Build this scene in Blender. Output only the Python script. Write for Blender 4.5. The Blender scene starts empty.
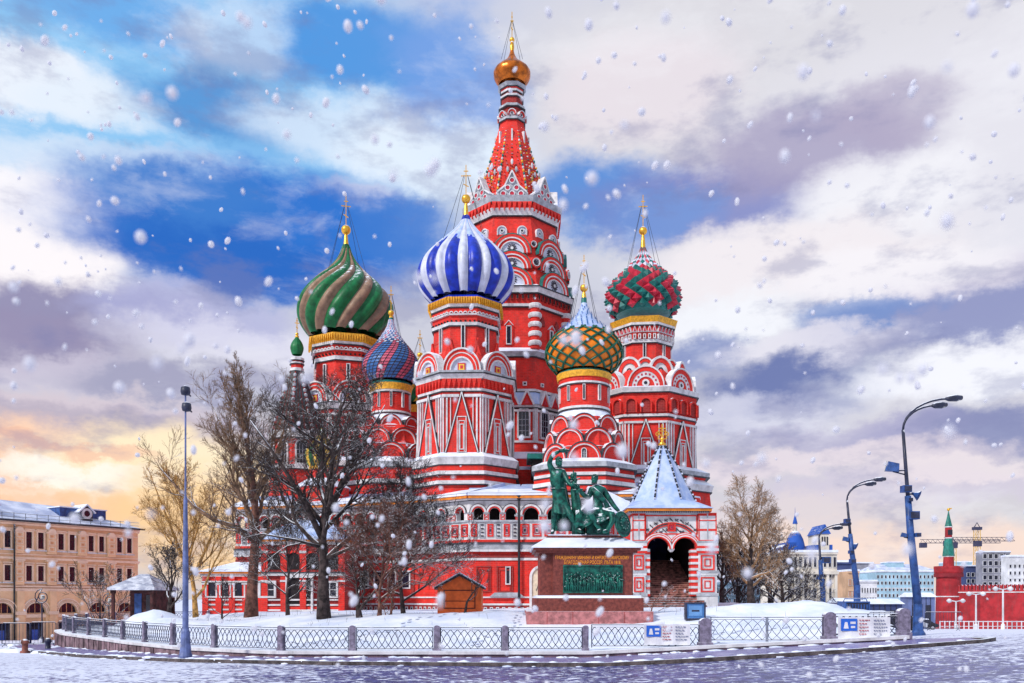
import bpy, math, random
from math import sin, cos, pi, atan2, radians, sqrt, tan, atan
from mathutils import Vector, Matrix, noise

random.seed(11)
scn = bpy.context.scene
COL = scn.collection
F = 850.0      # focal length in pixels of a 1024 px wide frame
CH = 2.2       # eye height
HY = 598.0     # horizon row

# ---------------------------------------------------------------- camera
cd = bpy.data.cameras.new('camera')
cd.sensor_width = 36
cd.lens = F / 1024 * 36
cd.shift_y = (HY - 341.5) / 1024
cd.clip_start = 0.1
cd.clip_end = 6000
cd.dof.use_dof = True
cd.dof.focus_distance = 75
cd.dof.aperture_fstop = 7.0
cam = bpy.data.objects.new('camera', cd)
COL.objects.link(cam)
cam.location = (0, 0, CH)
cam.rotation_euler = (radians(90), 0, 0)
scn.camera = cam

# ---------------------------------------------------------------- sky and sun
scn.view_settings.view_transform = 'Standard'
scn.view_settings.look = 'None'
scn.view_settings.exposure = 0.27
scn.view_settings.gamma = 1.0
scn.view_settings.use_curve_mapping = False
SUN_EL, SUN_AZ = radians(36), radians(226)   # azimuth clockwise from +Y (north)

world = bpy.data.worlds.new('World')
scn.world = world
world.use_nodes = True

def lin(c):
    o = []
    for x in c[:3]:
        x = x / 255.0
        o.append(x / 12.92 if x < 0.04045 else ((x + 0.055) / 1.055) ** 2.4)
    return o

class NT:
    def __init__(s, tree):
        s.t = tree
        tree.nodes.clear()
    def n(s, typ, **kw):
        nd = s.t.nodes.new(typ)
        for k, v in kw.items():
            if k == 'op': nd.operation = v
            elif k == 'inp':
                for a, b in v.items(): nd.inputs[a].default_value = b
            else: setattr(nd, k, v)
        return nd
    def l(s, a, b):
        s.t.links.new(a, b)
    def math(s, op, a, b=None, c=None, clamp=False):
        nd = s.t.nodes.new('ShaderNodeMath'); nd.operation = op; nd.use_clamp = clamp
        for i, x in enumerate((a, b, c)):
            if x is None: continue
            if isinstance(x, (int, float)): nd.inputs[i].default_value = x
            else: s.l(x, nd.inputs[i])
        return nd.outputs[0]
    def vmath(s, op, a, b=None):
        nd = s.t.nodes.new('ShaderNodeVectorMath'); nd.operation = op
        for i, x in enumerate((a, b)):
            if x is None: continue
            if isinstance(x, (tuple, list, Vector)): nd.inputs[i].default_value = x
            else: s.l(x, nd.inputs[i])
        return nd.outputs['Value'] if op in ('LENGTH', 'DOT_PRODUCT') else nd.outputs[0]
    def smooth(s, x, a, b, lo=0.0, hi=1.0):
        nd = s.t.nodes.new('ShaderNodeMapRange'); nd.interpolation_type = 'SMOOTHSTEP'
        s.l(x, nd.inputs[0])
        for i, v in zip((1, 2, 3, 4), (a, b, lo, hi)): nd.inputs[i].default_value = v
        return nd.outputs[0]
    def mix(s, fac, a, b, blend='MIX'):
        nd = s.t.nodes.new('ShaderNodeMix'); nd.data_type = 'RGBA'; nd.blend_type = blend
        for i, x in ((0, fac), (6, a), (7, b)):
            if isinstance(x, (int, float)): nd.inputs[i].default_value = x
            elif isinstance(x, (tuple, list)): nd.inputs[i].default_value = (*x[:3], 1)
            else: s.l(x, nd.inputs[i])
        return nd.outputs[2]
    def noise(s, vec, scale, detail=4, rough=0.55, col=False):
        nd = s.t.nodes.new('ShaderNodeTexNoise')
        nd.inputs['Scale'].default_value = scale
        nd.inputs['Detail'].default_value = detail
        nd.inputs['Roughness'].default_value = rough
        if vec is not None: s.l(vec, nd.inputs['Vector'])
        return nd.outputs[1] if col else nd.outputs[0]

# the cloud layer: (column, row, half width, half height, colour, strength) of each
# bank of cloud or gap of blue, turned into azimuth and elevation on the sky
CLOUDS = [
    (80, 60, 420, 200, (140, 196, 240), 1.0), (560, 40, 200, 160, (170, 186, 226), .8),
    (820, 60, 420, 230, (218, 216, 222), 1.0), (980, 200, 260, 200, (228, 226, 234), .9),
    (160, 25, 110, 40, (92, 160, 228), .7), (370, 50, 140, 55, (70, 144, 220), .9),
    (30, 75, 70, 36, (240, 243, 250), .9), (90, 100, 60, 24, (225, 236, 248), .7),
    (240, 35, 60, 40, (196, 220, 246), .8), (230, 115, 100, 38, (74, 140, 208), .85),
    (360, 135, 120, 42, (214, 230, 248), .85), (450, 90, 70, 90, (120, 160, 226), .8),
    (430, 165, 110, 40, (224, 236, 250), .85), (345, 195, 60, 14, (250, 244, 246), .8),
    (20, 215, 120, 55, (252, 248, 250), 1.0), (110, 165, 100, 24, (222, 232, 246), .7), (430, 150, 90, 36, (226, 238, 250), .7),
    (270, 235, 210, 70, (40, 112, 204), 1.0), (170, 200, 90, 34, (60, 122, 202), .85),
    (230, 262, 160, 44, (32, 100, 192), .95), (405, 225, 60, 34, (58, 118, 204), .8),
    (10, 270, 110, 50, (250, 244, 246), 1.0), (90, 322, 130, 32, (140, 134, 170), .95),
    (200, 320, 90, 30, (176, 178, 220), .7), (30, 340, 90, 26, (150, 140, 172), .8),
    (230, 350, 110, 24, (226, 224, 240), .7), (60, 372, 130, 22, (204, 196, 214), .8),
    (190, 388, 130, 22, (158, 156, 184), .9), (60, 412, 200, 20, (214, 196, 206), .7),
    (130, 428, 200, 18, (176, 164, 182), .7),
    (80, 470, 280, 42, (250, 206, 176), 1.0), (165, 470, 110, 46, (255, 234, 196), 1.0),
    (110, 478, 90, 12, (255, 248, 236), .9), (60, 452, 80, 7, (244, 190, 160), .7), (60, 495, 90, 8, (255, 240, 224), .8), (30, 505, 120, 18, (250, 196, 150), .8), (200, 525, 120, 60, (253, 208, 148), .8),
    (590, 200, 90, 48, (84, 138, 212), .95), (700, 205, 130, 40, (124, 132, 192), .9),
    (800, 150, 130, 50, (164, 156, 188), .85), (895, 110, 60, 34, (176, 166, 192), .6), (640, 90, 110, 60, (232, 222, 228), .8),
    (880, 190, 90, 40, (240, 239, 244), .9), (660, 215, 60, 26, (108, 148, 214), .7),
    (780, 262, 160, 42, (240, 233, 236), .95), (1000, 285, 120, 40, (204, 196, 216), .6), (900, 270, 100, 30, (244, 240, 244), .8),
    (960, 325, 150, 26, (134, 140, 186), .9), (860, 318, 60, 18, (104, 138, 200), .7),
    (730, 318, 80, 30, (242, 243, 248), .9), (700, 352, 46, 26, (104, 122, 182), .8),
    (800, 350, 80, 18, (232, 228, 238), .7), (800, 385, 100, 30, (98, 110, 166), .95),
    (960, 375, 120, 30, (244, 244, 250), .9), (720, 420, 120, 26, (206, 206, 226), .8),
    (960, 440, 110, 24, (130, 134, 178), .9), (840, 440, 110, 18, (176, 170, 202), .7),
    (760, 470, 240, 16, (228, 214, 222), .8), (900, 492, 160, 16, (206, 196, 214), .8),
    (740, 520, 200, 22, (222, 208, 212), .8), (850, 560, 260, 34, (244, 216, 202), .9), (960, 475, 90, 12, (236, 222, 226), .7),
]
w = NT(world.node_tree)
tc = w.n('ShaderNodeTexCoord')
sep = w.n('ShaderNodeSeparateXYZ'); w.l(tc.outputs['Generated'], sep.inputs[0])
hyp = w.math('SQRT', w.math('ADD', w.math('MULTIPLY', sep.outputs[0], sep.outputs[0]), w.math('MULTIPLY', sep.outputs[1], sep.outputs[1])))
az = w.math('ARCTAN2', sep.outputs[0], sep.outputs[1])
el = w.math('DIVIDE', sep.outputs[2], w.math('MAXIMUM', hyp, 0.02))
cmb = w.n('ShaderNodeCombineXYZ'); w.l(az, cmb.inputs[0]); w.l(el, cmb.inputs[1])
stretch = w.vmath('MULTIPLY', tc.outputs['Generated'], (1.0, 1.0, 2.2))
wn = w.noise(stretch, 6.5, 9, 0.60, col=True)
wn = w.vmath('SUBTRACT', wn, (0.5, 0.5, 0.5))
warp = w.vmath('MULTIPLY', wn, (0.15, 0.10, 0.0))
wf = w.vmath('MULTIPLY', w.vmath('SUBTRACT', w.noise(tc.outputs['Generated'], 17, 8, 0.65, col=True), (0.5, 0.5, 0.5)), (0.055, 0.05, 0.0))
P = w.vmath('ADD', w.vmath('ADD', cmb.outputs[0], warp), wf)
grad = w.smooth(el, -0.02, 0.9)
colr = w.mix(grad, (0.62, 0.58, 0.62), (0.50, 0.60, 0.80))
for (cx, cy, rx, ry, c, st) in CLOUDS:
    a0 = atan((cx - 512) / F)
    e0 = (HY - cy) / F * cos(a0)
    q = w.vmath('MULTIPLY', w.vmath('SUBTRACT', P, (a0, e0, 0)), (F / rx * cos(a0) ** .5, F / ry, 0))
    m = w.smooth(w.vmath('LENGTH', q), 1.18, 0.50, 0.0, st)
    colr = w.mix(m, colr, tuple(lin(c)))
# fine billows
b1 = w.noise(w.vmath('ADD', stretch, warp), 5.5, 10, 0.6)
b2 = w.smooth(b1, 0.53, 0.70, 0.0, 0.30)
colr = w.mix(b2, colr, (0.93, 0.93, 0.97))
b3 = w.smooth(w.noise(stretch, 9.0, 8, 0.6), 0.50, 0.34, 0.0, 0.42)
colr = w.mix(b3, colr, tuple(lin((120, 122, 168))))
bgc = w.n('ShaderNodeBackground'); w.l(colr, bgc.inputs[0]); bgc.inputs[1].default_value = 0.93
sky = w.n('ShaderNodeTexSky'); sky.sky_type = 'NISHITA'; sky.sun_disc = False
sky.sun_elevation = SUN_EL; sky.sun_rotation = SUN_AZ
bgs = w.n('ShaderNodeBackground'); w.l(sky.outputs[0], bgs.inputs[0]); bgs.inputs[1].default_value = 0.1
ms = w.n('ShaderNodeMixShader'); ms.inputs[0].default_value = 0.92
w.l(bgs.outputs[0], ms.inputs[1]); w.l(bgc.outputs[0], ms.inputs[2])
wo = w.n('ShaderNodeOutputWorld'); w.l(ms.outputs[0], wo.inputs[0])

sd = bpy.data.lights.new('sun', 'SUN')
sd.energy = 2.4; sd.angle = radians(5); sd.color = (1.0, 0.96, 0.91)
sun = bpy.data.objects.new('sun', sd); COL.objects.link(sun)
dv = Vector((sin(SUN_AZ) * cos(SUN_EL), cos(SUN_AZ) * cos(SUN_EL), sin(SUN_EL)))
sun.rotation_euler = (-dv).to_track_quat('-Z', 'Y').to_euler()
scn.cycles.max_bounces = 5
scn.cycles.diffuse_bounces = 3
scn.cycles.glossy_bounces = 2
scn.cycles.transparent_max_bounces = 10
scn.cycles.use_denoising = True

# ---------------------------------------------------------------- materials
SNOWC = (0.86, 0.89, 0.96)
MATS = {}
def mat(name, c, rough=0.6, var=0.12, vs=2.0, snow=0.0, metal=0.0, bump=0.0, bs=20.0, c2=None, spec=0.4, grime=0.0, brick=0.0):
    """procedural paint, brick, stone or metal; snow > 0 lets fresh snow lie on faces that look up"""
    m = bpy.data.materials.new(name); m.use_nodes = True
    t = NT(m.node_tree)
    g = t.n('ShaderNodeNewGeometry'); pos = g.outputs['Position']
    n1 = t.noise(pos, vs, 5, 0.6)
    base = c
    c2 = c2 or tuple(max(0, x * (1 - 2.2 * var)) for x in c)
    hi = tuple(min(1, x * (1 + var)) for x in c)
    col = t.mix(t.smooth(n1, 0.32, 0.68), c2, hi)
    if brick:            # mortar courses and single odd bricks
        wv = t.n('ShaderNodeTexBrick'); wv.inputs['Scale'].default_value = 1.0
        wv.inputs['Brick Width'].default_value = .42; wv.inputs['Row Height'].default_value = .16; wv.inputs['Mortar Size'].default_value = .014
        sx = t.n('ShaderNodeSeparateXYZ'); t.l(pos, sx.inputs[0]); cx = t.n('ShaderNodeCombineXYZ')
        t.l(t.math('ADD', sx.outputs[0], sx.outputs[1]), cx.inputs[0]); t.l(sx.outputs[2], cx.inputs[1]); t.l(cx.outputs[0], wv.inputs['Vector'])
        wv.inputs['Color1'].default_value = (*c, 1); wv.inputs['Color2'].default_value = (*[x * .62 for x in c], 1); wv.inputs['Mortar'].default_value = (.50, .12, .09, 1)
        col = t.mix(brick, col, wv.outputs[0])
    if grime:
        vp = t.vmath('MULTIPLY', pos, (1.4, 1.4, 0.25))
        col = t.mix(t.smooth(t.noise(vp, 1.3, 6, 0.65), 0.5, 0.75, 0, grime), col, (0.10, 0.07, 0.07))
    p = t.n('ShaderNodeBsdfPrincipled')
    p.inputs['Metallic'].default_value = metal
    p.inputs['Specular IOR Level'].default_value = spec
    rr = t.smooth(t.noise(pos, vs * 2.5, 3), 0.3, 0.7, max(0.05, rough - 0.08), min(1, rough + 0.1))
    if snow > 0:
        sp = t.n('ShaderNodeSeparateXYZ'); t.l(g.outputs['Normal'], sp.inputs[0])
        nz = t.math('ADD', sp.outputs[2], t.math('MULTIPLY', t.math('SUBTRACT', t.noise(pos, 3.5, 6, 0.7), 0.5), 0.7))
        sm = t.smooth(nz, 0.72 - 0.4 * snow, 0.86 - 0.4 * snow)
        col = t.mix(sm, col, SNOWC)
        mt = t.math('MULTIPLY', t.math('SUBTRACT', 1.0, sm), metal)
        t.l(mt, p.inputs['Metallic'])
        rr = t.math('MAXIMUM', rr, t.math('MULTIPLY', sm, 0.8))
    t.l(col, p.inputs['Base Color']); t.l(rr, p.inputs['Roughness'])
    if bump:
        b = t.n('ShaderNodeBump'); b.inputs['Strength'].default_value = bump; b.inputs['Distance'].default_value = 0.05
        t.l(t.noise(pos, bs, 6, 0.65), b.inputs['Height']); t.l(b.outputs[0], p.inputs['Normal'])
    o = t.n('ShaderNodeOutputMaterial'); t.l(p.outputs[0], o.inputs[0])
    MATS[name] = m
    return m

RED = mat('red_brick', (0.82, 0.024, 0.015), 0.78, 0.16, 1.6, snow=.35, grime=.34, bump=.3, bs=9, brick=.5)
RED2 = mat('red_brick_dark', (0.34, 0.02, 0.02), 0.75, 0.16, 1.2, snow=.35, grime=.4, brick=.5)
WHT = mat('white_plaster', (0.70, 0.69, 0.70), 0.7, 0.10, 1.5, snow=.35, grime=.45, bump=.2, bs=8)
GRY = mat('grey_stone_trim', (0.42, 0.44, 0.48), 0.7, 0.15, 2, snow=.5)
DRK = mat('dark_glass', (0.012, 0.014, 0.03), 0.12, 0.1, 2, spec=.6)
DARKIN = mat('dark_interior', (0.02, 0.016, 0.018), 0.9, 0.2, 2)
SNOW = mat('snow', SNOWC, 0.75, 0.035, 0.6, bump=.7, bs=3.2, c2=(0.66, 0.73, 0.90), spec=.25)
ICE = mat('icy_metal_roof', (0.28, 0.39, 0.66), 0.5, 0.14, 1.2, c2=(0.54, 0.63, 0.84), bump=.25, bs=4)
GOLD = mat('gold_leaf', (0.95, 0.50, 0.06), 0.3, 0.08, 2, metal=.75, snow=.15)
GOLDP = mat('gold_band', (0.85, 0.42, 0.03), 0.5, 0.15, 5, snow=.1)
AMBER = mat('copper_gold_dome', (0.58, 0.15, 0.015), 0.3, 0.25, 1.5, metal=.6)
BLUE = mat('cobalt_blue_tiles', (0.008, 0.035, 0.46), 0.4, 0.2, 1.5, bump=.3, bs=3)
PALE = mat('white_dome_tiles', (0.62, 0.65, 0.78), 0.4, 0.08, 1.5)
GREEN = mat('emerald_tiles', (0.003, 0.15, 0.040), 0.45, 0.2, 1.5, snow=.02, bump=.3, bs=3)
TAN = mat('tan_tiles', (0.29, 0.175, 0.11), 0.5, 0.15, 1.5, snow=.02, bump=.3, bs=3)
PINK = mat('rose_tiles', (0.60, 0.10, 0.17), 0.4, 0.12, 2)
STEEL = mat('steel_blue_tiles', (0.045, 0.15, 0.40), 0.4, 0.12, 2)
TEAL = mat('teal_tiles', (0.012, 0.17, 0.15), 0.4, 0.15, 2, snow=.0)
CRIM = mat('crimson_tiles', (0.55, 0.025, 0.055), 0.4, 0.12, 2, snow=.0)
ORNG = mat('orange_tiles', (0.98, 0.23, 0.006), 0.4, 0.15, 2)
YELL = mat('yellow_tiles', (0.80, 0.48, 0.05), 0.4, 0.12, 2)
LEAD_SHADE = mat('dark_lead_and_shadow_lines', (0.045, 0.05, 0.06), 0.5, 0.2, 2, snow=.35)  # real leadwork, and also the painted shadow lines around pale trim
ORNM = mat('ornament_dark', (0.06, 0.05, 0.07), 0.6, 0.2, 3)
PIPE = mat('drainpipe_black', (0.02, 0.022, 0.028), 0.5)

# ---------------------------------------------------------------- mesh builder
class MB:
    def __init__(s, M=None):
        s.v = []; s.f = []; s.m = []; s.s = []; s.mats = []; s.M = M
    def mi(s, m):
        if m not in s.mats: s.mats.append(m)
        return s.mats.index(m)
    def add(s, vs, fs, m, smooth=False):
        o = len(s.v)
        if s.M is not None: vs = [s.M @ Vector(v) for v in vs]
        s.v.extend([tuple(v) for v in vs])
        k = s.mi(m)
        for f in fs:
            s.f.append(tuple(i + o for i in f)); s.m.append(k); s.s.append(smooth)
    def box(s, x0, x1, y0, y1, z0, z1, m):
        vs = [(x, y, z) for z in (z0, z1) for y in (y0, y1) for x in (x0, x1)]
        s.add(vs, [(0, 2, 3, 1), (4, 5, 7, 6), (0, 1, 5, 4), (2, 6, 7, 3), (0, 4, 6, 2), (1, 3, 7, 5)], m)
    def lathe(s, prof, n, m, phase=0.0, cx=0, cy=0, smooth=False, caps=True):
        vs = []; fs = []
        k = len(prof)
        for (r, z) in prof:
            for i in range(n):
                a = phase + 2 * pi * i / n
                vs.append((cx + r * cos(a), cy + r * sin(a), z))
        for j in range(k - 1):
            for i in range(n):
                i2 = (i + 1) % n
                fs.append((j * n + i, j * n + i2, (j + 1) * n + i2, (j + 1) * n + i))
        s.add(vs, fs, m, smooth)
        if caps:
            s.add([vs[i] for i in range(n)], [tuple(range(n - 1, -1, -1))], m)
            s.add([vs[(k - 1) * n + i] for i in range(n)], [tuple(range(n))], m)
    def poly(s, pts, y0, y1, m):
        """polygon in the x-z plane (counter-clockwise seen from -y), extruded from y0 (front) to y1 (back)"""
        n = len(pts)
        vs = [(x, y0, z) for x, z in pts] + [(x, y1, z) for x, z in pts]
        fs = [tuple(range(n)), tuple(range(2 * n - 1, n - 1, -1))]
        for i in range(n):
            j = (i + 1) % n
            fs.append((j, i, n + i, n + j))
        s.add(vs, fs, m)
    def plan(s, pts, z0, z1, m):
        """polygon in the x-y plane (counter-clockwise from above) extruded in z"""
        n = len(pts)
        vs = [(x, y, z0) for x, y in pts] + [(x, y, z1) for x, y in pts]
        fs = [tuple(range(n - 1, -1, -1)), tuple(range(n, 2 * n))]
        for i in range(n):
            j = (i + 1) % n
            fs.append((i, j, n + j, n + i))
        s.add(vs, fs, m)
    def half(s, u, z, r, y0, y1, m, sz=1.0, seg=14):
        pts = [(u + r * cos(pi * i / seg), z + sz * r * sin(pi * i / seg)) for i in range(seg + 1)]
        s.poly(pts, y0, y1, m)
    def ring(s, u, z, r1, r2, y0, y1, m, sz=1.0, seg=14, a0=0.0, a1=pi):
        for i in range(seg):
            a = a0 + (a1 - a0) * i / seg; b = a0 + (a1 - a0) * (i + 1) / seg
            p = [(u + r1 * cos(a), z + sz * r1 * sin(a)), (u + r2 * cos(a), z + sz * r2 * sin(a)),
                 (u + r2 * cos(b), z + sz * r2 * sin(b)), (u + r1 * cos(b), z + sz * r1 * sin(b))]
            vs = [(x, y0, zz) for x, zz in p] + [(x, y1, zz) for x, zz in p]
            s.add(vs, [(0, 1, 2, 3), (1, 5, 6, 2), (0, 3, 7, 4)] + ([(1, 0, 4, 5)] if i == 0 else []) + ([(3, 2, 6, 7)] if i == seg - 1 else []), m)
    def bar(s, p, q, wd, y0, y1, m):
        """flat bar from p to q in the x-z plane"""
        dx, dz = q[0] - p[0], q[1] - p[1]
        L = sqrt(dx * dx + dz * dz) or 1
        nx, nz = -dz / L * wd / 2, dx / L * wd / 2
        s.poly([(p[0] - nx, p[1] - nz), (q[0] - nx, q[1] - nz), (q[0] + nx, q[1] + nz), (p[0] + nx, p[1] + nz)], y0, y1, m)
    def frame(s, x0, x1, z0, z1, wd, y0, y1, m):
        s.box(x0, x0 + wd, y0, y1, z0, z1, m); s.box(x1 - wd, x1, y0, y1, z0, z1, m)
        s.box(x0 + wd, x1 - wd, y0, y1, z0, z0 + wd, m); s.box(x0 + wd, x1 - wd, y0, y1, z1 - wd, z1, m)
    def tube(s, pts, rad, n, m, smooth=True, cap=True):
        pts = [Vector(p) for p in pts]
        if not isinstance(rad, (list, tuple)): rad = [rad] * len(pts)
        vs = []; fs = []
        up = Vector((0.13, 0.27, 0.95))
        for k, p in enumerate(pts):
            d = (pts[min(k + 1, len(pts) - 1)] - pts[max(k - 1, 0)])
            if d.length < 1e-9: d = Vector((0, 0, 1))
            d.normalize()
            if abs(d.dot(up)) > 0.97: up = Vector((0.9, 0.3, 0.1))
            a = d.cross(up).normalized(); b = d.cross(a)
            for i in range(n):
                t = 2 * pi * i / n
                vs.append(p + (a * cos(t) + b * sin(t)) * rad[k])
        for k in range(len(pts) - 1):
            for i in range(n):
                i2 = (i + 1) % n
                fs.append((k * n + i, (k + 1) * n + i, (k + 1) * n + i2, k * n + i2))
        if cap:
            fs.append(tuple(range(n))); fs.append(tuple(range(len(vs) - 1, len(vs) - n - 1, -1)))
        s.add(vs, fs, m, smooth)
    def ball(s, c, r, m, n=12, sq=(1, 1, 1)):
        vs = []; fs = []
        k = n // 2
        for j in range(k + 1):
            t = pi * j / k
            for i in range(n):
                a = 2 * pi * i / n
                vs.append((c[0] + r * sq[0] * sin(t) * cos(a), c[1] + r * sq[1] * sin(t) * sin(a), c[2] - r * sq[2] * cos(t)))
        for j in range(k):
            for i in range(n):
                i2 = (i + 1) % n
                fs.append((j * n + i, j * n + i2, (j + 1) * n + i2, (j + 1) * n + i))
        s.add(vs, fs, m, True)
    def mesh(s, name='mesh'):
        me = bpy.data.meshes.new(name)
        me.from_pydata(s.v, [], s.f)
        for m in s.mats: me.materials.append(m)
        me.polygons.foreach_set('material_index', s.m)
        me.polygons.foreach_set('use_smooth', s.s)
        me.update()
        return me

WM = {}
def link(o, M, parent=None, label=None, cat=None, group=None, kind=None):
    COL.objects.link(o)
    if parent is not None:
        o.parent = parent
        o.matrix_basis = WM[parent.name].inverted() @ M
    else:
        o.matrix_basis = M
    WM[o.name] = M.copy()
    if label: o['label'] = label
    if cat: o['category'] = cat
    if group: o['group'] = group
    if kind: o['kind'] = kind
    return o
def TM(loc=(0, 0, 0), rz=0.0, sc=None):
    M = Matrix.Translation(Vector(loc)) @ Matrix.Rotation(rz, 4, 'Z')
    if sc is not None: M = M @ Matrix.Diagonal((*( (sc,) * 3 if not isinstance(sc, tuple) else sc), 1))
    return M
def put(name, me, parent=None, loc=(0, 0, 0), rz=0.0, sc=None, **kw):
    if isinstance(me, MB): me = me.mesh(name)
    return link(bpy.data.objects.new(name, me), TM(loc, rz, sc), parent, **kw)
def empty(name, loc, label, cat, group=None, rz=0.0, parent=None):
    o = bpy.data.objects.new(name, None); o.empty_display_size = 0.5
    return link(o, TM(loc, rz), parent, label=label, cat=cat, group=group)
def world_put(name, mb, parent, origin=(0, 0, 0), **kw):
    """mesh given in world coordinates; origin moved to the given point"""
    o = Vector(origin)
    mb.v = [(v[0] - o.x, v[1] - o.y, v[2] - o.z) for v in mb.v]
    return put(name, mb, parent, origin, **kw)
def at(px, py, Y):
    return Vector(((px - 512) / F * Y, Y, CH + (HY - py) / F * Y))
def sstep(a, b, x):
    t = max(0.0, min(1.0, (x - a) / (b - a))); return t * t * (3 - 2 * t)
# ---------------------------------------------------------------- ground
def gx(x):
    return 0.055 * max(0.0, min(x, 21.0) - 3.0)
def street_z(x, y):
    return gx(x) - 0.035 * max(0.0, min(y, 230.0) - 27.0)
WALLPATH = [(-25, 74), (-29.5, 68), (-30.5, 61), (-28.8, 54.5), (-26, 50), (-22.3, 45.6), (-17.8, 40.2), (-13.6, 35.8), (-9.2, 33.2), (-6, 33)]
FRONT = [(-6, 33), (0, 33), (2.9, 33), (7.55, 33), (12.35, 33), (15.2, 33)]
RIGHTP = [(19, 45), (23, 58), (26, 75), (27, 112), (-25, 116)]
INNER = WALLPATH + FRONT[1:] + RIGHTP
def seg_d(px, py, path):
    b = 1e9
    for (x0, y0), (x1, y1) in zip(path, path[1:]):
        dx, dy = x1 - x0, y1 - y0
        t = max(0, min(1, ((px - x0) * dx + (py - y0) * dy) / (dx * dx + dy * dy)))
        b = min(b, (px - x0 - t * dx) ** 2 + (py - y0 - t * dy) ** 2)
    return sqrt(b)
def inside(x, y):
    c = False; n = len(INNER)
    for i in range(n):
        x0, y0 = INNER[i]; x1, y1 = INNER[(i + 1) % n]
        if (y0 > y) != (y1 > y) and x < (x1 - x0) * (y - y0) / (y1 - y0) + x0: c = not c
    return c
EDGE = WALLPATH + FRONT[1:]
MOUNDS = [(at(795, 600, 44).x, 44, 4.6, 2.6, 0.32), (at(740, 600, 42).x, 42, 2.6, 2.2, 0.28), (at(835, 600, 42).x, 42.5, 2.0, 1.8, 0.30), (at(150, 600, 50).x, 50, 1.9, 1.6, 1.1),
          (at(165, 600, 48).x, 48, 2.4, 1.6, .5), (at(300, 600, 46).x, 47, 4, 2, .25), (at(420, 600, 44).x, 43, 4, 2.2, .3), (at(500, 600, 46).x, 45, 3, 2, .3)]
def snow_z(x, y):
    d = seg_d(x, y, EDGE)
    base = 0.12 + gx(x) * 0.9 * (1 - sstep(33, 60, y) * .6)
    h = base + 1.0 * sstep(0.3, 11, d) + 0.25 * sstep(8, 30, d)
    h += 0.10 * noise.noise(Vector((x * .35, y * .35, 1.7))) * sstep(0.2, 3, d) + 0.05 * noise.noise(Vector((x * 1.3, y * 1.3, 4.2))) * sstep(0.2, 2, d)
    for (mx, my, rx, ry, a) in MOUNDS:
        h += a * math.exp(-((x - mx) / rx) ** 2 - ((y - my) / ry) ** 2) * (1 + 0.22 * noise.noise(Vector((x * 1.1, y * 1.1, 9))))
    e = seg_d(x, y, RIGHTP[:4]) if x > 8 else 99
    if e < 5: h = h * sstep(0, 5, e) + (street_z(x, y) - .1) * (1 - sstep(0, 5, e))
    return h

def ground_mat():
    m = bpy.data.materials.new('snowy_cobbles'); m.use_nodes = True
    t = NT(m.node_tree)
    g = t.n('ShaderNodeNewGeometry'); pos = g.outputs['Position']
    vo = t.n('ShaderNodeTexVoronoi'); vo.inputs['Scale'].default_value = 4.2
    t.l(t.vmath('MULTIPLY', pos, (1.0, 1.25, 0.0)), vo.inputs['Vector'])
    cell = vo.outputs['Color']; dist = vo.outputs['Distance']
    sc = t.n('ShaderNodeSeparateColor'); t.l(cell, sc.inputs[0])
    stone = t.mix(sc.outputs[0], (0.022, 0.026, 0.12), (0.10, 0.105, 0.33))
    # streaks of snow along the tracks of cars, and snow left in the joints
    pv = t.vmath('MULTIPLY', pos, (0.30, 0.7, 0.0))
    n1 = t.noise(pv, 1.0, 8, 0.72)
    n2 = t.noise(t.vmath('MULTIPLY', pos, (1.0, 1.3, 0)), 5.5, 4, 0.75)
    sep = t.n('ShaderNodeSeparateXYZ'); t.l(pos, sep.inputs[0])
    left = t.smooth(sep.outputs[0], -3.0, -12.0)
    right = t.smooth(sep.outputs[0], 10.0, 19.0)
    far = t.smooth(sep.outputs[1], 30.0, 60.0)
    amt = t.math('ADD', t.math('MULTIPLY', left, .12), t.math('ADD', t.math('MULTIPLY', right, .10), t.math('MULTIPLY', far, .22)))
    k = t.math('ADD', t.math('ADD', t.math('MULTIPLY', n1, .38), t.math('MULTIPLY', n2, .56)), t.math('ADD', amt, t.math('MULTIPLY', dist, .26)))
    sm = t.smooth(k, 0.635, 0.69)
    col = t.mix(sm, stone, (0.72, 0.74, 0.86))
    p = t.n('ShaderNodeBsdfPrincipled'); t.l(col, p.inputs['Base Color'])
    t.l(t.math('ADD', t.math('MULTIPLY', sm, .4), .32), p.inputs['Roughness'])
    b = t.n('ShaderNodeBump'); b.inputs['Strength'].default_value = .6; b.inputs['Distance'].default_value = .03
    t.l(t.math('ADD', t.math('MULTIPLY', dist, -.8), t.math('MULTIPLY', sm, .5)), b.inputs['Height']); t.l(b.outputs[0], p.inputs['Normal'])
    o = t.n('ShaderNodeOutputMaterial'); t.l(p.outputs[0], o.inputs[0])
    return m
def pave_mat():
    m = bpy.data.materials.new('wet_pavement'); m.use_nodes = True
    t = NT(m.node_tree)
    g = t.n('ShaderNodeNewGeometry'); pos = g.outputs['Position']
    a = t.mix(t.smooth(t.noise(pos, 1.2, 6, .6), .3, .7), (0.11, 0.095, 0.30), (0.20, 0.17, 0.42))
    k = t.noise(t.vmath('MULTIPLY', pos, (0.35, 1.8, 1)), 1.6, 8, 0.75)
    sm = t.smooth(k, 0.56, 0.64)
    col = t.mix(sm, a, (0.74, 0.76, 0.86))
    p = t.n('ShaderNodeBsdfPrincipled'); t.l(col, p.inputs['Base Color'])
    t.l(t.math('ADD', t.math('MULTIPLY', sm, .5), .28), p.inputs['Roughness'])
    o = t.n('ShaderNodeOutputMaterial'); t.l(p.outputs[0], o.inputs[0])
    return m
COBB = ground_mat(); PAVE = pave_mat()
KERB = mat('kerb_granite', (0.10, 0.08, 0.08), .7, .3, 4, snow=.15, bump=.3)

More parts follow.
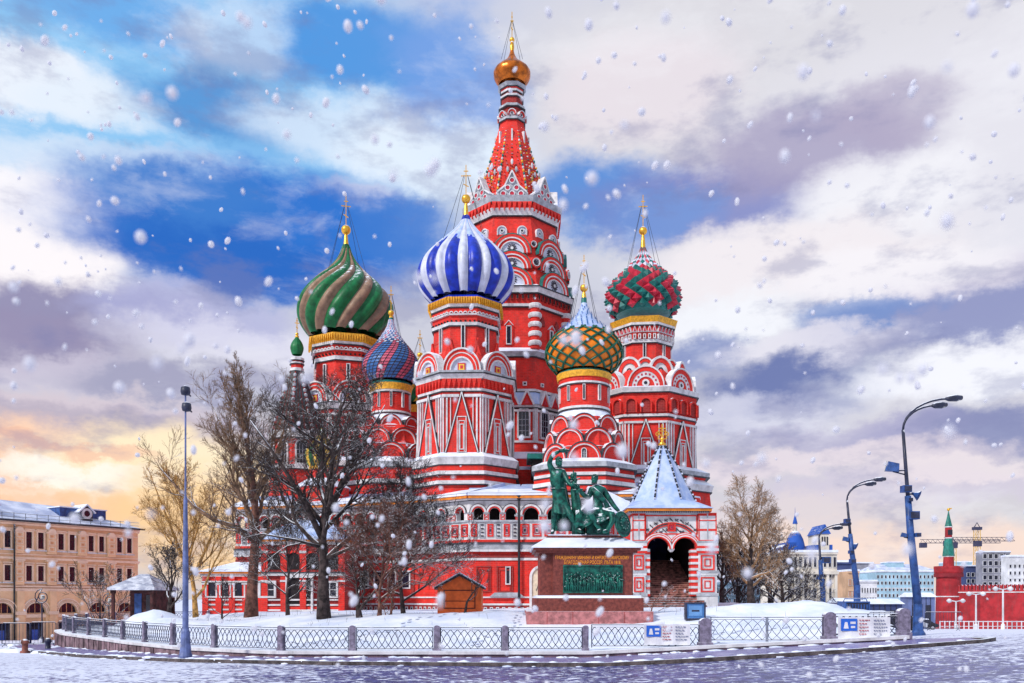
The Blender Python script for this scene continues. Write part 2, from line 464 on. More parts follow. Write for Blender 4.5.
def grid_obj(name, xs, ys, fz, m, keep=None, **kw):
    vs = [(x, y, fz(x, y)) for y in ys for x in xs]
    n = len(xs); fs = []
    for j in range(len(ys) - 1):
        for i in range(n - 1):
            if keep and not keep((xs[i] + xs[i + 1]) / 2, (ys[j] + ys[j + 1]) / 2): continue
            fs.append((j * n + i, j * n + i + 1, (j + 1) * n + i + 1, (j + 1) * n + i))
    mb = MB(); mb.add(vs, fs, m, True)
    return put(name, mb, None, **kw)
def rng(a, b, n): return [a + (b - a) * i / (n - 1) for i in range(n)]
xs = [-3000, -1200, -500, -250, -150] + rng(-100, 100, 81) + [150, 250, 500, 1200, 3000]
ys = [-60, -30, 0] + rng(8, 130, 75) + [150, 180, 230, 300, 500, 1000, 2500, 5000]
grid_obj('square_ground', xs, ys, lambda x, y: street_z(x, y) - (0.9 if False else 0), COBB, kind='structure')

# snow bank inside the railings: a sheet with a skirt following the wall
def bank():
    mb = MB()
    n = 150; m = 110
    xs = rng(-30.5, 27, n); ys = rng(33, 116, m)
    ys = [33 + (116 - 33) * (i / (m - 1)) ** 1.7 for i in range(m)]
    idx = {}; vs = []; fs = []
    for j in range(m - 1):
        for i in range(n - 1):
            cx, cy = (xs[i] + xs[i + 1]) / 2, (ys[j] + ys[j + 1]) / 2
            if not inside(cx, cy): continue
            q = []
            for (a, b) in ((i, j), (i + 1, j), (i + 1, j + 1), (i, j + 1)):
                if (a, b) not in idx:
                    idx[(a, b)] = len(vs); x, y = xs[a], ys[b]
                    vs.append((x, y, snow_z(x, y)))
                q.append(idx[(a, b)])
            fs.append(tuple(q))
    mb.add(vs, fs, SNOW, True)
    # edge strip: joins the grid to the wall line
    pts = EDGE
    for (x0, y0), (x1, y1) in zip(pts, pts[1:]):
        L = sqrt((x1 - x0) ** 2 + (y1 - y0) ** 2); k = max(2, int(L / .5))
        nx, ny = -(y1 - y0) / L, (x1 - x0) / L
        r = []
        for i in range(k + 1):
            t = i / k; x = x0 + (x1 - x0) * t; y = y0 + (y1 - y0) * t
            r.append((x, y, snow_z(x, y))); r.append((x + nx * .8, y + ny * .8, snow_z(x + nx * .8, y + ny * .8) + .01))
        mb.add(r, [(2 * i, 2 * i + 2, 2 * i + 3, 2 * i + 1) for i in range(k)], SNOW, True)
    put('snow_ground', mb, None, kind='structure')
bank()

# pavement strip with its kerb
KP = [(-34, 58), (-29, 49), (-24, 42.5), (-18, 35.8), (-12, 31), (-6, 28.6), (0, 27.6), (6, 27.2), (11, 27.6), (16.2, 29.4)]
BACK = [(16.9, 31.5), (15.6, 33.6), (7, 33.4), (0, 33.4), (-6, 33.4), (-9.4, 33.6), (-14, 36.2), (-18.2, 40.6), (-22.7, 46), (-26.4, 50.4), (-29.2, 55), (-31, 61)]
def pz(x, y): return street_z(x, y) + 0.12
mb = MB()
def dens(path, step=1.0):
    o = []
    for (x0, y0), (x1, y1) in zip(path, path[1:]):
        k = max(1, int(sqrt((x1 - x0) ** 2 + (y1 - y0) ** 2) / step))
        o += [(x0 + (x1 - x0) * i / k, y0 + (y1 - y0) * i / k) for i in range(k)]
    return o + [path[-1]]
kp = dens(KP); 
# strip: each kerb point joined with the nearest point along the back line by parameter
bk = list(reversed(dens(BACK)))
N = 90
def res(path, n):
    L = [0]
    for a, b in zip(path, path[1:]): L.append(L[-1] + sqrt((a[0] - b[0]) ** 2 + (a[1] - b[1]) ** 2))
    o = []
    for i in range(n):
        s_ = L[-1] * i / (n - 1); j = 0
        while j < len(L) - 2 and L[j + 1] < s_: j += 1
        t = (s_ - L[j]) / max(1e-6, L[j + 1] - L[j])
        o.append((path[j][0] + (path[j + 1][0] - path[j][0]) * t, path[j][1] + (path[j + 1][1] - path[j][1]) * t))
    return o
A = res(kp, N); B = res(bk, N)
rows = 6
vs = []
for r in range(rows):
    for i in range(N):
        t = r / (rows - 1); x = A[i][0] * (1 - t) + B[i][0] * t; y = A[i][1] * (1 - t) + B[i][1] * t
        vs.append((x, y, pz(x, y)))
mb.add(vs, [(r * N + i, r * N + i + 1, (r + 1) * N + i + 1, (r + 1) * N + i) for r in range(rows - 1) for i in range(N - 1)], PAVE, True)
put('pavement', mb, None, kind='structure')
mb = MB()
end = [(16.2, 29.4), (17.2, 30.4), (16.9, 31.5)]
kk = kp + dens(end, .5)[1:]
for a, b in zip(kk, kk[1:]):
    L = sqrt((b[0] - a[0]) ** 2 + (b[1] - a[1]) ** 2)
    if L < 1e-4: continue
    nx, ny = -(b[1] - a[1]) / L * .1, (b[0] - a[0]) / L * .1
    q = [(a[0] - nx, a[1] - ny), (b[0] - nx, b[1] - ny), (b[0] + nx, b[1] + ny), (a[0] + nx, a[1] + ny)]
    vs = [(x, y, street_z(x, y) - .05) for x, y in q] + [(x, y, street_z(x, y) + .128) for x, y in q]
    mb.add(vs, [(0, 1, 5, 4), (4, 5, 6, 7), (3, 7, 6, 2), (0, 4, 7, 3), (1, 2, 6, 5)], KERB)
put('kerb', mb, None, kind='structure')
# ---------------------------------------------------------------- retaining wall and railings
WALLST = mat('retaining_stone', (0.26, 0.17, 0.19), .8, .3, 1.5, snow=.1, bump=.4, bs=6)
POSTM = mat('granite_post', (0.22, 0.19, 0.27), .6, .2, 6, snow=.5, bump=.2)
IRON = mat('fence_iron', (0.05, 0.055, 0.10), .5, .2, 3, snow=.25)
rw = empty('retaining_wall', (-22.3, 45.6, street_z(-22, 45)), 'low curved stone retaining wall under the railings, capped with snow', 'wall')
path = res(EDGE, 75)
def offset(path, i, d):
    a = path[max(0, i - 1)]; b = path[min(len(path) - 1, i + 1)]
    L = sqrt((b[0] - a[0]) ** 2 + (b[1] - a[1]) ** 2)
    return path[i][0] + (b[1] - a[1]) / L * d, path[i][1] - (b[0] - a[0]) / L * d
def sweep(path, d0, d1, zlo, zhi, m):
    mb = MB(); vs = []
    for i, (x, y) in enumerate(path):
        a = offset(path, i, d0); b = offset(path, i, d1)
        z0, z1 = zlo(x, y), zhi(x, y)
        vs += [(*b, z0), (*b, z1), (*a, z1), (*a, z0)]
    fs = []
    for i in range(len(path) - 1):
        for k in range(4):
            fs.append((i * 4 + k, i * 4 + (k + 1) % 4, i * 4 + 4 + (k + 1) % 4, i * 4 + 4 + k))
    fs += [(3, 2, 1, 0), tuple(range(len(vs) - 4, len(vs)))]
    mb.add(vs, fs, m)
    return mb
top = lambda x, y: 0.14 + gx(x) * .9
world_put('wall', sweep(path, -.1, .42, lambda x, y: street_z(x, y) - .2, lambda x, y: top(x, y) - .10, WALLST), rw, (-22.3, 45.6, 0))
world_put('coping', sweep(path, -.15, .50, lambda x, y: top(x, y) - .10, lambda x, y: top(x, y) + .02, WHT), rw, (-22.3, 45.6, 0))
mb = MB()
for i in range(4, 74):            # joints of the stone courses, standing slightly proud as pilasters
    x, y = path[i]
    a = path[i - 1]; b = path[min(74, i + 1)]
    an = atan2(b[1] - a[1], b[0] - a[0])
    if top(x, y) - street_z(x, y) < .5: continue
    mb.M = TM((*offset(path, i, .42), 0), an)
    mb.box(-.16, .16, -.04, .06, street_z(x, y) - .1, top(x, y) - .12, WALLST)
mb.M = None
world_put('pilaster_course', mb, rw, (-22.3, 45.6, 0))

fence = empty('iron_railings', (0, 33, .14), 'low iron railings with granite posts running round the snowy cathedral garden', 'fence')
def post_mesh(w, h):
    mb = MB(); d = w * .75
    mb.box(-w * .62, w * .62, -d * .62, d * .62, -.15, .12, POSTM)
    pts = [(-w / 2, .12), (w / 2, .12), (w / 2, h - w * .35)]
    pts += [(w / 2 * cos(pi * i / 10), h - w * .35 + w * .35 * sin(pi * i / 10)) for i in range(1, 10)] + [(-w / 2, h - w * .35)]
    mb.poly(pts, -d / 2, d / 2, POSTM)
    mb.box(-w * .3, w * .3, -d / 2 - .012, -d / 2 + .02, .25, h * .72, POSTM)
    return mb.mesh('post')
def panel_mesh(L, h, per, r=.017):
    mb = MB(); x0, x1 = -L / 2, L / 2
    for z, rr in ((.10, .02), (h, .024), (h - .09, .014)):
        mb.tube([(x0, 0, z), (x1, 0, z)], rr, 4, IRON, False)
    n = max(2, round(L / per)); p = L / n
    zt, zb = h - .09, .10
    for i in range(-1, n + 1):
        xc = x0 + (i + .5) * p
        for sgn in (-1, 1):
            pts = []
            for k in range(9):
                t = k / 8; x = xc + sgn * p * .98 * (1 - abs(2 * t - 1) ** 1.4)
                if x < x0: x = 2 * x0 - x
                if x > x1: x = 2 * x1 - x
                if xc < x0 or xc > x1: continue
                pts.append((x, sgn * .012, zb + (zt - zb) * t))
            if pts: mb.tube(pts, r, 3, IRON, False, False)
    for x in (x0 + .02, x1 - .02):
        mb.tube([(x, 0, .03), (x, 0, h)], .02, 4, IRON, False)
    return mb.mesh('panel')
pm = post_mesh(.23, 1.0); pmw = post_mesh(.44, 1.06)
posts = []
for i in (3, 8, 12.5, 16.5, 20.3, 24, 27.6, 31.2, 34.8):
    pass
def pt_at(px, Y): return ((px - 512) / F * Y, Y)
# arc of posts along the retaining wall, then the straight run in front of the garden
arc = res(WALLPATH, 200)
acc = 0; last = arc[0]; plist = [arc[6]]
for q in arc[6:]:
    if sqrt((q[0] - plist[-1][0]) ** 2 + (q[1] - plist[-1][1]) ** 2) > 3.15: plist.append(q)
front = [pt_at(281, 33), pt_at(352.5, 33), pt_at(437, 33), pt_at(505, 33), pt_at(585.5, 33), pt_at(705, 33), pt_at(829, 33), pt_at(903, 33)]
while plist and plist[-1][0] > front[0][0] - 2.0: plist.pop()
allp = plist + front
nf = len(allp) - 3
meshes = {}
for i, (x, y) in enumerate(allp):
    a = allp[max(0, i - 1)]; b = allp[min(len(allp) - 1, i + 1)]
    put('granite_post', pmw if i >= nf else pm, fence, (x, y, top(x, y)), atan2(b[1] - a[1], b[0] - a[0]))
    if i < len(allp) - 1:
        b = allp[i + 1]
        L = sqrt((b[0] - x) ** 2 + (b[1] - y) ** 2) - (.27 if i < nf - 1 else .40)
        key = round(L, 1)
        wide = i == nf
        if i == nf + 1: key = round(L, 1); 
        if (key, wide) not in meshes: meshes[(key, wide)] = panel_mesh(key, .92, .42 if wide else .26)
        mx, my = (x + b[0]) / 2, (y + b[1]) / 2
        if wide:
            for s_ in (-1, 1):
                k2 = ('h', round(L / 2 - .02, 2))
                if k2 not in meshes: meshes[k2] = panel_mesh(L / 2 - .02, .98, .36, .014)
                put('lattice_panel', meshes[k2], fence, (mx + s_ * L / 4, my, top(mx, my)), 0)
        else:
            put('lattice_panel', meshes[(key, wide)], fence, (mx, my, top(mx, my)), atan2(b[1] - y, b[0] - x))

# two printed banners tied to the railings
BANW = mat('banner_vinyl', (0.74, 0.74, 0.78), .55, .05, 3)
BANB = mat('banner_blue_print', (0.02, 0.13, 0.60), .5, .05, 3)
BANT = mat('banner_grey_print', (0.20, 0.22, 0.32), .6, .1, 5)
BANR = mat('banner_red_print', (0.45, 0.10, 0.12), .6, .1, 5)
def text_mesh(s, size, m, sx=1.0):
    cu = bpy.data.curves.new('lettering', 'FONT'); cu.body = s; cu.size = size; cu.extrude = .004
    cu.align_x = 'LEFT'; cu.space_line = .9
    o = bpy.data.objects.new('lettering', cu); COL.objects.link(o)
    dg = bpy.context.evaluated_depsgraph_get()
    me = bpy.data.meshes.new_from_object(o.evaluated_get(dg))
    bpy.data.objects.remove(o); bpy.data.curves.remove(cu)
    me.materials.clear(); me.materials.append(m)
    return me
def text_into(mb, s, size, x, y, z, m, sx=1.0, fit=None):
    me = text_mesh(s, size, m)
    w0 = max(v.co.x for v in me.vertices) if me.vertices else 1
    if fit: sx = fit / w0
    mb.add([(x + v.co.x * sx, y - v.co.z, z + v.co.y) for v in me.vertices], [tuple(p.vertices) for p in me.polygons], m)
    bpy.data.meshes.remove(me)
def banner(px0, px1, top_px, bot_px, label):
    Y = 32.78
    a = at(px0, bot_px, Y); b = at(px1, top_px, Y); w_, h_ = b.x - a.x, b.z - a.z
    t = empty('banner', (a.x, Y, a.z), label, 'banner')
    mb = MB(); n = 16
    vs = []
    for i in range(n + 1):
        x = w_ * i / n; yy = .018 * sin(i * 1.1) - .01
        vs += [(x, yy, 0.012 * sin(i * .8)), (x, yy, h_ - .015 * sin(i * .6) ** 2), (x, yy + .01, h_ - .015 * sin(i * .6) ** 2), (x, yy + .01, 0.012 * sin(i * .8))]
    fs = []
    for i in range(n):
        for k in range(4): fs.append((i * 4 + k, i * 4 + (k + 1) % 4, i * 4 + 4 + (k + 1) % 4, i * 4 + 4 + k))
    mb.add(vs, [tuple(reversed(f)) for f in fs], BANW)
    put('sheet', mb, t, (a.x, Y, a.z))
    q = MB(); bx = .05 * w_
    q.box(bx, bx + .31 * w_, -.045, -.036, h_ * .40, h_ * .93, BANB)
    q.poly([(bx + .05 * w_, h_ * .5), (bx + .145 * w_, h_ * .5), (bx + .12 * w_, h_ * .78), (bx + .075 * w_, h_ * .78)], -.052, -.046, BANW)
    q.box(bx + .18 * w_, bx + .28 * w_, -.052, -.046, h_ * .70, h_ * .80, BANW)
    q.box(bx + .19 * w_, bx + .27 * w_, -.052, -.046, h_ * .52, h_ * .61, BANW)
    put('blue_logo', q, t, (a.x, Y, a.z))
    q = MB(); rr = random.Random(int(px0))
    for (c0, c1, m_) in ((.40, .66, BANR), (.68, .96, BANT)):
        for r_ in range(5):
            x = c0 * w_; z = h_ * (.84 - r_ * .15)
            xe = x + (c1 - c0) * w_ * rr.uniform(.55, 1)
            while x < xe - .04:
                l_ = rr.uniform(.04, .12); q.box(x, min(x + l_, xe), -.048, -.040, z, z + h_ * .045, m_); x += l_ + .03
    put('printed_lines', q, t, (a.x, Y, a.z))
banner(644, 690, 624, 645, 'white banner with blue square tied to the railings before the stone stairs')
banner(838, 890, 617, 640, 'white banner with blue square at the right end of the railings')
# ---------------------------------------------------------------- cathedral
G0 = 1.2
CATH = empty('cathedral', (0, 92, G0), 'red brick cathedral with many coloured onion domes and a tall central tent spire', 'cathedral')

def catm(prof, n):
    """smooth a profile [(r,z)] into n samples of even length"""
    P_ = [prof[0]] + list(prof) + [prof[-1]]
    pts = []
    for i in range(1, len(P_) - 2):
        p0, p1, p2, p3 = P_[i - 1], P_[i], P_[i + 1], P_[i + 2]
        for k in range(8):
            t = k / 8
            q = []
            for c in (0, 1):
                q.append(.5 * (2 * p1[c] + (p2[c] - p0[c]) * t + (2 * p0[c] - 5 * p1[c] + 4 * p2[c] - p3[c]) * t * t + (3 * p1[c] - p0[c] - 3 * p2[c] + p3[c]) * t ** 3))
            pts.append((max(q[0], .01), q[1]))
    pts.append(P_[-2])
    return res(pts, n)

LATG = mat('lattice_green', (0.006, 0.11, 0.06), .4, .15, 2)
class Tower:
    def __init__(s, px, Y, rot, label, a_px=40, zfront=None):
        s.px, s.Y = px, Y
        s.X = (px - 512) / F * Y
        s.s = Y / F
        s.face_cam = -atan2(s.X, s.Y)         # rotation that turns a face square to the camera
        s.rot = s.face_cam + radians(rot)
        s.zf = zfront if zfront is not None else .6
        s.a0 = a_px * s.s
        s.label = label
        s.walls = MB()
        s.node = None
        s.q = []
    def z(s, py, a=None):
        a = s.a0 if a is None else a
        if s.px == 512: a = s.s * (12 + 26 * sstep(118, 205, py) + 14 * sstep(205, 230, py))
        return CH + (HY - py) / F * (s.Y - s.zf * a)
    def oct(s, prof, m, n=8, smooth=False, caps=True):
        """prof: [(half width px, row)] top or bottom first; flat-to-flat half width for 8 sides"""
        k = 1 / cos(pi / n) if n <= 12 else 1
        pr = sorted([(r * s.s * k, s.z(y)) for r, y in prof], key=lambda q: q[1])
        if m in (WHT, GRY):      # thin dark bands imitating a shadow line under every pale string course
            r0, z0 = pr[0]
            s.walls.lathe([(r0 + .05, z0 - .10), (r0 + .07, z0 - .002)], n, LEAD_SHADE, -pi / 2 + pi / n + s.rot)
        s.walls.lathe(pr, n, m, -pi / 2 + pi / n + s.rot, smooth=smooth, caps=caps)
    def start(s):
        s.node = bpy.data.objects.new('chapel_tower', s.walls.mesh('chapel_tower'))
        link(s.node, TM((s.X, s.Y, 0)), CATH, label=s.label)
    def F_(s, k, a_px, u_px=0, n=8, out=0.0):
        ph = s.rot + k * 2 * pi / n
        a = a_px * s.s + out
        return Vector((s.X + sin(ph) * a + cos(ph) * u_px * s.s, s.Y - cos(ph) * a + sin(ph) * u_px * s.s, 0)), ph
    def face(s, name, me, k, a_px, py, u_px=0, n=8, out=0.0, sc=None, **kw):
        p, ph = s.F_(k, a_px, u_px, n, out)
        p.z = s.z(py)
        return put(name, me, s.node, p, ph, sc, **kw)
    def wall_bits(s, fn, k, a_px, n=8, out=0.0):
        """let fn draw on face k into the tower's own mesh (local x,u; y outwards negative; z absolute)"""
        p, ph = s.F_(k, a_px, 0, n, out)
        s.walls.M = Matrix.Translation(Vector((p.x - s.X, p.y - s.Y, 0))) @ Matrix.Rotation(ph, 4, 'Z')
        fn(s.walls)
        s.walls.M = None

_pre = {}
def pre(key, fn):
    if key not in _pre:
        mb = MB(); fn(mb); _pre[key] = mb.mesh(key[0] if isinstance(key, tuple) else key)
    return _pre[key]
def window(w, h, kind='slit'):
    def fn(mb):
        t = w * .28
        if kind == 'slit':
            mb.box(-w / 2, w / 2, -.02, .05, 0, h, DRK)
            mb.frame(-w / 2 - t, w / 2 + t, -t, h + t, t, -.14, .05, WHT)
        elif kind == 'arch':
            mb.box(-w / 2, w / 2, -.02, .05, 0, h - w / 2, DRK); mb.half(0, h - w / 2, w / 2, -.02, .05, DRK)
            t = w * .16
            mb.box(-w / 2 - t, -w / 2, -.16, .05, 0, h - w / 2, WHT); mb.box(w / 2, w / 2 + t, -.16, .05, 0, h - w / 2, WHT)
            mb.ring(0, h - w / 2, w / 2, w / 2 + t, -.16, .05, WHT, seg=10)
            mb.box(-w / 2 - t, w / 2 + t, -.2, .05, -t, 0, WHT)
            for x in (-w / 6, w / 6): mb.box(x - .02, x + .02, -.05, -.02, 0, h - w / 3, GRY)
            for z in (.25, .5, .75): mb.box(-w / 2, w / 2, -.05, -.02, z * (h - w / 2) - .02, z * (h - w / 2) + .02, GRY)
        elif kind == 'gabled':
            t = w * .35
            mb.box(-w / 2, w / 2, -.03, .05, 0, h, DRK)
            mb.frame(-w / 2 - t, w / 2 + t, -t * .6, h + t, t * .7, -.18, .05, WHT)
            mb.poly([(-w - t, h + t), (w + t, h + t), (0, h + t + w * 1.5)], -.2, .05, RED)
            mb.bar((-w - t, h + t), (0, h + t + w * 1.5), t * .5, -.28, .05, WHT); mb.bar((w + t, h + t), (0, h + t + w * 1.5), t * .5, -.28, .05, WHT)
            mb.box(-w - t, -w * .5 - t, -.12, .05, -t, h + t, RED); mb.box(w * .5 + t, w + t, -.12, .05, -t, h + t, RED)
        elif kind == 'small':
            mb.box(-w / 2, w / 2, -.02, .05, 0, w, DRK)
            mb.frame(-w, w, -w * .4, w * 1.4, w * .42, -.14, .05, WHT)
    return pre(('window', round(w, 2), round(h, 2), kind), fn)

def kok(R, style, sz=1.15):
    def fn(mb):
        if style == 'A':
            mb.ring(0, 0, R * .93, R, -.34, .5, WHT, sz); mb.ring(0, 0, R * .62, R * .93, -.22, .5, RED, sz)
            mb.ring(0, 0, R * .76, R * .80, -.27, -.2, WHT, sz)
            mb.ring(0, 0, R * .55, R * .62, -.28, .4, WHT, sz); mb.half(0, 0, R * .55, -.08, .4, PALE, sz)
            mb.box(-R * .2, R * .2, -.16, -.05, 0, R * .42, CRIM); mb.box(-R * .14, R * .14, -.19, -.15, R * .06, R * .36, YELL); mb.box(-R * .07, R * .07, -.22, -.18, R * .13, R * .29, CRIM)
        elif style == 'B':
            mb.ring(0, 0, R * .94, R, -.30, .6, LEAD_SHADE, sz); mb.ring(0, 0, R * .84, R * .94, -.26, .6, RED, sz)  # dark outer ring draws a shadow outline round the arch
            mb.ring(0, 0, R * .79, R * .845, -.30, .5, WHT, sz); mb.half(0, 0, R * .79, -.12, .5, RED, sz)
        elif style == 'C':
            mb.ring(0, 0, R * .93, R, -.34, .5, WHT, sz); mb.ring(0, 0, R * .74, R * .93, -.24, .5, RED, sz)
            mb.ring(0, 0, R * .48, R * .74, -.18, .5, WHT, sz)
            for i in range(9):
                a = pi * (i + .5) / 9; mb.box(R * .61 * cos(a) - R * .045, R * .61 * cos(a) + R * .045, -.24, -.17, sz * R * .61 * sin(a) - R * .045, sz * R * .61 * sin(a) + R * .045, CRIM)
            mb.half(0, 0, R * .48, -.10, .5, RED, sz); mb.ring(0, R * .22, R * .10, R * .2, -.2, -.08, WHT, 1, 10, 0, 2 * pi); mb.ring(0, R * .22, 0.001, R * .10, -.15, -.08, DRK, 1, 8, 0, 2 * pi)
        elif style == 'D':       # small pointed one
            mb.ring(0, 0, R * .86, R, -.3, .5, WHT, sz); mb.ring(0, 0, R * .6, R * .86, -.22, .5, RED, sz); mb.half(0, 0, R * .6, -.1, .5, WHT, sz)
            mb.ring(0, R * .2, .001, R * .2, -.16, -.08, DRK, 1, 8, 0, 2 * pi)
        elif style == 'T':
            mb.ring(0, 0, R * .95, R, -.40, .6, TEAL, sz); mb.ring(0, 0, R * .80, R * .95, -.38, .6, RED, sz)
            mb.ring(0, 0, R * .74, R * .80, -.42, .5, WHT, sz); mb.ring(0, 0, R * .62, R * .74, -.3, .5, RED, sz)
            mb.ring(0, 0, R * .57, R * .62, -.34, .5, WHT, sz); mb.half(0, 0, R * .57, -.14, .5, PALE, sz)
            for i in range(6):
                a = pi * i / 6; r_ = R * .24
                mb.bar((-r_ * cos(a), R * .27 - r_ * sin(a)), (r_ * cos(a), R * .27 + r_ * sin(a)), R * .05, -.2, -.13, ORNM)
            mb.ring(0, R * .27, .001, R * .08, -.24, -.12, WHT, 1, 8, 0, 2 * pi)
        elif style == 'G':       # pointed pediment at the foot of the tent, with red medallions
            mb.poly([(-R, 0), (R, 0), (R, R * .35), (R * .62, R * .62), (R * .30, R * 1.15), (0, R * 1.75), (-R * .30, R * 1.15), (-R * .62, R * .62), (-R, R * .35)], -.2, .5, GRY)
            for (x, z, r_) in ((0, R * 1.12, .2), (-R * .3, R * .62, .2), (R * .3, R * .62, .2), (-R * .6, R * .22, .2), (0, R * .22, .2), (R * .6, R * .22, .2)):
                mb.ring(x, z, .001, R * r_ * .7, -.36, -.2, CRIM, 1, 10, 0, 2 * pi); mb.ring(x, z, R * r_ * .75, R * r_, -.42, -.2, WHT, 1, 10, 0, 2 * pi)
            mb.bar((-R, R * .35), (-R * .5, R * .75), R * .09, -.4, .5, WHT); mb.bar((R, R * .35), (R * .5, R * .75), R * .09, -.4, .5, WHT)
            mb.bar((-R * .5, R * .75), (0, R * 1.8), R * .09, -.4, .5, WHT); mb.bar((R * .5, R * .75), (0, R * 1.8), R * .09, -.4, .5, WHT)
        elif style == 'H':       # little arch with a round hole
            mb.ring(0, 0, R * .8, R, -.3, .5, WHT, 1); mb.box(-R, -R * .8, -.3, .5, -R * .9, 0, WHT); mb.box(R * .8, R, -.3, .5, -R * .9, 0, WHT)
            mb.half(0, 0, R * .8, -.15, .5, PALE, 1); mb.box(-R * .8, R * .8, -.15, .5, -R * .9, 0, PALE)
            mb.ring(0, 0, .001, R * .25, -.24, -.14, DRK, 1, 8, 0, 2 * pi); mb.ring(0, 0, R * .25, R * .42, -.28, -.14, WHT, 1, 8, 0, 2 * pi)
    return pre(('arch', style, round(R, 2), sz), fn)

# ---- domes
def dome_rows(prof, n, T):
    return catm([(r * T.s, CH + (HY - y) / F * T.Y) for r, y in prof][::-1], n)
def ribbed(rows, N, twist, mats, bulge, tw_dir=1, snow_from=None, sub=6, phase=0.0, wide=0):
    mb = MB(); n = N * sub; vs = []; K = len(rows)
    for j, (r, z) in enumerate(rows):
        t = j / (K - 1)
        for i in range(n):
            u = (i % sub) / sub
            if wide and len(mats) == 2:
                q = i % (2 * sub); u = q / wide if q < wide else (q - wide) / (2 * sub - wide)
            a = 2 * pi * i / n + twist * t * tw_dir + phase
            rr = r * (1 + bulge * (sin(pi * u) ** .7 if u else 0)) - (bulge * .5 * r)
            vs.append((rr * cos(a), rr * sin(a), z))
    by = {}
    rs = random.Random(5)
    drip = [rs.uniform(-.09, .10) for _ in range(n)]
    drip = [(drip[i] + drip[(i + 1) % n]) / 2 for i in range(n)]
    for j in range(K - 1):
        for i in range(n):
            i2 = (i + 1) % n
            m = mats[(i // sub) % len(mats)] if not wide else mats[0 if i % (2 * sub) < wide else 1]
            if snow_from is not None and j / K > snow_from + drip[i]:
                m = ICE if (i // sub) % 2 == 0 else PALE
            if j > K * .93: m = mats[0]
            by.setdefault(m.name, (m, []))[1].append((j * n + i, j * n + i2, (j + 1) * n + i2, (j + 1) * n + i))
    o = 0
    mb.v = vs
    for m, fs in by.values():
        k = mb.mi(m)
        for f in fs: mb.f.append(f); mb.m.append(k); mb.s.append(True)
    return mb
def studded(rows, N, colour, height, tall=False):
    """pyramid studs in staggered rows"""
    mb = MB(); K = len(rows)
    for j in range(0, K - 2):
        (r0, z0), (r1, z1), (r2, z2) = rows[j], rows[j + 1], rows[j + 2]
        off = .5 * (j % 2)
        for i in range(N):
            a = 2 * pi * (i + off) / N; da = pi / N
            P0 = (r0 * cos(a), r0 * sin(a), z0); P2 = (r2 * cos(a), r2 * sin(a), z2)
            PL = (r1 * cos(a - da), r1 * sin(a - da), z1); PR = (r1 * cos(a + da), r1 * sin(a + da), z1)
            L = sqrt((r2 - r0) ** 2 + (z2 - z0) ** 2) or 1
            nr, nz = (z2 - z0) / L, -(r2 - r0) / L
            h = height * min(1, r1 / rows[K // 3][0])
            PC = ((r1 + nr * h) * cos(a), (r1 + nr * h) * sin(a), z1 + nz * h)
            mb.add([P0, PR, P2, PL, PC], [(0, 1, 4), (1, 2, 4), (2, 3, 4), (3, 0, 4)], colour(i, j, K))
    mb.lathe([(r * .95, z) for r, z in rows], 40, TEAL, smooth=True)
    return mb
def latticed(rows, N, twist, T, ztop):
    mb = MB(); K = len(rows)
    lo = [q for q in rows if q[1] <= ztop]; hi = [q for q in rows if q[1] >= ztop - .3]
    mb.lathe(lo, 48, ORNG, smooth=True, caps=False); mb.lathe([(r * 1.012, z) for r, z in hi], 48, ICE, smooth=True, caps=False)
    for sgn in (-1, 1):
        for i in range(N):
            pts = []
            for j, (r, z) in enumerate(lo):
                a = 2 * pi * i / N + sgn * twist * j / (len(lo) - 1)
                pts.append(((r + .06) * cos(a), (r + .06) * sin(a), z))
            mb.tube(pts, .105, 4, LATG, True, False)
    zt = lo[-1][1]
    for i in range(N):      # pointed tiles where the snow cover begins
        a = 2 * pi * i / N; r = lo[-1][0] * 1.03
    rs = random.Random(3)
    for j in range(1, len(hi) - 3):
        n = max(6, int(34 * hi[j][0] / hi[0][0]))
        for i in range(n):
            if rs.random() < .35: continue
            a = 2 * pi * (i + .5 * (j % 2)) / n; r, z = hi[j]; r *= 1.012
            d = .07
            mb.add([((r + .06) * cos(a), (r + .06) * sin(a), z), ((r + .02) * cos(a - d / r), (r + .02) * sin(a - d / r), z + .22), ((r + .02) * cos(a + d / r), (r + .02) * sin(a + d / r), z + .22)], [(0, 2, 1)], STEEL)
    return mb
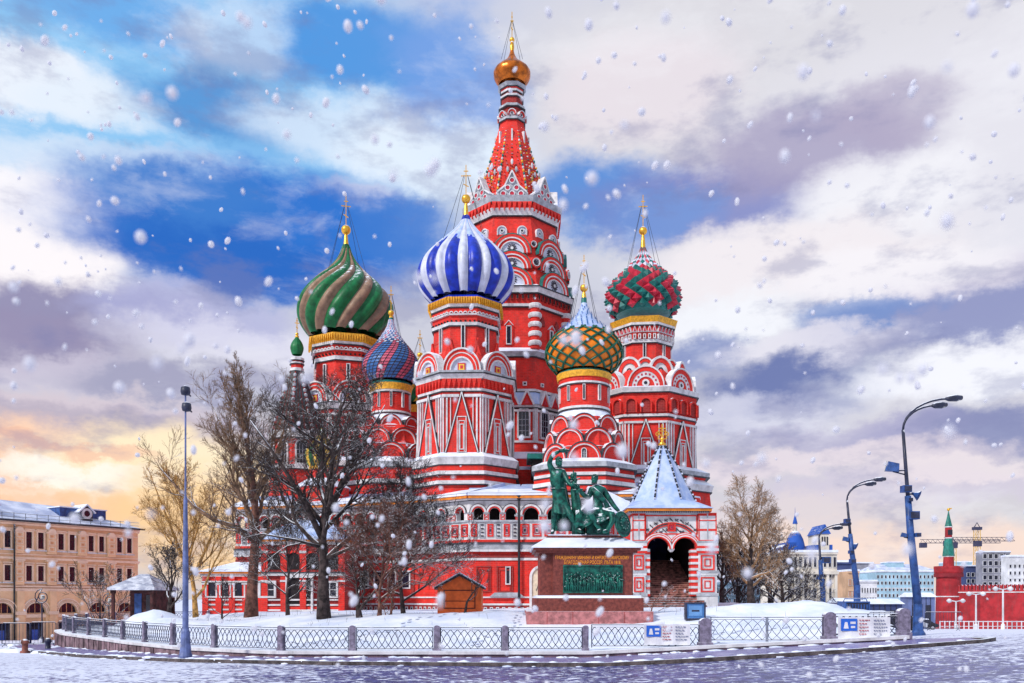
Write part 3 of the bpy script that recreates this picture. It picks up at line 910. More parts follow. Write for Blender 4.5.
def checkered(rows, N, fn, twist=0.0, bump=.05):
    mb = MB(); K = len(rows)
    for j in range(K - 1):
        (r0, z0), (r1, z1) = rows[j], rows[j + 1]
        for i in range(N):
            a = 2 * pi * i / N + twist * j / K; b = a + 2 * pi / N
            a2, b2 = a + twist / K, b + twist / K
            m = fn(i, j, K)
            e = .10 * (b - a)
            k = 1 + bump / max(r0, .3) if r0 > .8 else 1.0
            c = .12 * (z1 - z0)
            mb.add([(r0 * cos(a), r0 * sin(a), z0), (r0 * cos(b), r0 * sin(b), z0), (r1 * cos(b2), r1 * sin(b2), z1), (r1 * cos(a2), r1 * sin(a2), z1),
                    (r0 * k * cos(a + e), r0 * k * sin(a + e), z0 + c), (r0 * k * cos(b - e), r0 * k * sin(b - e), z0 + c), (r1 * k * cos(b2 - e), r1 * k * sin(b2 - e), z1 - c), (r1 * k * cos(a2 + e), r1 * k * sin(a2 + e), z1 - c)],
                   [(4, 5, 6, 7)], m)
            mb.add([(r0 * cos(a), r0 * sin(a), z0), (r0 * cos(b), r0 * sin(b), z0), (r1 * cos(b2), r1 * sin(b2), z1), (r1 * cos(a2), r1 * sin(a2), z1),
                    (r0 * k * cos(a + e), r0 * k * sin(a + e), z0 + c), (r0 * k * cos(b - e), r0 * k * sin(b - e), z0 + c), (r1 * k * cos(b2 - e), r1 * k * sin(b2 - e), z1 - c), (r1 * k * cos(a2 + e), r1 * k * sin(a2 + e), z1 - c)],
                   [(0, 1, 5, 4), (1, 2, 6, 5), (2, 3, 7, 6), (3, 0, 4, 7)], ORNM if j < K * .6 else PALE)
    return mb
def cross_on(T, ball_y, top_y, neck_y, base_y, dome_r_y, r_ball=4.5, arms=5.0, wires=True):
    """gilded neck, ball and cross above a dome; rows in pixels at the tower's own distance"""
    zc = lambda y: CH + (HY - y) / F * T.Y
    s_ = T.s; mb = MB()
    mb.lathe([(2.9 * s_ * r_ball / 4.5, zc(base_y)), (2.2 * s_, zc((base_y + neck_y) / 2)), (1.7 * s_, zc(neck_y)), (1.2 * s_, zc(ball_y + r_ball * .9))], 12, GOLD, smooth=True)
    mb.ball((0, 0, zc(ball_y)), r_ball * s_, GOLD, 14)
    H = zc(top_y) - zc(ball_y)
    z0 = zc(ball_y)
    w_ = .75 * s_
    M = Matrix.Rotation(T.rot, 4, 'Z'); mb.M = M
    mb.box(-w_ / 2, w_ / 2, -w_ / 2, w_ / 2, z0 + r_ball * s_ * .8, z0 + H, GOLD)
    for (f, l_) in ((.82, arms * .45), (.68, arms), ):
        mb.box(-l_ * s_, -w_ / 2, -w_ * .4, w_ * .4, z0 + H * f - w_ / 2, z0 + H * f + w_ / 2, GOLD); mb.box(w_ / 2, l_ * s_, -w_ * .4, w_ * .4, z0 + H * f - w_ / 2, z0 + H * f + w_ / 2, GOLD)
    mb.bar((-arms * .5 * s_, z0 + H * .44), (arms * .5 * s_, z0 + H * .36), w_ * .9, -w_ * .6, w_ * .6, GOLD)
    mb.M = None
    put('golden_cross', mb, T.node, (T.X, T.Y, 0))
    if wires:
        mb = MB(); rr, yy = dome_r_y
        for i in range(4):
            a = T.rot + pi / 4 + i * pi / 2
            mb.tube([(arms * .5 * s_ * cos(a), arms * .5 * s_ * sin(a), z0 + H * .68), (rr * s_ * cos(a), rr * s_ * sin(a), zc(yy))], .022, 3, PIPE, False)
        put('guy_wires', mb, T.node, (T.X, T.Y, 0))
def frieze(T, r, y0, y1, style, n=8):
    """ornamented band between rows y0 (top) and y1 (bottom)"""
    mb = MB()
    mid = (y0 + y1) / 2; zt, zb = T.z(y0), T.z(y1); H = zt - zb
    for k in range(-2, 3):
        p, ph = T.F_(k, r, 0, n)
        mb.M = Matrix.Translation(Vector((p.x, p.y, 0))) @ Matrix.Rotation(ph, 4, 'Z')
        hw = r * T.s * tan(pi / n)
        if style == 'arcs':
            c = 6
            for i in range(c):
                x = -hw + (i + .5) * 2 * hw / c; R_ = hw / c * .92
                mb.ring(x, zb + H * .56, R_ * .62, R_, -.16, .1, WHT, 1, 7)
                q = R_ * .5
                mb.poly([(x, zb + H * .06), (x + q, zb + H * .06 + q), (x, zb + H * .06 + 2 * q), (x - q, zb + H * .06 + q)], -.10, .1, DARKIN)
            mb.box(-hw, hw, -.2, .1, zb + H * .46, zb + H * .52, WHT)
        elif style == 'zigzag':
            c = 5
            for i in range(c):
                x = -hw + (i + .5) * 2 * hw / c; q = hw / c
                mb.poly([(x - q * .9, zb + H * .5), (x + q * .9, zb + H * .5), (x, zt - H * .04)], -.13, .1, WHT)
                mb.poly([(x - q * .5, zb + H * .54), (x + q * .5, zb + H * .54), (x, zt - H * .2)], -.18, -.12, CRIM)
                mb.frame(x - q * .55, x + q * .55, zb + H * .08, zb + H * .38, q * .3, -.14, .1, WHT)
        elif style == 'dentil':
            c = 9
            for i in range(c):
                x = -hw + (i + .5) * 2 * hw / c; q = hw / c * .5
                mb.box(x - q, x + q, -.14, .1, zb + H * .3, zt, RED2)
                mb.box(x - q * .6, x + q * .6, -.18, -.1, zb + H * .4, zt - H * .2, DARKIN)
        elif style == 'teeth':
            c = 8
            for i in range(c):
                x = -hw + (i + .5) * 2 * hw / c; q = hw / c
                mb.poly([(x - q * .95, zt), (x, zb + H * .1), (x + q * .95, zt)], -.16, .1, RED)
        elif style == 'niches':
            c = 3
            for i in range(c):
                x = -hw + (i + .5) * 2 * hw / c; q = hw / c * .62
                mb.half(x, zb + H * .45, q, -.02, .1, RED2); mb.box(x - q, x + q, -.02, .1, zb, zb + H * .45, RED2)
                mb.ring(x, zb + H * .45, q, q * 1.3, -.22, .1, RED, 1, 8)
                for sg in (-1, 1): mb.box(x + sg * q * 1.15 - q * .15, x + sg * q * 1.15 + q * .15, -.22, .1, zb, zb + H * .45, RED)
        elif style == 'gold':
            c = 12
            for i in range(c):
                x = -hw + (i + .5) * 2 * hw / c; q = hw / c * .6
                mb.poly([(x - q, zt), (x, zb), (x + q, zt)], -.1, .1, GOLDP)
    mb.M = None
    world_put('frieze', mb, T.node, (T.X, T.Y, 0))
def tri_face(T, k, a_px, ytop, ybot, hw_px, win=True, wkind='slit', bars=True):
    """the tall white-edged triangle with its window, and white pilaster strips between"""
    zt, zb = T.z(ytop), T.z(ybot); s_ = T.s; H = zt - zb; hw = hw_px * s_
    mb = MB(); tw = 1.0 * s_
    half = a_px * tan(pi / 8) * s_
    mb.poly([(-hw, zb), (hw, zb), (0, zt)], -.14, .05, RED)
    mb.bar((-hw, zb), (0, zt), tw * 2.1, -.19, .05, LEAD_SHADE); mb.bar((hw, zb), (0, zt), tw * 2.1, -.195, .05, LEAD_SHADE)  # wider dark underlay paints a shadow edge beside the white bars
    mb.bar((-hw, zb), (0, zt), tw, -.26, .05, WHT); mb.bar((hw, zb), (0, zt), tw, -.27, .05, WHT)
    y0 = -.18
    ww = 4.6 * s_
    mb.frame(-ww, ww, zb, zb + H * .60, tw * .8, -.22, -.1, WHT)
    mb.frame(-ww * .62, ww * .62, zb, zb + H * .53, tw * .6, -.22, -.1, WHT)
    if bars:
        for sg in (-1, 1):
            for u, w_ in ((half - 1.0 * s_, 1.3 * s_), (half - 4.4 * s_, 1.5 * s_), (half - 8.0 * s_, .8 * s_)):
                # strips start above the sloping side of the triangle
                zlow = zb + H * max(0, 1 - (u + w_ / 2) / hw) + .15 if u < hw else zb
                if u - w_ / 2 > 0: mb.box(sg * u - w_ / 2, sg * u + w_ / 2, -.12, .05, zlow, zt - H * .08, WHT)
            xa, xb = sorted((sg * (hw * .16), sg * (half - .02)))
            mb.box(xa, xb, -.2, .05, zt - H * .08, zt - H * .035, WHT)
    p, ph = T.F_(k, a_px)
    p.z = 0
    put('triangular_gable', mb, T.node, p, ph)
    if win:
        p2, ph = T.F_(k, a_px, 0, out=.10); p2.z = zb + H * .06
        put('window', window(2.6 * s_, H * .40, 'slit' if wkind == 'slit' else wkind), T.node, p2, ph)

def mini_gables(T, row_specs):
    for (n, y, a_px, R_px, style, off, ks, sz) in row_specs:
        me = kok(R_px * T.s, style, sz)
        for k in ks:
            ph = T.rot + (k + off) * 2 * pi / n
            a = a_px * T.s
            p = Vector((T.X + sin(ph) * a, T.Y - cos(ph) * a, T.z(y)))
            put('gable_arch', me, T.node, p, ph)

# ================= A: blue and white dome, front left of the spire
T = Tower(466, 77, -5, 'tower with the blue and white striped onion dome', 44)
T.oct([(50, 468), (51, 500)], RED); T.oct([(52.5, 474.5), (52.5, 478)], WHT); T.oct([(53, 484), (53, 487.5)], WHT); T.oct([(53.5, 497), (54, 504)], RED2)
T.oct([(50.5, 468), (53, 461)], WHT); T.oct([(53, 461), (46, 455.5)], SNOW)
T.oct([(45.5, 456), (44.5, 394)], RED)
T.oct([(45.5, 395.5), (46, 393)], WHT); T.oct([(45, 393), (47, 384)], RED); T.oct([(47, 384), (50, 378.5)], WHT); T.oct([(50, 378.5), (50.5, 376.5)], GRY)
T.oct([(46, 377), (43, 372), (34, 355), (31, 350)], RED)
T.oct([(31.5, 352), (30.5, 326)], RED)
T.oct([(32, 327), (33, 324)], WHT); T.oct([(31.8, 324), (32.4, 308)], RED); T.oct([(33, 309), (34, 306)], WHT); T.oct([(34, 306), (36, 300)], GOLDP); T.oct([(36, 300), (33, 297)], BLUE)
T.start()
for k in range(-2, 3):
    T.face('gable_arch', kok(44.5 * tan(pi / 8) * T.s * 1.0, 'A', 1.2), k, 46, 377)
    T.face('window', window(2.6 * T.s, 24 * T.s), k, 31, 352, out=.02)
    tri_face(T, k, 45, 397, 456, 15.5)
    # flared skirts between the drum windows
    mb = MB(); q = T.s
    for sg in (-1, 1):
        mb.poly([(sg * 12.3 * q - 5 * q, 0), (sg * 12.3 * q + 5 * q, 0), (sg * 12.3 * q, 17 * q)], -.25, .3, RED)
    T.face('drum_skirt', mb, k, 30.5, 357)
frieze(T, 32.2, 308, 325, 'arcs'); frieze(T, 46, 384, 394, 'teeth'); frieze(T, 35.5, 300, 307, 'gold')
rows = dome_rows([(3.4, 216), (5.5, 222), (12, 231), (21, 240), (31, 250), (39.5, 259.5), (44.5, 268), (46.6, 277), (45.8, 285), (43, 292), (38.5, 298), (34, 303)], 44, T)
put('onion_dome', ribbed(rows, 24, 0, [BLUE, PALE], .10, snow_from=.57, phase=.1, sub=7, wide=8), T.node, (T.X, T.Y, 0), label='blue and white striped onion dome with an icy cap')
cross_on(T, 199, 165, 205, 217, (30, 250), 4.6, 5)
TA = T

# ================= B: orange dome with green lattice
T = Tower(584, 72, 0, 'round drum with the orange dome under green lattice', 34)
T.oct([(50, 493), (48, 471)], RED); T.oct([(50, 488), (50, 484)], WHT); T.oct([(49, 479), (49, 476)], WHT); T.oct([(51, 471), (51, 466)], GRY); T.oct([(51, 466), (40, 461)], SNOW)
T.oct([(38, 464), (37, 447)], RED); T.oct([(38, 449), (33, 446)], SNOW); T.oct([(34.5, 447), (33.5, 431)], RED); T.oct([(34.5, 433), (30, 430)], SNOW)
T.oct([(30.5, 431), (30, 418)], RED); T.oct([(31.5, 419), (24.5, 409)], SNOW, 24)
T.oct([(25, 411), (24.6, 382)], RED, 32, True); T.oct([(26, 408.5), (26, 406)], WHT, 32); T.oct([(25.6, 383.5), (25.8, 381.5)], WHT, 32); T.oct([(25.2, 381.5), (25.5, 377)], RED, 32)
T.oct([(26.8, 377), (27.6, 371)], GOLDP, 32); T.oct([(27.6, 371), (26, 369)], TEAL, 32)
T.start()
mini_gables(T, [(8, 463, 37.5, 17.4, 'B', 0, range(-2, 3), 1.05), (8, 446.5, 34, 15.6, 'B', .5, range(-3, 3), 1.05), (8, 431, 30.5, 13.8, 'B', 0, range(-2, 3), 1.1)])
for k in range(-3, 4):
    T.face('window', window(1.7 * T.s, 14 * T.s), k, 24.6, 400, n=10, out=.02)
T.face('window', window(4 * T.s, 9 * T.s, 'arch'), 0, 38.5, 461, out=.05)
rows = dome_rows([(2.6, 302), (4.5, 309), (9.5, 318), (17, 326), (25, 333), (32, 340), (36.5, 348), (37.6, 356), (35.5, 363), (31, 369), (27, 373)], 40, T)
put('onion_dome', latticed(rows, 15, 1.75, T, CH + (HY - 333) / F * T.Y), T.node, (T.X, T.Y, 0), label='orange onion dome with green lattice and frosted cap')
mb = MB(); mb.lathe([(3.2 * T.s, CH + (HY - 306) / F * T.Y), (2.6 * T.s, CH + (HY - 298) / F * T.Y)], 12, TEAL, smooth=True)
put('dome_neck', mb, T.node, (T.X, T.Y, 0))
cross_on(T, 288, 255, 293, 299, (20, 330), 4.0, 3.6)
TB = T

# ================= C: green and crimson studded dome
T = Tower(643, 86, 3, 'tower with the green and crimson studded onion dome', 47)
T.oct([(64, 512), (62, 492)], RED); T.oct([(64, 493), (66, 487)], WHT); T.oct([(66, 487), (56, 480)], SNOW)
T.oct([(56, 482), (60, 478)], RED); T.oct([(62, 478), (62.5, 474)], GRY); T.oct([(62.5, 474), (50, 468)], SNOW)
T.oct([(49, 470), (49, 421)], RED); T.oct([(50, 421), (50, 418.5)], WHT); T.oct([(48.5, 418.5), (50.5, 397)], RED); T.oct([(52, 397.5), (53.5, 393)], WHT); T.oct([(53.5, 393), (46, 390)], SNOW)
T.oct([(47, 392), (37, 372), (30, 364)], RED); T.oct([(30, 367), (26.5, 362)], SNOW)
T.oct([(26.5, 364), (26, 341)], RED); T.oct([(27.5, 342), (28, 339)], WHT); T.oct([(27, 339), (29, 324)], RED); T.oct([(30, 325), (30.3, 322.5)], WHT); T.oct([(30, 322.5), (33, 317)], GOLDP)
T.start()
mini_gables(T, [(8, 392, 47, 17.6, 'C', 0, range(-2, 3), 1.15), (8, 375, 38, 12.5, 'D', .5, range(-3, 3), 1.25), (8, 371, 35, 9.0, 'D', 0, range(-2, 3), 1.25)])
for k in range(-2, 3):
    tri_face(T, k, 49, 424, 469, 14.5, bars=True)
    T.face('window', window(2.0 * T.s, 18 * T.s), k, 26.2, 361, out=.02)
frieze(T, 28.6, 324, 340, 'zigzag'); frieze(T, 50.5, 398, 417, 'niches')
rows = dome_rows([(2.4, 247), (4.2, 253), (8.8, 261), (15.5, 269), (23.5, 278), (30.5, 286), (34.2, 294), (34.8, 302), (32.5, 309), (28, 316)], 19, T)
put('onion_dome', studded(rows, 18, lambda i, j, K: (PALE if (j > K * .52 and j % 2) else (TEAL if (i + j // 3) % 2 else CRIM)), .46), T.node, (T.X, T.Y, 0), label='onion dome of green and crimson pyramid studs')
cross_on(T, 231, 195, 237, 249, (24, 278), 4.2, 4.4)
TC = T

# ================= D: green and tan spiral dome
T = Tower(346, 92, 4, 'tower with the green and tan spiral onion dome', 42)
T.oct([(52, 505), (50, 470)], RED); T.oct([(53, 482), (53, 479)], WHT); T.oct([(54, 470), (54, 465)], WHT); T.oct([(54, 465), (44, 459)], SNOW)
T.oct([(43, 461), (42.5, 412)], RED); T.oct([(44, 413), (47, 407)], WHT); T.oct([(47, 407), (41, 404)], GRY); T.oct([(42, 406), (30, 384)], RED)
T.oct([(30.5, 388), (28.5, 359)], RED); T.oct([(30, 361), (31, 357.5)], WHT); T.oct([(30, 357.5), (31.5, 345)], RED); T.oct([(33, 346), (33.4, 343.5)], WHT); T.oct([(33.4, 343.5), (36, 336)], GOLDP)
T.start()
for k in range(-2, 3):
    T.face('gable_arch', kok(16.5 * T.s, 'A', 1.2), k, 43, 405)
    T.face('window', window(2.4 * T.s, 22 * T.s), k, 29, 388, out=.12)
    tri_face(T, k, 43.2, 416, 460, 14)
frieze(T, 31.2, 346, 357, 'arcs'); frieze(T, 35.4, 337, 344, 'gold')
rows = dome_rows([(4, 247), (6, 254), (11, 263), (18.5, 272), (28, 281), (37, 291), (43, 301), (45.2, 312), (44, 322), (39.5, 331), (34, 338)], 40, T)
put('onion_dome', ribbed(rows, 18, 1.7, [GREEN, TAN], .12, 1, sub=7, wide=8), T.node, (T.X, T.Y, 0), label='onion dome with green and tan ribs twisting to the top')
mb = MB(); mb.lathe([(4.6 * T.s, CH + (HY - 252) / F * T.Y), (3.4 * T.s, CH + (HY - 245) / F * T.Y)], 12, GREEN, smooth=True); put('dome_neck', mb, T.node, (T.X, T.Y, 0))
cross_on(T, 230, 195, 236, 247, (26, 279), 4.8, 4.6)

# ================= E: small blue and rose patterned dome
T = Tower(391, 84, 0, 'small drum with the blue and rose patterned onion dome', 30)
T.oct([(42, 500), (42, 470)], RED); T.oct([(43, 486), (43, 482)], WHT); T.oct([(43, 470), (43, 465)], GRY); T.oct([(43, 465), (36, 459)], SNOW)
T.oct([(35, 462), (34, 444)], RED); T.oct([(35, 446), (31, 443)], SNOW); T.oct([(31.5, 445), (30.5, 427)], RED); T.oct([(31, 429), (19, 413)], SNOW, 24)
T.oct([(19.2, 416), (18.8, 389)], RED, 32, True); T.oct([(20, 412), (20, 410)], WHT, 32); T.oct([(19.6, 391), (19.8, 389)], WHT, 32); T.oct([(20.5, 389), (21.5, 382.5)], GOLDP, 32); T.oct([(21.5, 382.5), (20, 380)], TEAL, 32)
T.start()
mini_gables(T, [(8, 461, 35, 15.4, 'B', 0, range(-2, 3), 1.05), (8, 444.5, 31.5, 14, 'B', .5, range(-3, 3), 1.05), (8, 429, 27, 11.5, 'B', 0, range(-2, 3), 1.1)])
for k in range(-3, 4): T.face('window', window(1.5 * T.s, 14 * T.s), k, 18.8, 406, n=10, out=.02)
rows = dome_rows([(2.6, 320), (4, 326), (8, 334), (13.5, 342), (20, 350), (25.5, 358), (28.2, 366), (27.6, 373), (24.5, 379), (21.5, 383)], 24, T)
put('onion_dome', checkered(rows, 35, lambda i, j, K: (PALE if (j > K * .52 and (i + j) % 2) else (STEEL if i % 5 < 3 else PINK)), twist=1.5), T.node, (T.X, T.Y, 0), label='onion dome of blue and rose patterned tiles')
mb = MB(); mb.lathe([(3.2 * T.s, CH + (HY - 326) / F * T.Y), (2.2 * T.s, CH + (HY - 318) / F * T.Y)], 12, TEAL, smooth=True); put('dome_neck', mb, T.node, (T.X, T.Y, 0))
cross_on(T, 313, 286, 316, 321, (14, 340), 3.0, 2.6)

# ================= F: dome seen in a sliver behind A and E
T = Tower(420, 104, 0, 'far tower with a green and gold spiral dome behind the blue one', 28)
T.oct([(26, 500), (26, 414)], RED); T.oct([(27, 414), (28, 407)], GOLDP)
T.start()
rows = dome_rows([(2.4, 358), (4, 362), (10, 367), (19, 374), (26, 383), (28.5, 391), (27.5, 399), (24.5, 407)], 28, T)
put('onion_dome', ribbed(rows, 18, 1.9, [GREEN, YELL], .10, 1), T.node, (T.X, T.Y, 0), label='green and gold spiral onion dome')
cross_on(T, 355, 330, 357, 361, (14, 368), 3.0, 2.6)

# ================= G: little green and gold dome low on the left
T = Tower(322, 80, 0, 'small chapel with a low green dome striped in gold', 16)
T.oct([(26, 515), (26, 488)], RED); T.oct([(28, 488), (13, 478)], SNOW); T.oct([(12, 480), (12, 468)], RED, 24); T.oct([(13, 469), (13, 466)], GOLDP, 24)
T.start()
rows = dome_rows([(1.5, 428), (3, 434), (9, 442), (15, 450), (16, 457), (14.5, 463), (12, 468)], 24, T)
put('onion_dome', ribbed(rows, 16, 0, [GREEN, YELL], .08), T.node, (T.X, T.Y, 0), label='low green onion dome striped in gold')

# ================= H: tented bell tower on the left
T = Tower(297, 88, 10, 'tented bell tower with a small green dome on the left', 24)
T.oct([(27, 515), (25, 470)], RED); T.oct([(27, 470), (27, 466)], WHT); T.oct([(22, 466), (22, 438)], RED); T.oct([(27, 439), (26, 431)], WHT)
T.oct([(26, 431), (6, 368)], RED2)
T.oct([(6.5, 368), (6.5, 365)], WHT); T.oct([(5.6, 365), (5.6, 357)], RED); T.oct([(6.4, 360.5), (6.4, 359)], WHT); T.oct([(6.6, 357), (6.8, 354.5)], WHT)
T.start()
mb = MB()
for k in range(-3, 4):
    ph = T.rot + k * pi / 4; e = ph + pi / 8
    for t in range(12):
        f = t / 12; y0 = 431 + (368 - 431) * f; r = (26 + (6 - 26) * f) / cos(pi / 8) * T.s * 1.0
        mb.ball((r * sin(e), -r * cos(e), T.z(y0)), .22, GRY, 6)
    mb.M = Matrix.Rotation(ph, 4, 'Z')
    a0, a1 = 26 * T.s, 6 * T.s; z0, z1 = T.z(431), T.z(368)
    for u in (-.22, 0, .22):
        w0 = .07 * a0; 
        mb.add([(u * a0 - w0, -a0 - .06, z0), (u * a0 + w0, -a0 - .06, z0), (u * a1 + w0 * .3, -a1 - .06, z1), (u * a1 - w0 * .3, -a1 - .06, z1)], [(0, 1, 2, 3)], LEAD_SHADE)
    mb.M = None
put('tent_trim', mb, T.node, (T.X, T.Y, 0))
for k in range(-2, 3): T.face('window', window(9 * T.s, 22 * T.s, 'arch'), k, 22, 464, out=.02)
rows = dome_rows([(.7, 335), (1.8, 338), (4.6, 342), (6.4, 347), (6.0, 351), (4.6, 355)], 16, T)
put('onion_dome', ribbed(rows, 12, 0, [GREEN], .04), T.node, (T.X, T.Y, 0), label='small plain green onion dome')
cross_on(T, 334, 318, 336, 338, (6, 344), 1.6, 2.2, wires=False)

# ================= T: the central tent spire
T = Tower(512, 92, 0, 'tall central tower with a red tent spire and a gilded dome', 52, .5)
T.oct([(56, 480), (56, 463)], RED); T.oct([(60, 464), (60, 458)], SNOW)
T.oct([(54, 460), (53, 412)], RED); T.oct([(55.5, 414), (56, 411)], WHT); T.oct([(57, 411), (52, 397)], ICE)
T.oct([(52, 399), (51, 364)], RED); T.oct([(52.5, 398), (52.5, 395.5)], WHT); T.oct([(53, 364), (56, 360)], GRY); T.oct([(56, 360), (52, 355.5)], SNOW)
T.oct([(52, 357), (52, 314)], RED); T.oct([(54, 316), (54.5, 313.5)], WHT); T.oct([(54, 313.5), (56, 304)], RED); T.oct([(58, 304), (60, 298)], WHT); T.oct([(60, 298), (56, 295.5)], GRY)
T.oct([(56, 297), (50, 265), (43, 228)], RED)
T.oct([(43, 230), (42, 222)], RED); T.oct([(44, 224), (47, 219)], WHT); T.oct([(46, 219), (46, 214)], RED); T.oct([(47, 214), (49, 209)], GRY); T.oct([(49, 209), (40, 205)], SNOW)
T.oct([(37, 207), (29.6, 190), (21.3, 160), (16.2, 140), (11.6, 124)], RED)
T.oct([(11.5, 125), (12, 122)], RED); T.oct([(12.8, 122), (12.5, 119)], GRY); T.oct([(11, 119), (11, 108)], RED2); T.oct([(12.8, 109), (12.2, 106)], GRY)
T.oct([(10.3, 106), (10, 93)], RED2); T.oct([(11, 98), (11.4, 96)], WHT); T.oct([(10.4, 93), (11, 91)], WHT); T.oct([(10.4, 91), (11.4, 88.5)], RED); T.oct([(11.6, 88.5), (13.8, 85.5)], GRY)
T.start()
spec = [(8, 209, 42, 14, 'G', 0, range(-2, 3), 1), (8, 264, 50.5, 18.3, 'T', 0, range(-2, 3), 1.0),
        (8, 280, 53, 18.8, 'T', 0, range(-2, 3), .9), (8, 297, 56, 19.4, 'T', 0, range(-2, 3), .9)]
for (n, y, a_px, R_px, style, off, ks, sz) in spec:
    me = kok(R_px * T.s, style, sz)
    for k in ks:
        ph = T.rot + (k + off) * 2 * pi / n; a = (a_px - .5) * T.s
        put('gable_arch', me, T.node, Vector((T.X + sin(ph) * a, T.Y - cos(ph) * a, T.z(y))), ph)
me = kok(4.8 * T.s, 'H', 1)
for k in range(-2, 3):
    for u in (-9.5, 9.5): T.face('gable_arch', me, k, 44.5, 240, u_px=u)
me = kok(4.3 * T.s, 'D', 1.1)
for k in range(-2, 3):
    T.face('medallion_arch', me, k, 12.2, 118)
# round medallions between the arches
def med(mb):
    R = 4.0 * T.s
    mb.ring(0, 0, R * .75, R, -.5, .3, RED, 1, 14, 0, 2 * pi); mb.ring(0, 0, R * .62, R * .75, -.55, .3, WHT, 1, 14, 0, 2 * pi); mb.ring(0, 0, .001, R * .62, -.3, .3, PALE, 1, 14, 0, 2 * pi)
    for i in range(4):
        a = pi * i / 4; mb.bar((-R * .5 * cos(a), -R * .5 * sin(a)), (R * .5 * cos(a), R * .5 * sin(a)), R * .13, -.4, -.28, ORNM)
mm = pre('medallion', med)
for k in range(-2, 3):
    if k < 2:
        T.face('medallion', mm, k + .5, 49 * 1.03, 254, out=-.15); T.face('medallion', mm, k + .5, 53.5 * 1.03, 274, out=-.15, sc=1.3)
# tent ribs, studs and strips
mb = MB(); rs = random.Random(8)
for k in range(-3, 4):
    ph = T.rot + k * pi / 4; e = ph + pi / 8
    if k < 3:
        for t in range(26):
            f = (t + .5) / 26; y0 = 206 + (124 - 206) * f; r = (36.5 + (10.2 - 36.5) * f) / cos(pi / 8) * T.s
            d = .13
            mb.ball((r * sin(e), -r * cos(e), T.z(y0)), d, (GOLDP, WHT, TEAL)[t % 3], 6, (1, 1, 1.3))
    mb.M = Matrix.Rotation(ph, 4, 'Z')
    for col_, (u, cnt) in enumerate(((-.30, 20), (0, 24), (.30, 20), (-.14, 14), (.14, 14))):
        for t in range(cnt):
            f = (t + .5) / cnt * (.95 if col_ < 3 else .45); a = (36.5 + (10.2 - 36.5) * f) * T.s; y0 = 206 + (124 - 206) * f
            hw = a * tan(pi / 8)
            x = u * 2 * hw + (.12 * sin(t * 1.6) if u else 0); z_ = T.z(y0); q = .085 if u else .12
            mb.add([(x - q, -a - .02, z_), (x + q, -a - .02, z_), (x, -a + .12, z_ + q * 1.6), (x, -a - .18, z_ + q * .5)], [(0, 1, 3), (1, 2, 3), (2, 0, 3)], (WHT, GOLDP, TEAL)[(t + col_) % 3])
    # lancet ornament
    a = 27 * T.s; zz = T.z(178)
    for (dx, dz, m_) in ((0, 1.1, WHT), (-.45, .3, GRY), (.45, .3, GRY), (0, -.3, YELL)):
        mb.ball((dx, -a - .08, zz + dz), .22, m_, 8, (.7, .5, 1.5))
    mb.box(-.09, .09, -16.3 * T.s - .12, -14 * T.s, T.z(146), T.z(134), WHT)
    mb.M = None
put('tent_trim', mb, T.node, (T.X, T.Y, 0))
for k in range(-2, 3):
    for u in (-12, 12): T.face('window', window(2.0 * T.s, 2.0 * T.s, 'small'), k, 51.6, 391.5, u_px=u, out=.02)
    T.face('window', window(3.0 * T.s, 16 * T.s, 'gabled'), k, 52, 352, u_px=-3 if k == 0 else 0, out=.02)
    T.face('window', window(9.5 * T.s, 26 * T.s, 'arch'), k, 53.8, 442, u_px=11, out=.02)
    T.face('window', window(9.5 * T.s, 26 * T.s, 'arch'), k, 53.8, 442, u_px=-11, out=.02)
    def niche(mb, k=k):
        s_ = T.s
        for u in (-12, 8):
            zb, zt = T.z(352), T.z(324)
            mb.poly([(u * s_ - 2.8 * s_, zb + 2), (u * s_ + 2.8 * s_, zb + 2), (u * s_ + 2.8 * s_, zt - .5), (u * s_, zt), (u * s_ - 2.8 * s_, zt - .5)], -.10, .05, RED2) if u != 8 or k else None
        # zigzag pediments over the snow ledge
    mb = MB(); niche(mb)
    s_ = T.s
    for i in range(3):
        x = (-14 + i * 14) * s_; z0 = T.z(412); q = 6.4 * s_; keep = mb; mb = MB()
        mb.poly([(x - q, z0), (x + q, z0), (x, z0 + 1.45)], -.55, .2, RED); mb.bar((x - q, z0), (x, z0 + 1.5), .18, -.7, .2, WHT); mb.bar((x + q, z0), (x, z0 + 1.5), .18, -.71, .2, WHT)
        mb.poly([(x - q * .4, z0 + .1), (x + q * .4, z0 + .1), (x, z0 + .65)], -.62, -.5, CRIM)
        p, ph = T.F_(k, 52.6); put('pediment', mb, T.node, (p.x, p.y, 0), ph); mb = keep
    for u in (-22, 0, 22):
        mb.box(u * s_ - .25, u * s_ + .25, -.2, .1, T.z(448), T.z(414), WHT)
    for (ya, yb) in ((416, 418), (446, 448), (457, 459)): mb.box(-22 * s_, 22 * s_, -.3, .1, T.z(yb), T.z(ya), WHT)
    p, ph = T.F_(k, 52.6); put('wall_ornament', mb, T.node, (p.x, p.y, 0), ph)
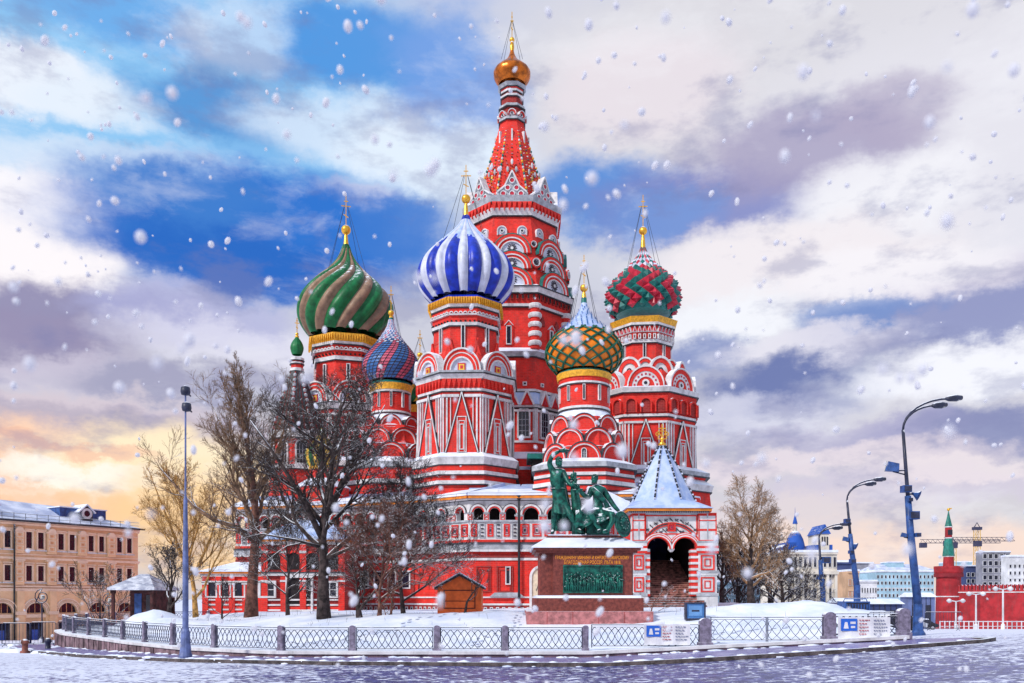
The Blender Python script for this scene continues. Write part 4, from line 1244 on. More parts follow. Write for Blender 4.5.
# rusticated corner columns
for k in range(-3, 3):
    mb = MB()
    e = T.rot + (k + .5) * pi / 4; r = 52 / cos(pi / 8) * T.s
    cx, cy = r * sin(e), -r * cos(e)
    mb.lathe([(.5, T.z(357)), (.5, T.z(314))], 10, RED, cx=cx, cy=cy)
    for i in range(5):
        y0 = 354 - i * 9
        mb.lathe([(.62, T.z(y0)), (.70, T.z(y0) + .15), (.70, T.z(y0 - 4.5) - .1), (.62, T.z(y0 - 4.5))], 12, WHT, cx=cx, cy=cy)
    put('corner_column', mb, T.node, (T.X, T.Y, 0))
frieze(T, 55.5, 304, 313, 'dentil'); frieze(T, 46.3, 214, 222, 'teeth')
rows = dome_rows([(1.2, 46), (2.2, 53), (5.5, 60), (12, 66), (17.4, 71), (18.4, 76), (16.5, 81), (13.2, 85.5)], 26, T)
put('onion_dome', ribbed(rows, 16, 0, [AMBER], .015), T.node, (T.X, T.Y, 0), label='gilded copper onion dome at the top')
cross_on(T, 40, 12, 42, 52, (15, 66), 2.6, 1.6)
TT = T
# ---------------------------------------------------------------- gallery, lower walls, porches
STAIR = mat('stair_stone_brown', (0.30, 0.12, 0.10), .8, .4, 3, snow=.0, bump=.3)
STAIR2 = mat('stair_tread_brown', (0.60, 0.32, 0.27), .8, .3, 3)
STEPTOP = mat('snowed_tread', (0.55, 0.52, 0.56), .8, .3, 4)
def P2(px, Y): return Vector(((px - 512) / F * Y, Y))
def arch_fill(mb, x0, x1, z0, z1, r, y0, y1, m, seg=10):
    """wall between two piers above a round arch that springs at z0"""
    c = (x0 + x1) / 2
    pts = [(x0, z0), (c - r, z0)] if c - r > x0 + .01 else [(x0, z0)]
    arc = [(c - r * cos(pi * i / seg), z0 + r * sin(pi * i / seg)) for i in range(1, seg)]
    for sg in (0, 1):
        pass
    # left half and right half as separate convex-ish strips
    al = [(c - r * cos(pi * i / seg), z0 + r * sin(pi * i / seg)) for i in range(seg + 1)]
    for i in range(seg):
        (xa, za), (xb, zb) = al[i], al[i + 1]
        mb.poly([(xa, za), (xb, zb), (xb, z1), (xa, z1)], y0, y1, m)
    if c - r > x0: mb.box(x0, c - r, y0, y1, z0, z1, m)
    if c + r < x1: mb.box(c + r, x1, y0, y1, z0, z1, m)

def gallery(Pa, Qa, bays, label=None, z=(G0 - .6, 6.05, 6.85, 7.0, 8.55, 10.25), wallbits=None, eave=True, openr=.42, name='gallery_bay', pillar=.42):
    """one straight length of the raised gallery: base wall, cornice, panelled parapet, arcade, eaves"""
    zb, zc, zc2, zp, zs, zt = z
    d = Qa - Pa; L = d.length; an = atan2(d.y, d.x)
    mid = (Pa + Qa) / 2
    node_mb = MB(); mb = node_mb
    h = L / 2
    mb.box(-h, h, 0, 4.5, zb, zc, RED)                                   # base wall
    mb.box(-h, h, -.10, 0, zb, zb + 1.0, RED2); mb.box(-h, h, -.16, 0, zb + 1.0, zb + 1.15, WHT); mb.box(-h, h, -.14, 0, zb + 1.6, zb + 1.72, WHT)
    mb.box(-h, h, -.10, 0, zc - .75, zc - .55, WHT)
    mb.box(-h, h, -.12, 0, zc - .5, zc - .30, RED2)
    mb.poly([(0, 0)] * 0 or [(-h, zc), (h, zc), (h, zc2 - .08), (-h, zc2 - .08)], -.38, 4.5, GRY)
    mb.box(-h, h, -.42, -.30, zc - .05, zc + .12, WHT); mb.box(-h, h, -.5, 0, zc2 - .2, zc2 - .08, LEAD_SHADE)
    mb.box(-h, h, -.18, 4.5, zc2 - .08, zp, RED)
    mb.box(-h, h, -.05, 4.5, zp, zs, WHT)                                 # parapet
    mb.box(-h, h, -.22, 0, zs - .08, zs + .06, GRY)
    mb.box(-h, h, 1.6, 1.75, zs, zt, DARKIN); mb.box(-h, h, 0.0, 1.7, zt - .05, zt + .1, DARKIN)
    bw = L / bays
    zspr = zt - .35 - openr * 1.0 - .25
    for i in range(bays):
        x0 = -h + i * bw; x1 = x0 + bw; c = (x0 + x1) / 2; pw = bw / 2 - openr
        arch_fill(mb, x0, x1, zspr, zt - .05, openr, 0, .5, WHT)
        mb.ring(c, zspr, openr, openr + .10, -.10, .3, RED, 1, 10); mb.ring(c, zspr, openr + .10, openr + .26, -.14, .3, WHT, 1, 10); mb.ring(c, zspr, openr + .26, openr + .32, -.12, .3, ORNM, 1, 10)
        for sg in (-1, 1):
            xa, xb = sorted((c + sg * openr, c + sg * bw / 2))
            mb.box(xa, xb, 0, .5, zs, zspr, WHT)
            xm = xb if sg > 0 else xa
        for e in (x0,):
            mb.frame(e - pw * .8, e + pw * .8, zs + .08, zspr - .05, .06, -.06, .0, RED)
            mb.bar((e - pw * .6, zs + .2), (e + pw * .6, zspr - .2), .05, -.05, .0, RED); mb.bar((e + pw * .6, zs + .2), (e - pw * .6, zspr - .2), .05, -.052, .0, RED)
        mb.box(x0 - pw, x0 + pw, -.10, .2, zspr - .10, zspr + .04, GRY)
    # red framed squares of the parapet, each with a small rosette
    nsq = bays * 2 if bw > 1.15 else bays
    for i in range(nsq):
        c = -h + (i + .5) * L / nsq; q = min(.36, L / nsq * .36); zz = (zp + zs) / 2
        if i % 2 and L / nsq < .8:
            for j in range(4):
                mb.box(c - q * .45, c + q * .45, -.13, 0, zp + .25 + j * .3, zp + .36 + j * .3, ORNM)
            mb.frame(c - q, c + q, zp + .14, zs - .18, .05, -.12, 0, GRY)
        else:
            mb.frame(c - q * 1.05, c + q * 1.05, zz - .52, zz + .52, .12, -.13, 0, RED); mb.frame(c - q * .6, c + q * .6, zz - .3, zz + .3, .07, -.12, 0, CRIM); mb.box(c - .07, c + .07, -.12, 0, zz - .1, zz + .1, ORNM)
    # base course of small dark squares
    k = int(L / .5)
    for i in range(k):
        x = -h + (i + .5) * L / k
        mb.box(x - .13, x + .13, -.14, -.09, zb + .55, zb + .85, WHT); mb.box(x - .07, x + .07, -.16, -.12, zb + .62, zb + .78, DRK)
    if wallbits: wallbits(mb, h, zb, zc)
    if eave:
        mb.box(-h - .1, h + .1, -.45, 4.4, zt, zt + .12, WHT); mb.box(-h - .12, h + .12, -.58, 4.4, zt + .12, zt + .34, ORNE)
        mb.poly([(0, 0)] * 0 or [(-h - .15, zt + .34), (h + .15, zt + .34), (h + .15, zt + .5), (-h - .15, zt + .5)], -.66, 4.4, SNOW)
        vs = [(-h - .15, -.66, zt + .5), (h + .15, -.66, zt + .5), (h + .15, 4.4, zt + 1.9), (-h - .15, 4.4, zt + 1.9), (-h - .15, 4.4, zt + .5), (h + .15, 4.4, zt + .5)]
        mb.add(vs, [(0, 1, 2, 3), (0, 3, 4), (1, 5, 2)], ICE)
        vs2 = [(-h - .15, -.66, zt + .5), (h + .15, -.66, zt + .5), (h + .15, 1.4, zt + 1.09), (-h - .15, 1.4, zt + 1.09)]
        mb.add([(a, b - .01, c + .035) for a, b, c in vs2], [(0, 1, 2, 3)], SNOW)
    return put(name, node_mb, CATH, (mid.x, mid.y, 0), an, label=label)
ORNE = mat('orange_eave_paint', (0.80, 0.24, 0.02), .6, .12, 2, snow=.2)
CREAM = mat('cream_niche_plaster', (0.72, 0.60, 0.44), .75, .1, 3)

def bits_A(mb, h, zb, zc):
    # recessed panels and one slit window of the lower wall below tower A
    for (c, w_) in ((-.45 * h, .30 * h), (.42 * h, .33 * h)):
        mb.frame(c - w_, c + w_, zb + 2.1, zc - 1.2, .10, -.10, 0, RED2)
        mb.frame(c - w_ * .72, c + w_ * .72, zb + 2.1, zc - 1.5, .08, -.08, 0, RED2)
    c = .55 * h
    mb.frame(c - .22, c + .22, zb + 2.7, zb + 4.2, .09, -.16, 0, WHT); mb.box(c - .12, c + .12, -.05, 0, zb + 2.8, zb + 4.1, DRK)
    mb.poly([(c - 1.5, zb + 1.72), (c + 1.3, zb + 1.72), (c + .9, zb + 2.05), (c - 1.1, zb + 2.05)], -.35, 0, GRY)
def bits_B(mb, h, zb, zc):
    # pale round-headed niche beside the monument
    c = -h * .62
    mb.box(c - .8, c + .8, -.06, 0, zb, zb + 3.3, CREAM); mb.half(c, zb + 3.3, .8, -.06, 0, CREAM)
    mb.ring(c, zb + 3.3, .8, 1.0, -.18, 0, WHT); mb.box(c - 1.0, c - .8, -.18, 0, zb, zb + 3.3, WHT); mb.box(c + .8, c + 1.0, -.18, 0, zb, zb + 3.3, WHT)
    for i in range(5):
        a = pi * i / 4; mb.bar((c - .45 + .22 * i, zb + 2.2), (c - .3 + .2 * i, zb + 2.6 + .15 * (i % 2)), .05, -.10, -.05, ORNM)
def bits_C(mb, h, zb, zc):
    for c in (-h * .8, -h * .48, -h * .16, h * .16, h * .48, h * .8):
        mb.frame(c - .45, c + .45, zb + 2.4, zb + 4.0, .12, -.12, 0, WHT); mb.box(c - .33, c + .33, -.04, 0, zb + 2.5, zb + 3.9, DRK)
        mb.box(c + h * .16 - .12, c + h * .16 + .12, -.14, 0, zb + 1.7, zc - .8, RED2)

pa, pb, pc, pd, pe, pf = P2(236, 79), P2(330, 77), P2(415, 74), P2(470, 70), P2(519, 70), P2(640, 69)
gallery(pa, pb, 8, wallbits=bits_C)
gallery(pb, pc, 7, wallbits=bits_C)
gallery(pc, pd, 3, 'arcaded gallery bay curving below the blue domed tower', wallbits=None)
gallery(pd, pe, 3, 'arcaded gallery bay below the blue domed tower', wallbits=bits_A)
gallery(pe, pf, 5, 'arcaded gallery bay behind the bronze monument', wallbits=bits_B, openr=.62)
# red body of the building behind the gallery, with snow on its flat roofs
mb = MB()
foot = [pa + Vector((.5, 3.5)), pb + Vector((0, 4)), pc + Vector((0, 4)), pd + Vector((0, 4)), pe + Vector((0, 4)), pf + Vector((0, 4)), P2(700, 80), P2(704, 92), Vector((16, 108)), Vector((-20, 110)), Vector((-25, 100))]
mb.plan([(p.x, p.y) for p in foot], G0 - .8, 11.6, RED)
mb.plan([(p.x, p.y) for p in foot], 11.6, 11.75, SNOW)
inn = [(sum(p.x for p in foot) / len(foot) + (p.x - sum(q.x for q in foot) / len(foot)) * .72, 94 + (p.y - 94) * .72) for p in foot]
mb.plan(inn, 11.75, 14.2, RED); mb.plan(inn, 14.2, 14.5, SNOW)
put('main_walls', mb, CATH, (0, 0, 0))
# white bands on the left end of the main walls, and the drain pipe
mb = MB()
mb.tube([(pe.x, pe.y - .35, 10.4), (pe.x, pe.y - .6, 10.0), (pe.x, pe.y - .55, 6.4), (pe.x, pe.y - .35, 5.6), (pe.x, pe.y - .35, 1.5)], .11, 8, PIPE)
mb.lathe([(.16, 10.25), (.30, 10.6)], 8, PIPE, cx=pe.x, cy=pe.y - .38)
put('drain_pipe', mb, CATH, (0, 0, 0))

# low wing and porch on the left, behind the trees
def low_wing(pxa, pxb, Y, eave_y, ridge_y, dep, label, name, bays, arcade):
    a, b = P2(pxa, Y), P2(pxb, Y); L = b.x - a.x; h = L / 2
    ze = CH + (HY - eave_y) / F * Y; zr = CH + (HY - ridge_y) / F * (Y + dep / 2); zb = G0 - .6
    mb = MB()
    mb.box(-h, h, 0, dep, zb, ze - .3, RED2 if arcade else RED)
    mb.box(-h, h, -.1, 0, zb, zb + .9, RED); 
    for j in range(3): mb.box(-h, h, -.16, 0, zb + .55 + .42 * j, zb + .68 + .42 * j, WHT)
    mb.box(-h - .2, h + .2, -.2, dep + .2, ze - .3, ze - .05, WHT); mb.box(-h - .3, h + .3, -.4, dep + .4, ze - .05, ze + .1, ORNE)
    o = .5
    vs = [(-h - o, -o, ze + .1), (h + o, -o, ze + .1), (h + o, dep + o, ze + .1), (-h - o, dep + o, ze + .1), (-h * .35, dep / 2, zr), (h * .35, dep / 2, zr)]
    mb.add(vs, [(0, 1, 5, 4), (1, 2, 5), (2, 3, 4, 5), (3, 0, 4), (3, 2, 1, 0)], ICE if arcade else SNOW)
    for i in range(bays + 1):
        x = -h + .25 + i * (L - .5) / bays
        mb.box(x - .25, x + .25, -.22, 0, zb, ze - .3, RED); mb.box(x - .28, x + .28, -.28, 0, ze - 1.0, ze - .8, WHT)
        mb.box(x - .28, x + .28, -.28, 0, zb + 2.9, zb + 3.05, WHT)
    if arcade:
        zm = zb + 3.4
        mb.box(-h, h, -.24, 0, zm, zm + .22, WHT); mb.box(-h, h, -.3, 0, zm + .22, zm + .32, LEAD_SHADE)
        for i in range(bays):
            c = -h + .25 + (i + .5) * (L - .5) / bays
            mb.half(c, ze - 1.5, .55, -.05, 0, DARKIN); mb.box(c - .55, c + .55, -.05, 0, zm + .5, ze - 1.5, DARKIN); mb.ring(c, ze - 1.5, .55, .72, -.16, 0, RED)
    n = put(name, mb, CATH, ((a.x + b.x) / 2, Y, 0), label=label)
    return n, (a.x + b.x) / 2, zb, h, L
porch_l, cx_, zb_, h_, L_ = low_wing(262, 345, 69, 541, 519, 6, 'lower left porch with a snowy hipped roof behind the bare trees', 'side_porch', 4, True)
for i, px in enumerate((268, 300, 330)):
    x = P2(px, 69).x - cx_
    mb = MB()
    if i == 1:
        mb.box(-.95, .95, -.08, 0, 0, 2.7, DARKIN); mb.frame(-1.1, 1.1, 0, 2.9, .16, -.3, 0, WHT)
        put('doorway', mb, porch_l, (cx_ + x, 69, zb_ + .5))
    else:
        mb.box(-.55, .55, -.08, 0, 0, 1.1, DRK); mb.frame(-.7, .7, -.15, 1.25, .16, -.26, 0, WHT); mb.box(-.03, .03, -.12, -.05, 0, 1.1, WHT); mb.box(-.55, .55, -.12, -.06, .5, .56, WHT)
        put('window', mb, porch_l, (cx_ + x, 69, zb_ + 1.75))
wing_l, cx_, zb_, h_, L_ = low_wing(203, 262, 73, 573, 562, 7, 'low red outbuilding at the left end', 'side_wing', 4, False)
for px in (212, 226, 240, 254):
    mb = MB(); mb.box(-.4, .4, -.08, 0, 0, 1.2, DRK); mb.frame(-.52, .52, -.12, 1.32, .13, -.24, 0, WHT)
    put('window', mb, wing_l, (P2(px, 73).x, 73, zb_ + 1.75))

# ---- stair porch with the tent roof, right of the monument
PY = 62.0; ps = PY / F; PXc = (674 - 512) * ps
porch = MB(); mb = porch
zz = lambda y: CH + (HY - y) * ps
xx = lambda x: (x - 674) * ps
zbot = G0 - .5
dep = 4.6
mb.box(xx(645), xx(697.5), .02, .6, zz(534), zz(513), WHT)
for (c) in (658.0, 684.8):
    arch_fill(mb, xx(c) - 13.4 * ps, xx(c) + 13.4 * ps, zz(549), zz(534), 12.2 * ps, .02, .6, WHT)
    for i, (r1, r2, m_) in enumerate(((11.2, 12.4, RED), (12.4, 13.6, WHT), (13.6, 14.6, RED), (14.6, 15.6, WHT), (15.6, 16.4, RED))):
        mb.ring(xx(c), zz(549), r1 * ps, r2 * ps, -.22 + i * .03, .3, m_, 1.0, 14, 0.0 if c > 670 else (.0 if i < 2 else .45), pi if c < 670 else (pi if i < 2 else pi - .45))
mb.lathe([(.10, zz(552)), (.26, zz(549.5)), (.2, zz(546)), (.12, zz(543))], 8, WHT, cx=xx(671.4), cy=.1)
for i, (r1, r2, m_) in enumerate(((25.4, 26.6, RED), (28.2, 29.2, RED), (27.2, 27.7, ORNM))):
    mb.ring(xx(671.4), zz(549), r1 * ps, r2 * ps, -.05 - .02 * i, .1, m_, .92, 26, .35, pi - .35)
rs = random.Random(4)
for i in range(13):
    a = .55 + (pi - 1.1) * i / 12
    for (rr, q) in ((21.5, .13), (31.8, .12)):
        x, z = 671.4 + rr * cos(a), 549 - rr * sin(a) * .92
        if 646 < x < 696 and z > 515: mb.bar((xx(x) - q, zz(z) - q * (.6 if i % 2 else -1)), (xx(x) + q, zz(z) + q * (.6 if i % 2 else -1)), .06, -.04, .1, ORNM); mb.bar((xx(x) - q, zz(z) + q * .6), (xx(x) + q, zz(z) - q), .05, -.05, .1, ORNM)
mb.frame(xx(667.5), xx(675.5), zz(531.5), zz(523.5), .11, -.12, .1, RED); mb.frame(xx(669.5), xx(673.5), zz(529.5), zz(525.5), .08, -.10, .1, CRIM)
mb.frame(xx(645), xx(697.5), zz(534.5), zz(515), .09, -.03, .1, RED)
# piers of white blocks edged in red
def pier(x0, x1, y0=-.15, y1=.9):
    bands = [(513, 516, RED, 0), (516, 529, WHT, 0), (529, 531, RED, .03), (531, 541, WHT, 0), (541, 543, GRY, .12), (543, 546, WHT, .1), (546, 548.5, RED, .12), (548.5, 551, WHT, .14), (551, 553.5, RED, .12),
             (553.5, 571, WHT, 0), (571, 573, GRY, .12), (573, 575.5, WHT, .08), (575.5, 593, WHT, .02), (593, 596, GRY, .14), (596, 616, WHT, .08)]
    for (ya, yb, m_, o) in bands: mb.box(xx(x0) - o, xx(x1) + o, y0 - o, y1, zz(yb), zz(ya), m_)
    w_ = x1 - x0
    for (ya, yb) in ((555, 570), (577, 592)):
        mb.frame(xx(x0 + w_ * .12), xx(x1 - w_ * .12), zz(yb), zz(ya), .10, y0 - .10, y0, RED); mb.frame(xx(x0 + w_ * .32), xx(x1 - w_ * .32), zz(yb - 3.5), zz(ya + 3.5), .08, y0 - .07, y0, RED)
    mb.frame(xx(x0), xx(x1), zz(541), zz(513), .07, y0 - .05, y0, RED); mb.box(xx((x0 + x1) / 2) - .04, xx((x0 + x1) / 2) + .04, y0 - .04, y0, zz(541), zz(513), GRY)
    mb.box(xx(x0), xx(x1), y0 - .05, y0, zz(521), zz(520), RED)
pier(632, 645); pier(698, 716)
mb.box(xx(691), xx(698), -.05, .7, zz(596), zz(549), RED); 
for y in range(550, 596, 6): mb.box(xx(690.5), xx(698), -.12, .7, zz(y + 2.4), zz(y), WHT)
mb.box(xx(645), xx(650), .0, .6, zz(596), zz(549), WHT)
for y in range(552, 596, 7): mb.box(xx(645), xx(650), -.06, 0, zz(y + 2.4), zz(y), RED)
# side walls, back and ceiling
for x0, x1 in ((632, 640), (707, 716)):
    mb.box(xx(x0), xx(x1), .9, dep + 8, zbot, zz(513), RED)
    mb.box(xx(x0) - .05, xx(x1) + .05, .9, dep, zz(545), zz(541), WHT)
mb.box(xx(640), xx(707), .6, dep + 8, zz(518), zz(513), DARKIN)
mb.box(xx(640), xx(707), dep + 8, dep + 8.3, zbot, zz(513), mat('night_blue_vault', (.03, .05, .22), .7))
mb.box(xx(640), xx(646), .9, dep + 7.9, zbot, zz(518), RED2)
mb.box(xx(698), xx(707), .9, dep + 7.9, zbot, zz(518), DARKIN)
pn = put('stair_porch', porch, CATH, (PXc, PY, 0), label='white and red stair porch with a tall snowy tent roof')
mb = MB()
n = 24
for i in range(n):
    mb.box(xx(646) if i > 5 else xx(641), xx(699) if i > 5 else xx(703), -2.0 + i * .40, dep + 7.8, zbot + .5 + i * .17, zbot + .5 + (i + 1) * .17 - .03, STAIR if i > 4 else STAIR)
    mb.box(xx(646) if i > 5 else xx(641), xx(699) if i > 5 else xx(703), -2.04 + i * .40, dep + 7.8, zbot + .5 + (i + 1) * .17 - .03, zbot + .5 + (i + 1) * .17, STEPTOP if i < 6 else STAIR2) if True else 0
mb.box(xx(641), xx(703), -2.0, .5, zbot - .3, zbot + .5, STAIR)
put('stairs', mb, pn, (PXc, PY, 0)) 
# tent
mb = MB(); cxx = xx(668) ; cyy = 2.4
r8 = 1 / cos(pi / 8)
prof = [(31.5 * ps * r8, zz(499)), (27 * ps * r8, zz(489)), (15 * ps * r8, zz(463)), (3.0 * ps * r8, zz(440))]
mb.lathe(prof, 8, ICE, pi / 8, cx=cxx, cy=cyy)
# square skirt down to the eaves
E = 43.5 * ps; zt_, ze_ = zz(499), zz(509)
sq = [(-E, -E), (E, -E), (E, E), (-E, E)]
oc = [(31.5 * ps * r8 * cos(pi / 8 + i * pi / 4), 31.5 * ps * r8 * sin(pi / 8 + i * pi / 4)) for i in range(8)]
vs = [(cxx + x, cyy + y, ze_) for x, y in sq] + [(cxx + x, cyy + y, zt_) for x, y in oc]
# oct indices: 0:22.5deg ... 5:247.5, 6:292.5
mb.add(vs, [(0, 1, 4 + 6, 4 + 5), (1, 2, 4 + 0, 4 + 7), (2, 3, 4 + 2, 4 + 1), (3, 0, 4 + 4, 4 + 3), (1, 4 + 7, 4 + 6), (2, 4 + 1, 4 + 0), (3, 4 + 3, 4 + 2), (0, 4 + 5, 4 + 4), (3, 2, 1, 0)], ICE)
put('tent_roof', mb, pn, (PXc, PY, 0), label='frosted blue tent roof with studded dark ribs')
mb = MB()
for i in range(8):
    a = pi / 8 + i * pi / 4
    for (ra, za), (rb, zb2) in zip(prof, prof[1:]):
        L = sqrt((ra - rb) ** 2 + (za - zb2) ** 2); k = max(2, int(L / .16))
        mb.tube([(cxx + (ra + .02) * cos(a), cyy + (ra + .02) * sin(a), za), (cxx + (rb + .02) * cos(a), cyy + (rb + .02) * sin(a), zb2)], .045, 4, LEAD_SHADE)
        for j in range(k):
            t = (j + .5) / k; r = ra + (rb - ra) * t + .06; z = za + (zb2 - za) * t
            mb.box(cxx + r * cos(a) - .06, cxx + r * cos(a) + .06, cyy + r * sin(a) - .06, cyy + r * sin(a) + .06, z - .05, z + .05, PIPE if j % 3 else PALE)
put('roof_ribs', mb, pn, (PXc, PY, 0))
mb = MB()
e2 = E - .12
mb.box(cxx - e2, cxx + e2, cyy - e2, cyy + e2, zz(511.6), zz(509.2), ORNE)
mb.box(cxx - e2 + .15, cxx + e2 - .15, cyy - e2 + .15, cyy + e2 - .15, zz(513.6), zz(511.6), GRY)
for i in range(44):
    x = cxx - e2 + .2 + i * (2 * e2 - .4) / 43; mb.box(x - .03, x + .03, cyy - e2 + .10, cyy - e2 + .16, zz(513.4), zz(511.8), ORNM)
put('eaves', mb, pn, (PXc, PY, 0))
mb = MB()
zt_ = zz(440)
mb.lathe([(.25, zt_), (.32, zt_ + .12), (.12, zt_ + .3), (.10, zt_ + .45)], 10, GOLD, cx=cxx, cy=cyy, smooth=True)
mb.ball((cxx, cyy, zt_ + .5), .16, GOLD, 10)
mb.M = Matrix.Translation((cxx, cyy, 0))
mb.frame(-.34, .34, zt_ + .5, zt_ + 1.15, .06, -.03, .03, GOLD); mb.box(-.04, .04, -.035, .035, zt_ + .5, zt_ + 1.65, GOLD); mb.box(-.3, .3, -.033, .033, zt_ + 1.28, zt_ + 1.36, GOLD)
for sg in (-1, 1): mb.ring(sg * .36, zt_ + .9, .1, .16, -.03, .03, GOLD, 1, 8, 0, 2 * pi); mb.bar((0, zt_ + .6), (sg * .3, zt_ + 1.1), .05, -.04, .04, GOLD)
mb.M = None
put('gilded_finial', mb, pn, (PXc, PY, 0))
# sloping snow roof linking the gallery and the porch
mb = MB()
Yr = 66.5
q = [at(598, 474, Yr), at(640, 505, Yr), at(640, 513, Yr), at(590, 513, Yr)]
mb.poly([(p.x, p.z) for p in (q[3], q[2], q[1], at(626, 500, Yr), at(612, 493, Yr), at(600, 488, Yr), at(588, 486, Yr))], Yr, Yr + 5, SNOW)
put('link_roof', mb, CATH, (0, 0, 0))
# old smoky green canopy by the main tower
mb = MB()
c = at(545, 458, 76)
mb.box(c.x - 1.6, c.x + 1.6, 75, 79, c.z - .2, c.z + .25, TEAL); mb.box(c.x - 1.2, c.x + 1.2, 75.4, 79, c.z - 1.6, c.z - .2, DARKIN)
put('canopy', mb, CATH, (0, 0, 0))
# ---------------------------------------------------------------- bronze monument
MY = 42.0; msx = MY / F
BRZ = mat('green_bronze', (0.010, 0.125, 0.092), .42, .3, 4.5, metal=.35, snow=.02, c2=(0.006, 0.03, 0.03), bump=.3, bs=9)
BRZS = mat('green_bronze_snowed', (0.010, 0.125, 0.092), .42, .3, 4.5, metal=.35, snow=.08, c2=(0.006, 0.03, 0.03), bump=.3, bs=9)
GRN = mat('red_granite', (0.20, 0.045, 0.032), .45, .2, 7, snow=.45, c2=(0.11, 0.022, 0.018), bump=.1, bs=30)
GRNP = mat('pink_granite', (0.46, 0.17, 0.17), .6, .2, 4, snow=.45, bump=.15, bs=20)
mxx = lambda px: (px - 585) * msx
MX = (585 - 512) * msx
mz = lambda y: CH + (HY - y) * msx
MON = empty('monument', (MX, MY, snow_z(MX, MY)), 'bronze monument of two men on a red granite pedestal with gilded lettering', 'monument')
def mput(name, mb, parent=MON, **kw): return put(name, mb, parent, (MX, MY, 0), **kw)
D = 3.6
mb = MB()
mb.box(mxx(526), mxx(649), -1.3, D + 1.2, mz(634), mz(611), GRNP)
for x in (546, 571, 596, 621): mb.box(mxx(x) - .012, mxx(x) + .012, -1.305, -1.29, mz(634), mz(611.5), RED2)
mput('lower_step', mb, label='wide pink granite step dusted with snow')
mb = MB()
mb.box(mxx(534), mxx(641), -.85, D + .8, mz(611), mz(598), GRN)
mb.box(mxx(536), mxx(639), -.75, D + .7, mz(598), mz(595.5), SNOW)
mput('upper_step', mb)
mb = MB()
mb.box(mxx(540), mxx(634), 0.35, D, mz(596), mz(552), GRN); mb.box(mxx(553), mxx(632), 0, .4, mz(596), mz(553), GRN)
mb.box(mxx(536), mxx(637), -.15, D + .15, mz(553), mz(550.5), GRN); mb.box(mxx(533.5), mxx(640), -.28, D + .28, mz(550.5), mz(548), GRN)
mput('pedestal', mb)
mb = MB()
E0 = [(mxx(531.5), -.38), (mxx(642), -.38), (mxx(642), D + .38), (mxx(531.5), D + .38)]
E1 = [(mxx(547), .55), (mxx(626), .55), (mxx(626), D - .5), (mxx(547), D - .5)]
vs = [(x, y, mz(548)) for x, y in E0] + [(x, y, mz(546.8)) for x, y in E0] + [(x, y, mz(537)) for x, y in E1]
mb.add(vs, [(3, 2, 1, 0), (0, 1, 5, 4), (1, 2, 6, 5), (2, 3, 7, 6), (3, 0, 4, 7), (4, 5, 9, 8), (5, 6, 10, 9), (6, 7, 11, 10), (7, 4, 8, 11), (8, 9, 10, 11)], SNOW)
mb.box(mxx(548), mxx(625), .6, D - .6, mz(537.2), mz(534.5), GRN); mb.box(mxx(549), mxx(624), .65, D - .65, mz(534.5), mz(533.5), SNOW)
mput('snowy_cap', mb)
# relief of figures
mb = MB()
mb.box(mxx(564), mxx(621.5), -.03, 0.0, mz(592), mz(566), BRZ)
mb.frame(mxx(563), mxx(622.5), mz(593), mz(565), .06, -.10, 0, BRZ)
rs = random.Random(12)
for i in range(24):
    x = mxx(566 + i * 2.35); hh = rs.uniform(.72, .92) if i % 3 else rs.uniform(.5, .7); lean = rs.uniform(-.12, .12); z0 = mz(591)
    mb.tube([(x, -.05, z0), (x + lean * .4, -.09, z0 + hh * .5), (x + lean, -.10, z0 + hh * .82)], [.035, .07, .06], 6, BRZ)
    mb.ball((x + lean * 1.1, -.11, z0 + hh * .97), .065, BRZ, 8)
    s_ = rs.choice((-1, 1)); mb.tube([(x + lean, -.10, z0 + hh * .8), (x + lean + s_ * .12, -.13, z0 + hh * rs.uniform(.6, .8)), (x + lean + s_ * .24, -.12, z0 + hh * rs.uniform(.6, 1.15))], [.035, .03, .022], 5, BRZ)
    mb.tube([(x, -.06, z0 + hh * .4), (x - s_ * .1, -.08, z0 + .2), (x - s_ * .08, -.06, z0)], [.045, .035, .03], 5, BRZ)
mput('bronze_relief', mb)
GLET = mat('gilded_letters', (0.95, 0.36, 0.03), .6, .05, 4)
mb = MB()
text_into(mb, 'ГРАЖДАНИНУ МИНИНУ И КНЯЗЮ ПОЖАРСКОМУ', .24, mxx(555), -.012, mz(559.3), GLET, fit=mxx(629) - mxx(555))
text_into(mb, 'БЛАГОДАРНАЯ РОССІЯ. ЛѢТА 1818.', .24, mxx(564), -.012, mz(564), GLET, fit=mxx(621) - mxx(564))
mput('gilded_inscription', mb)

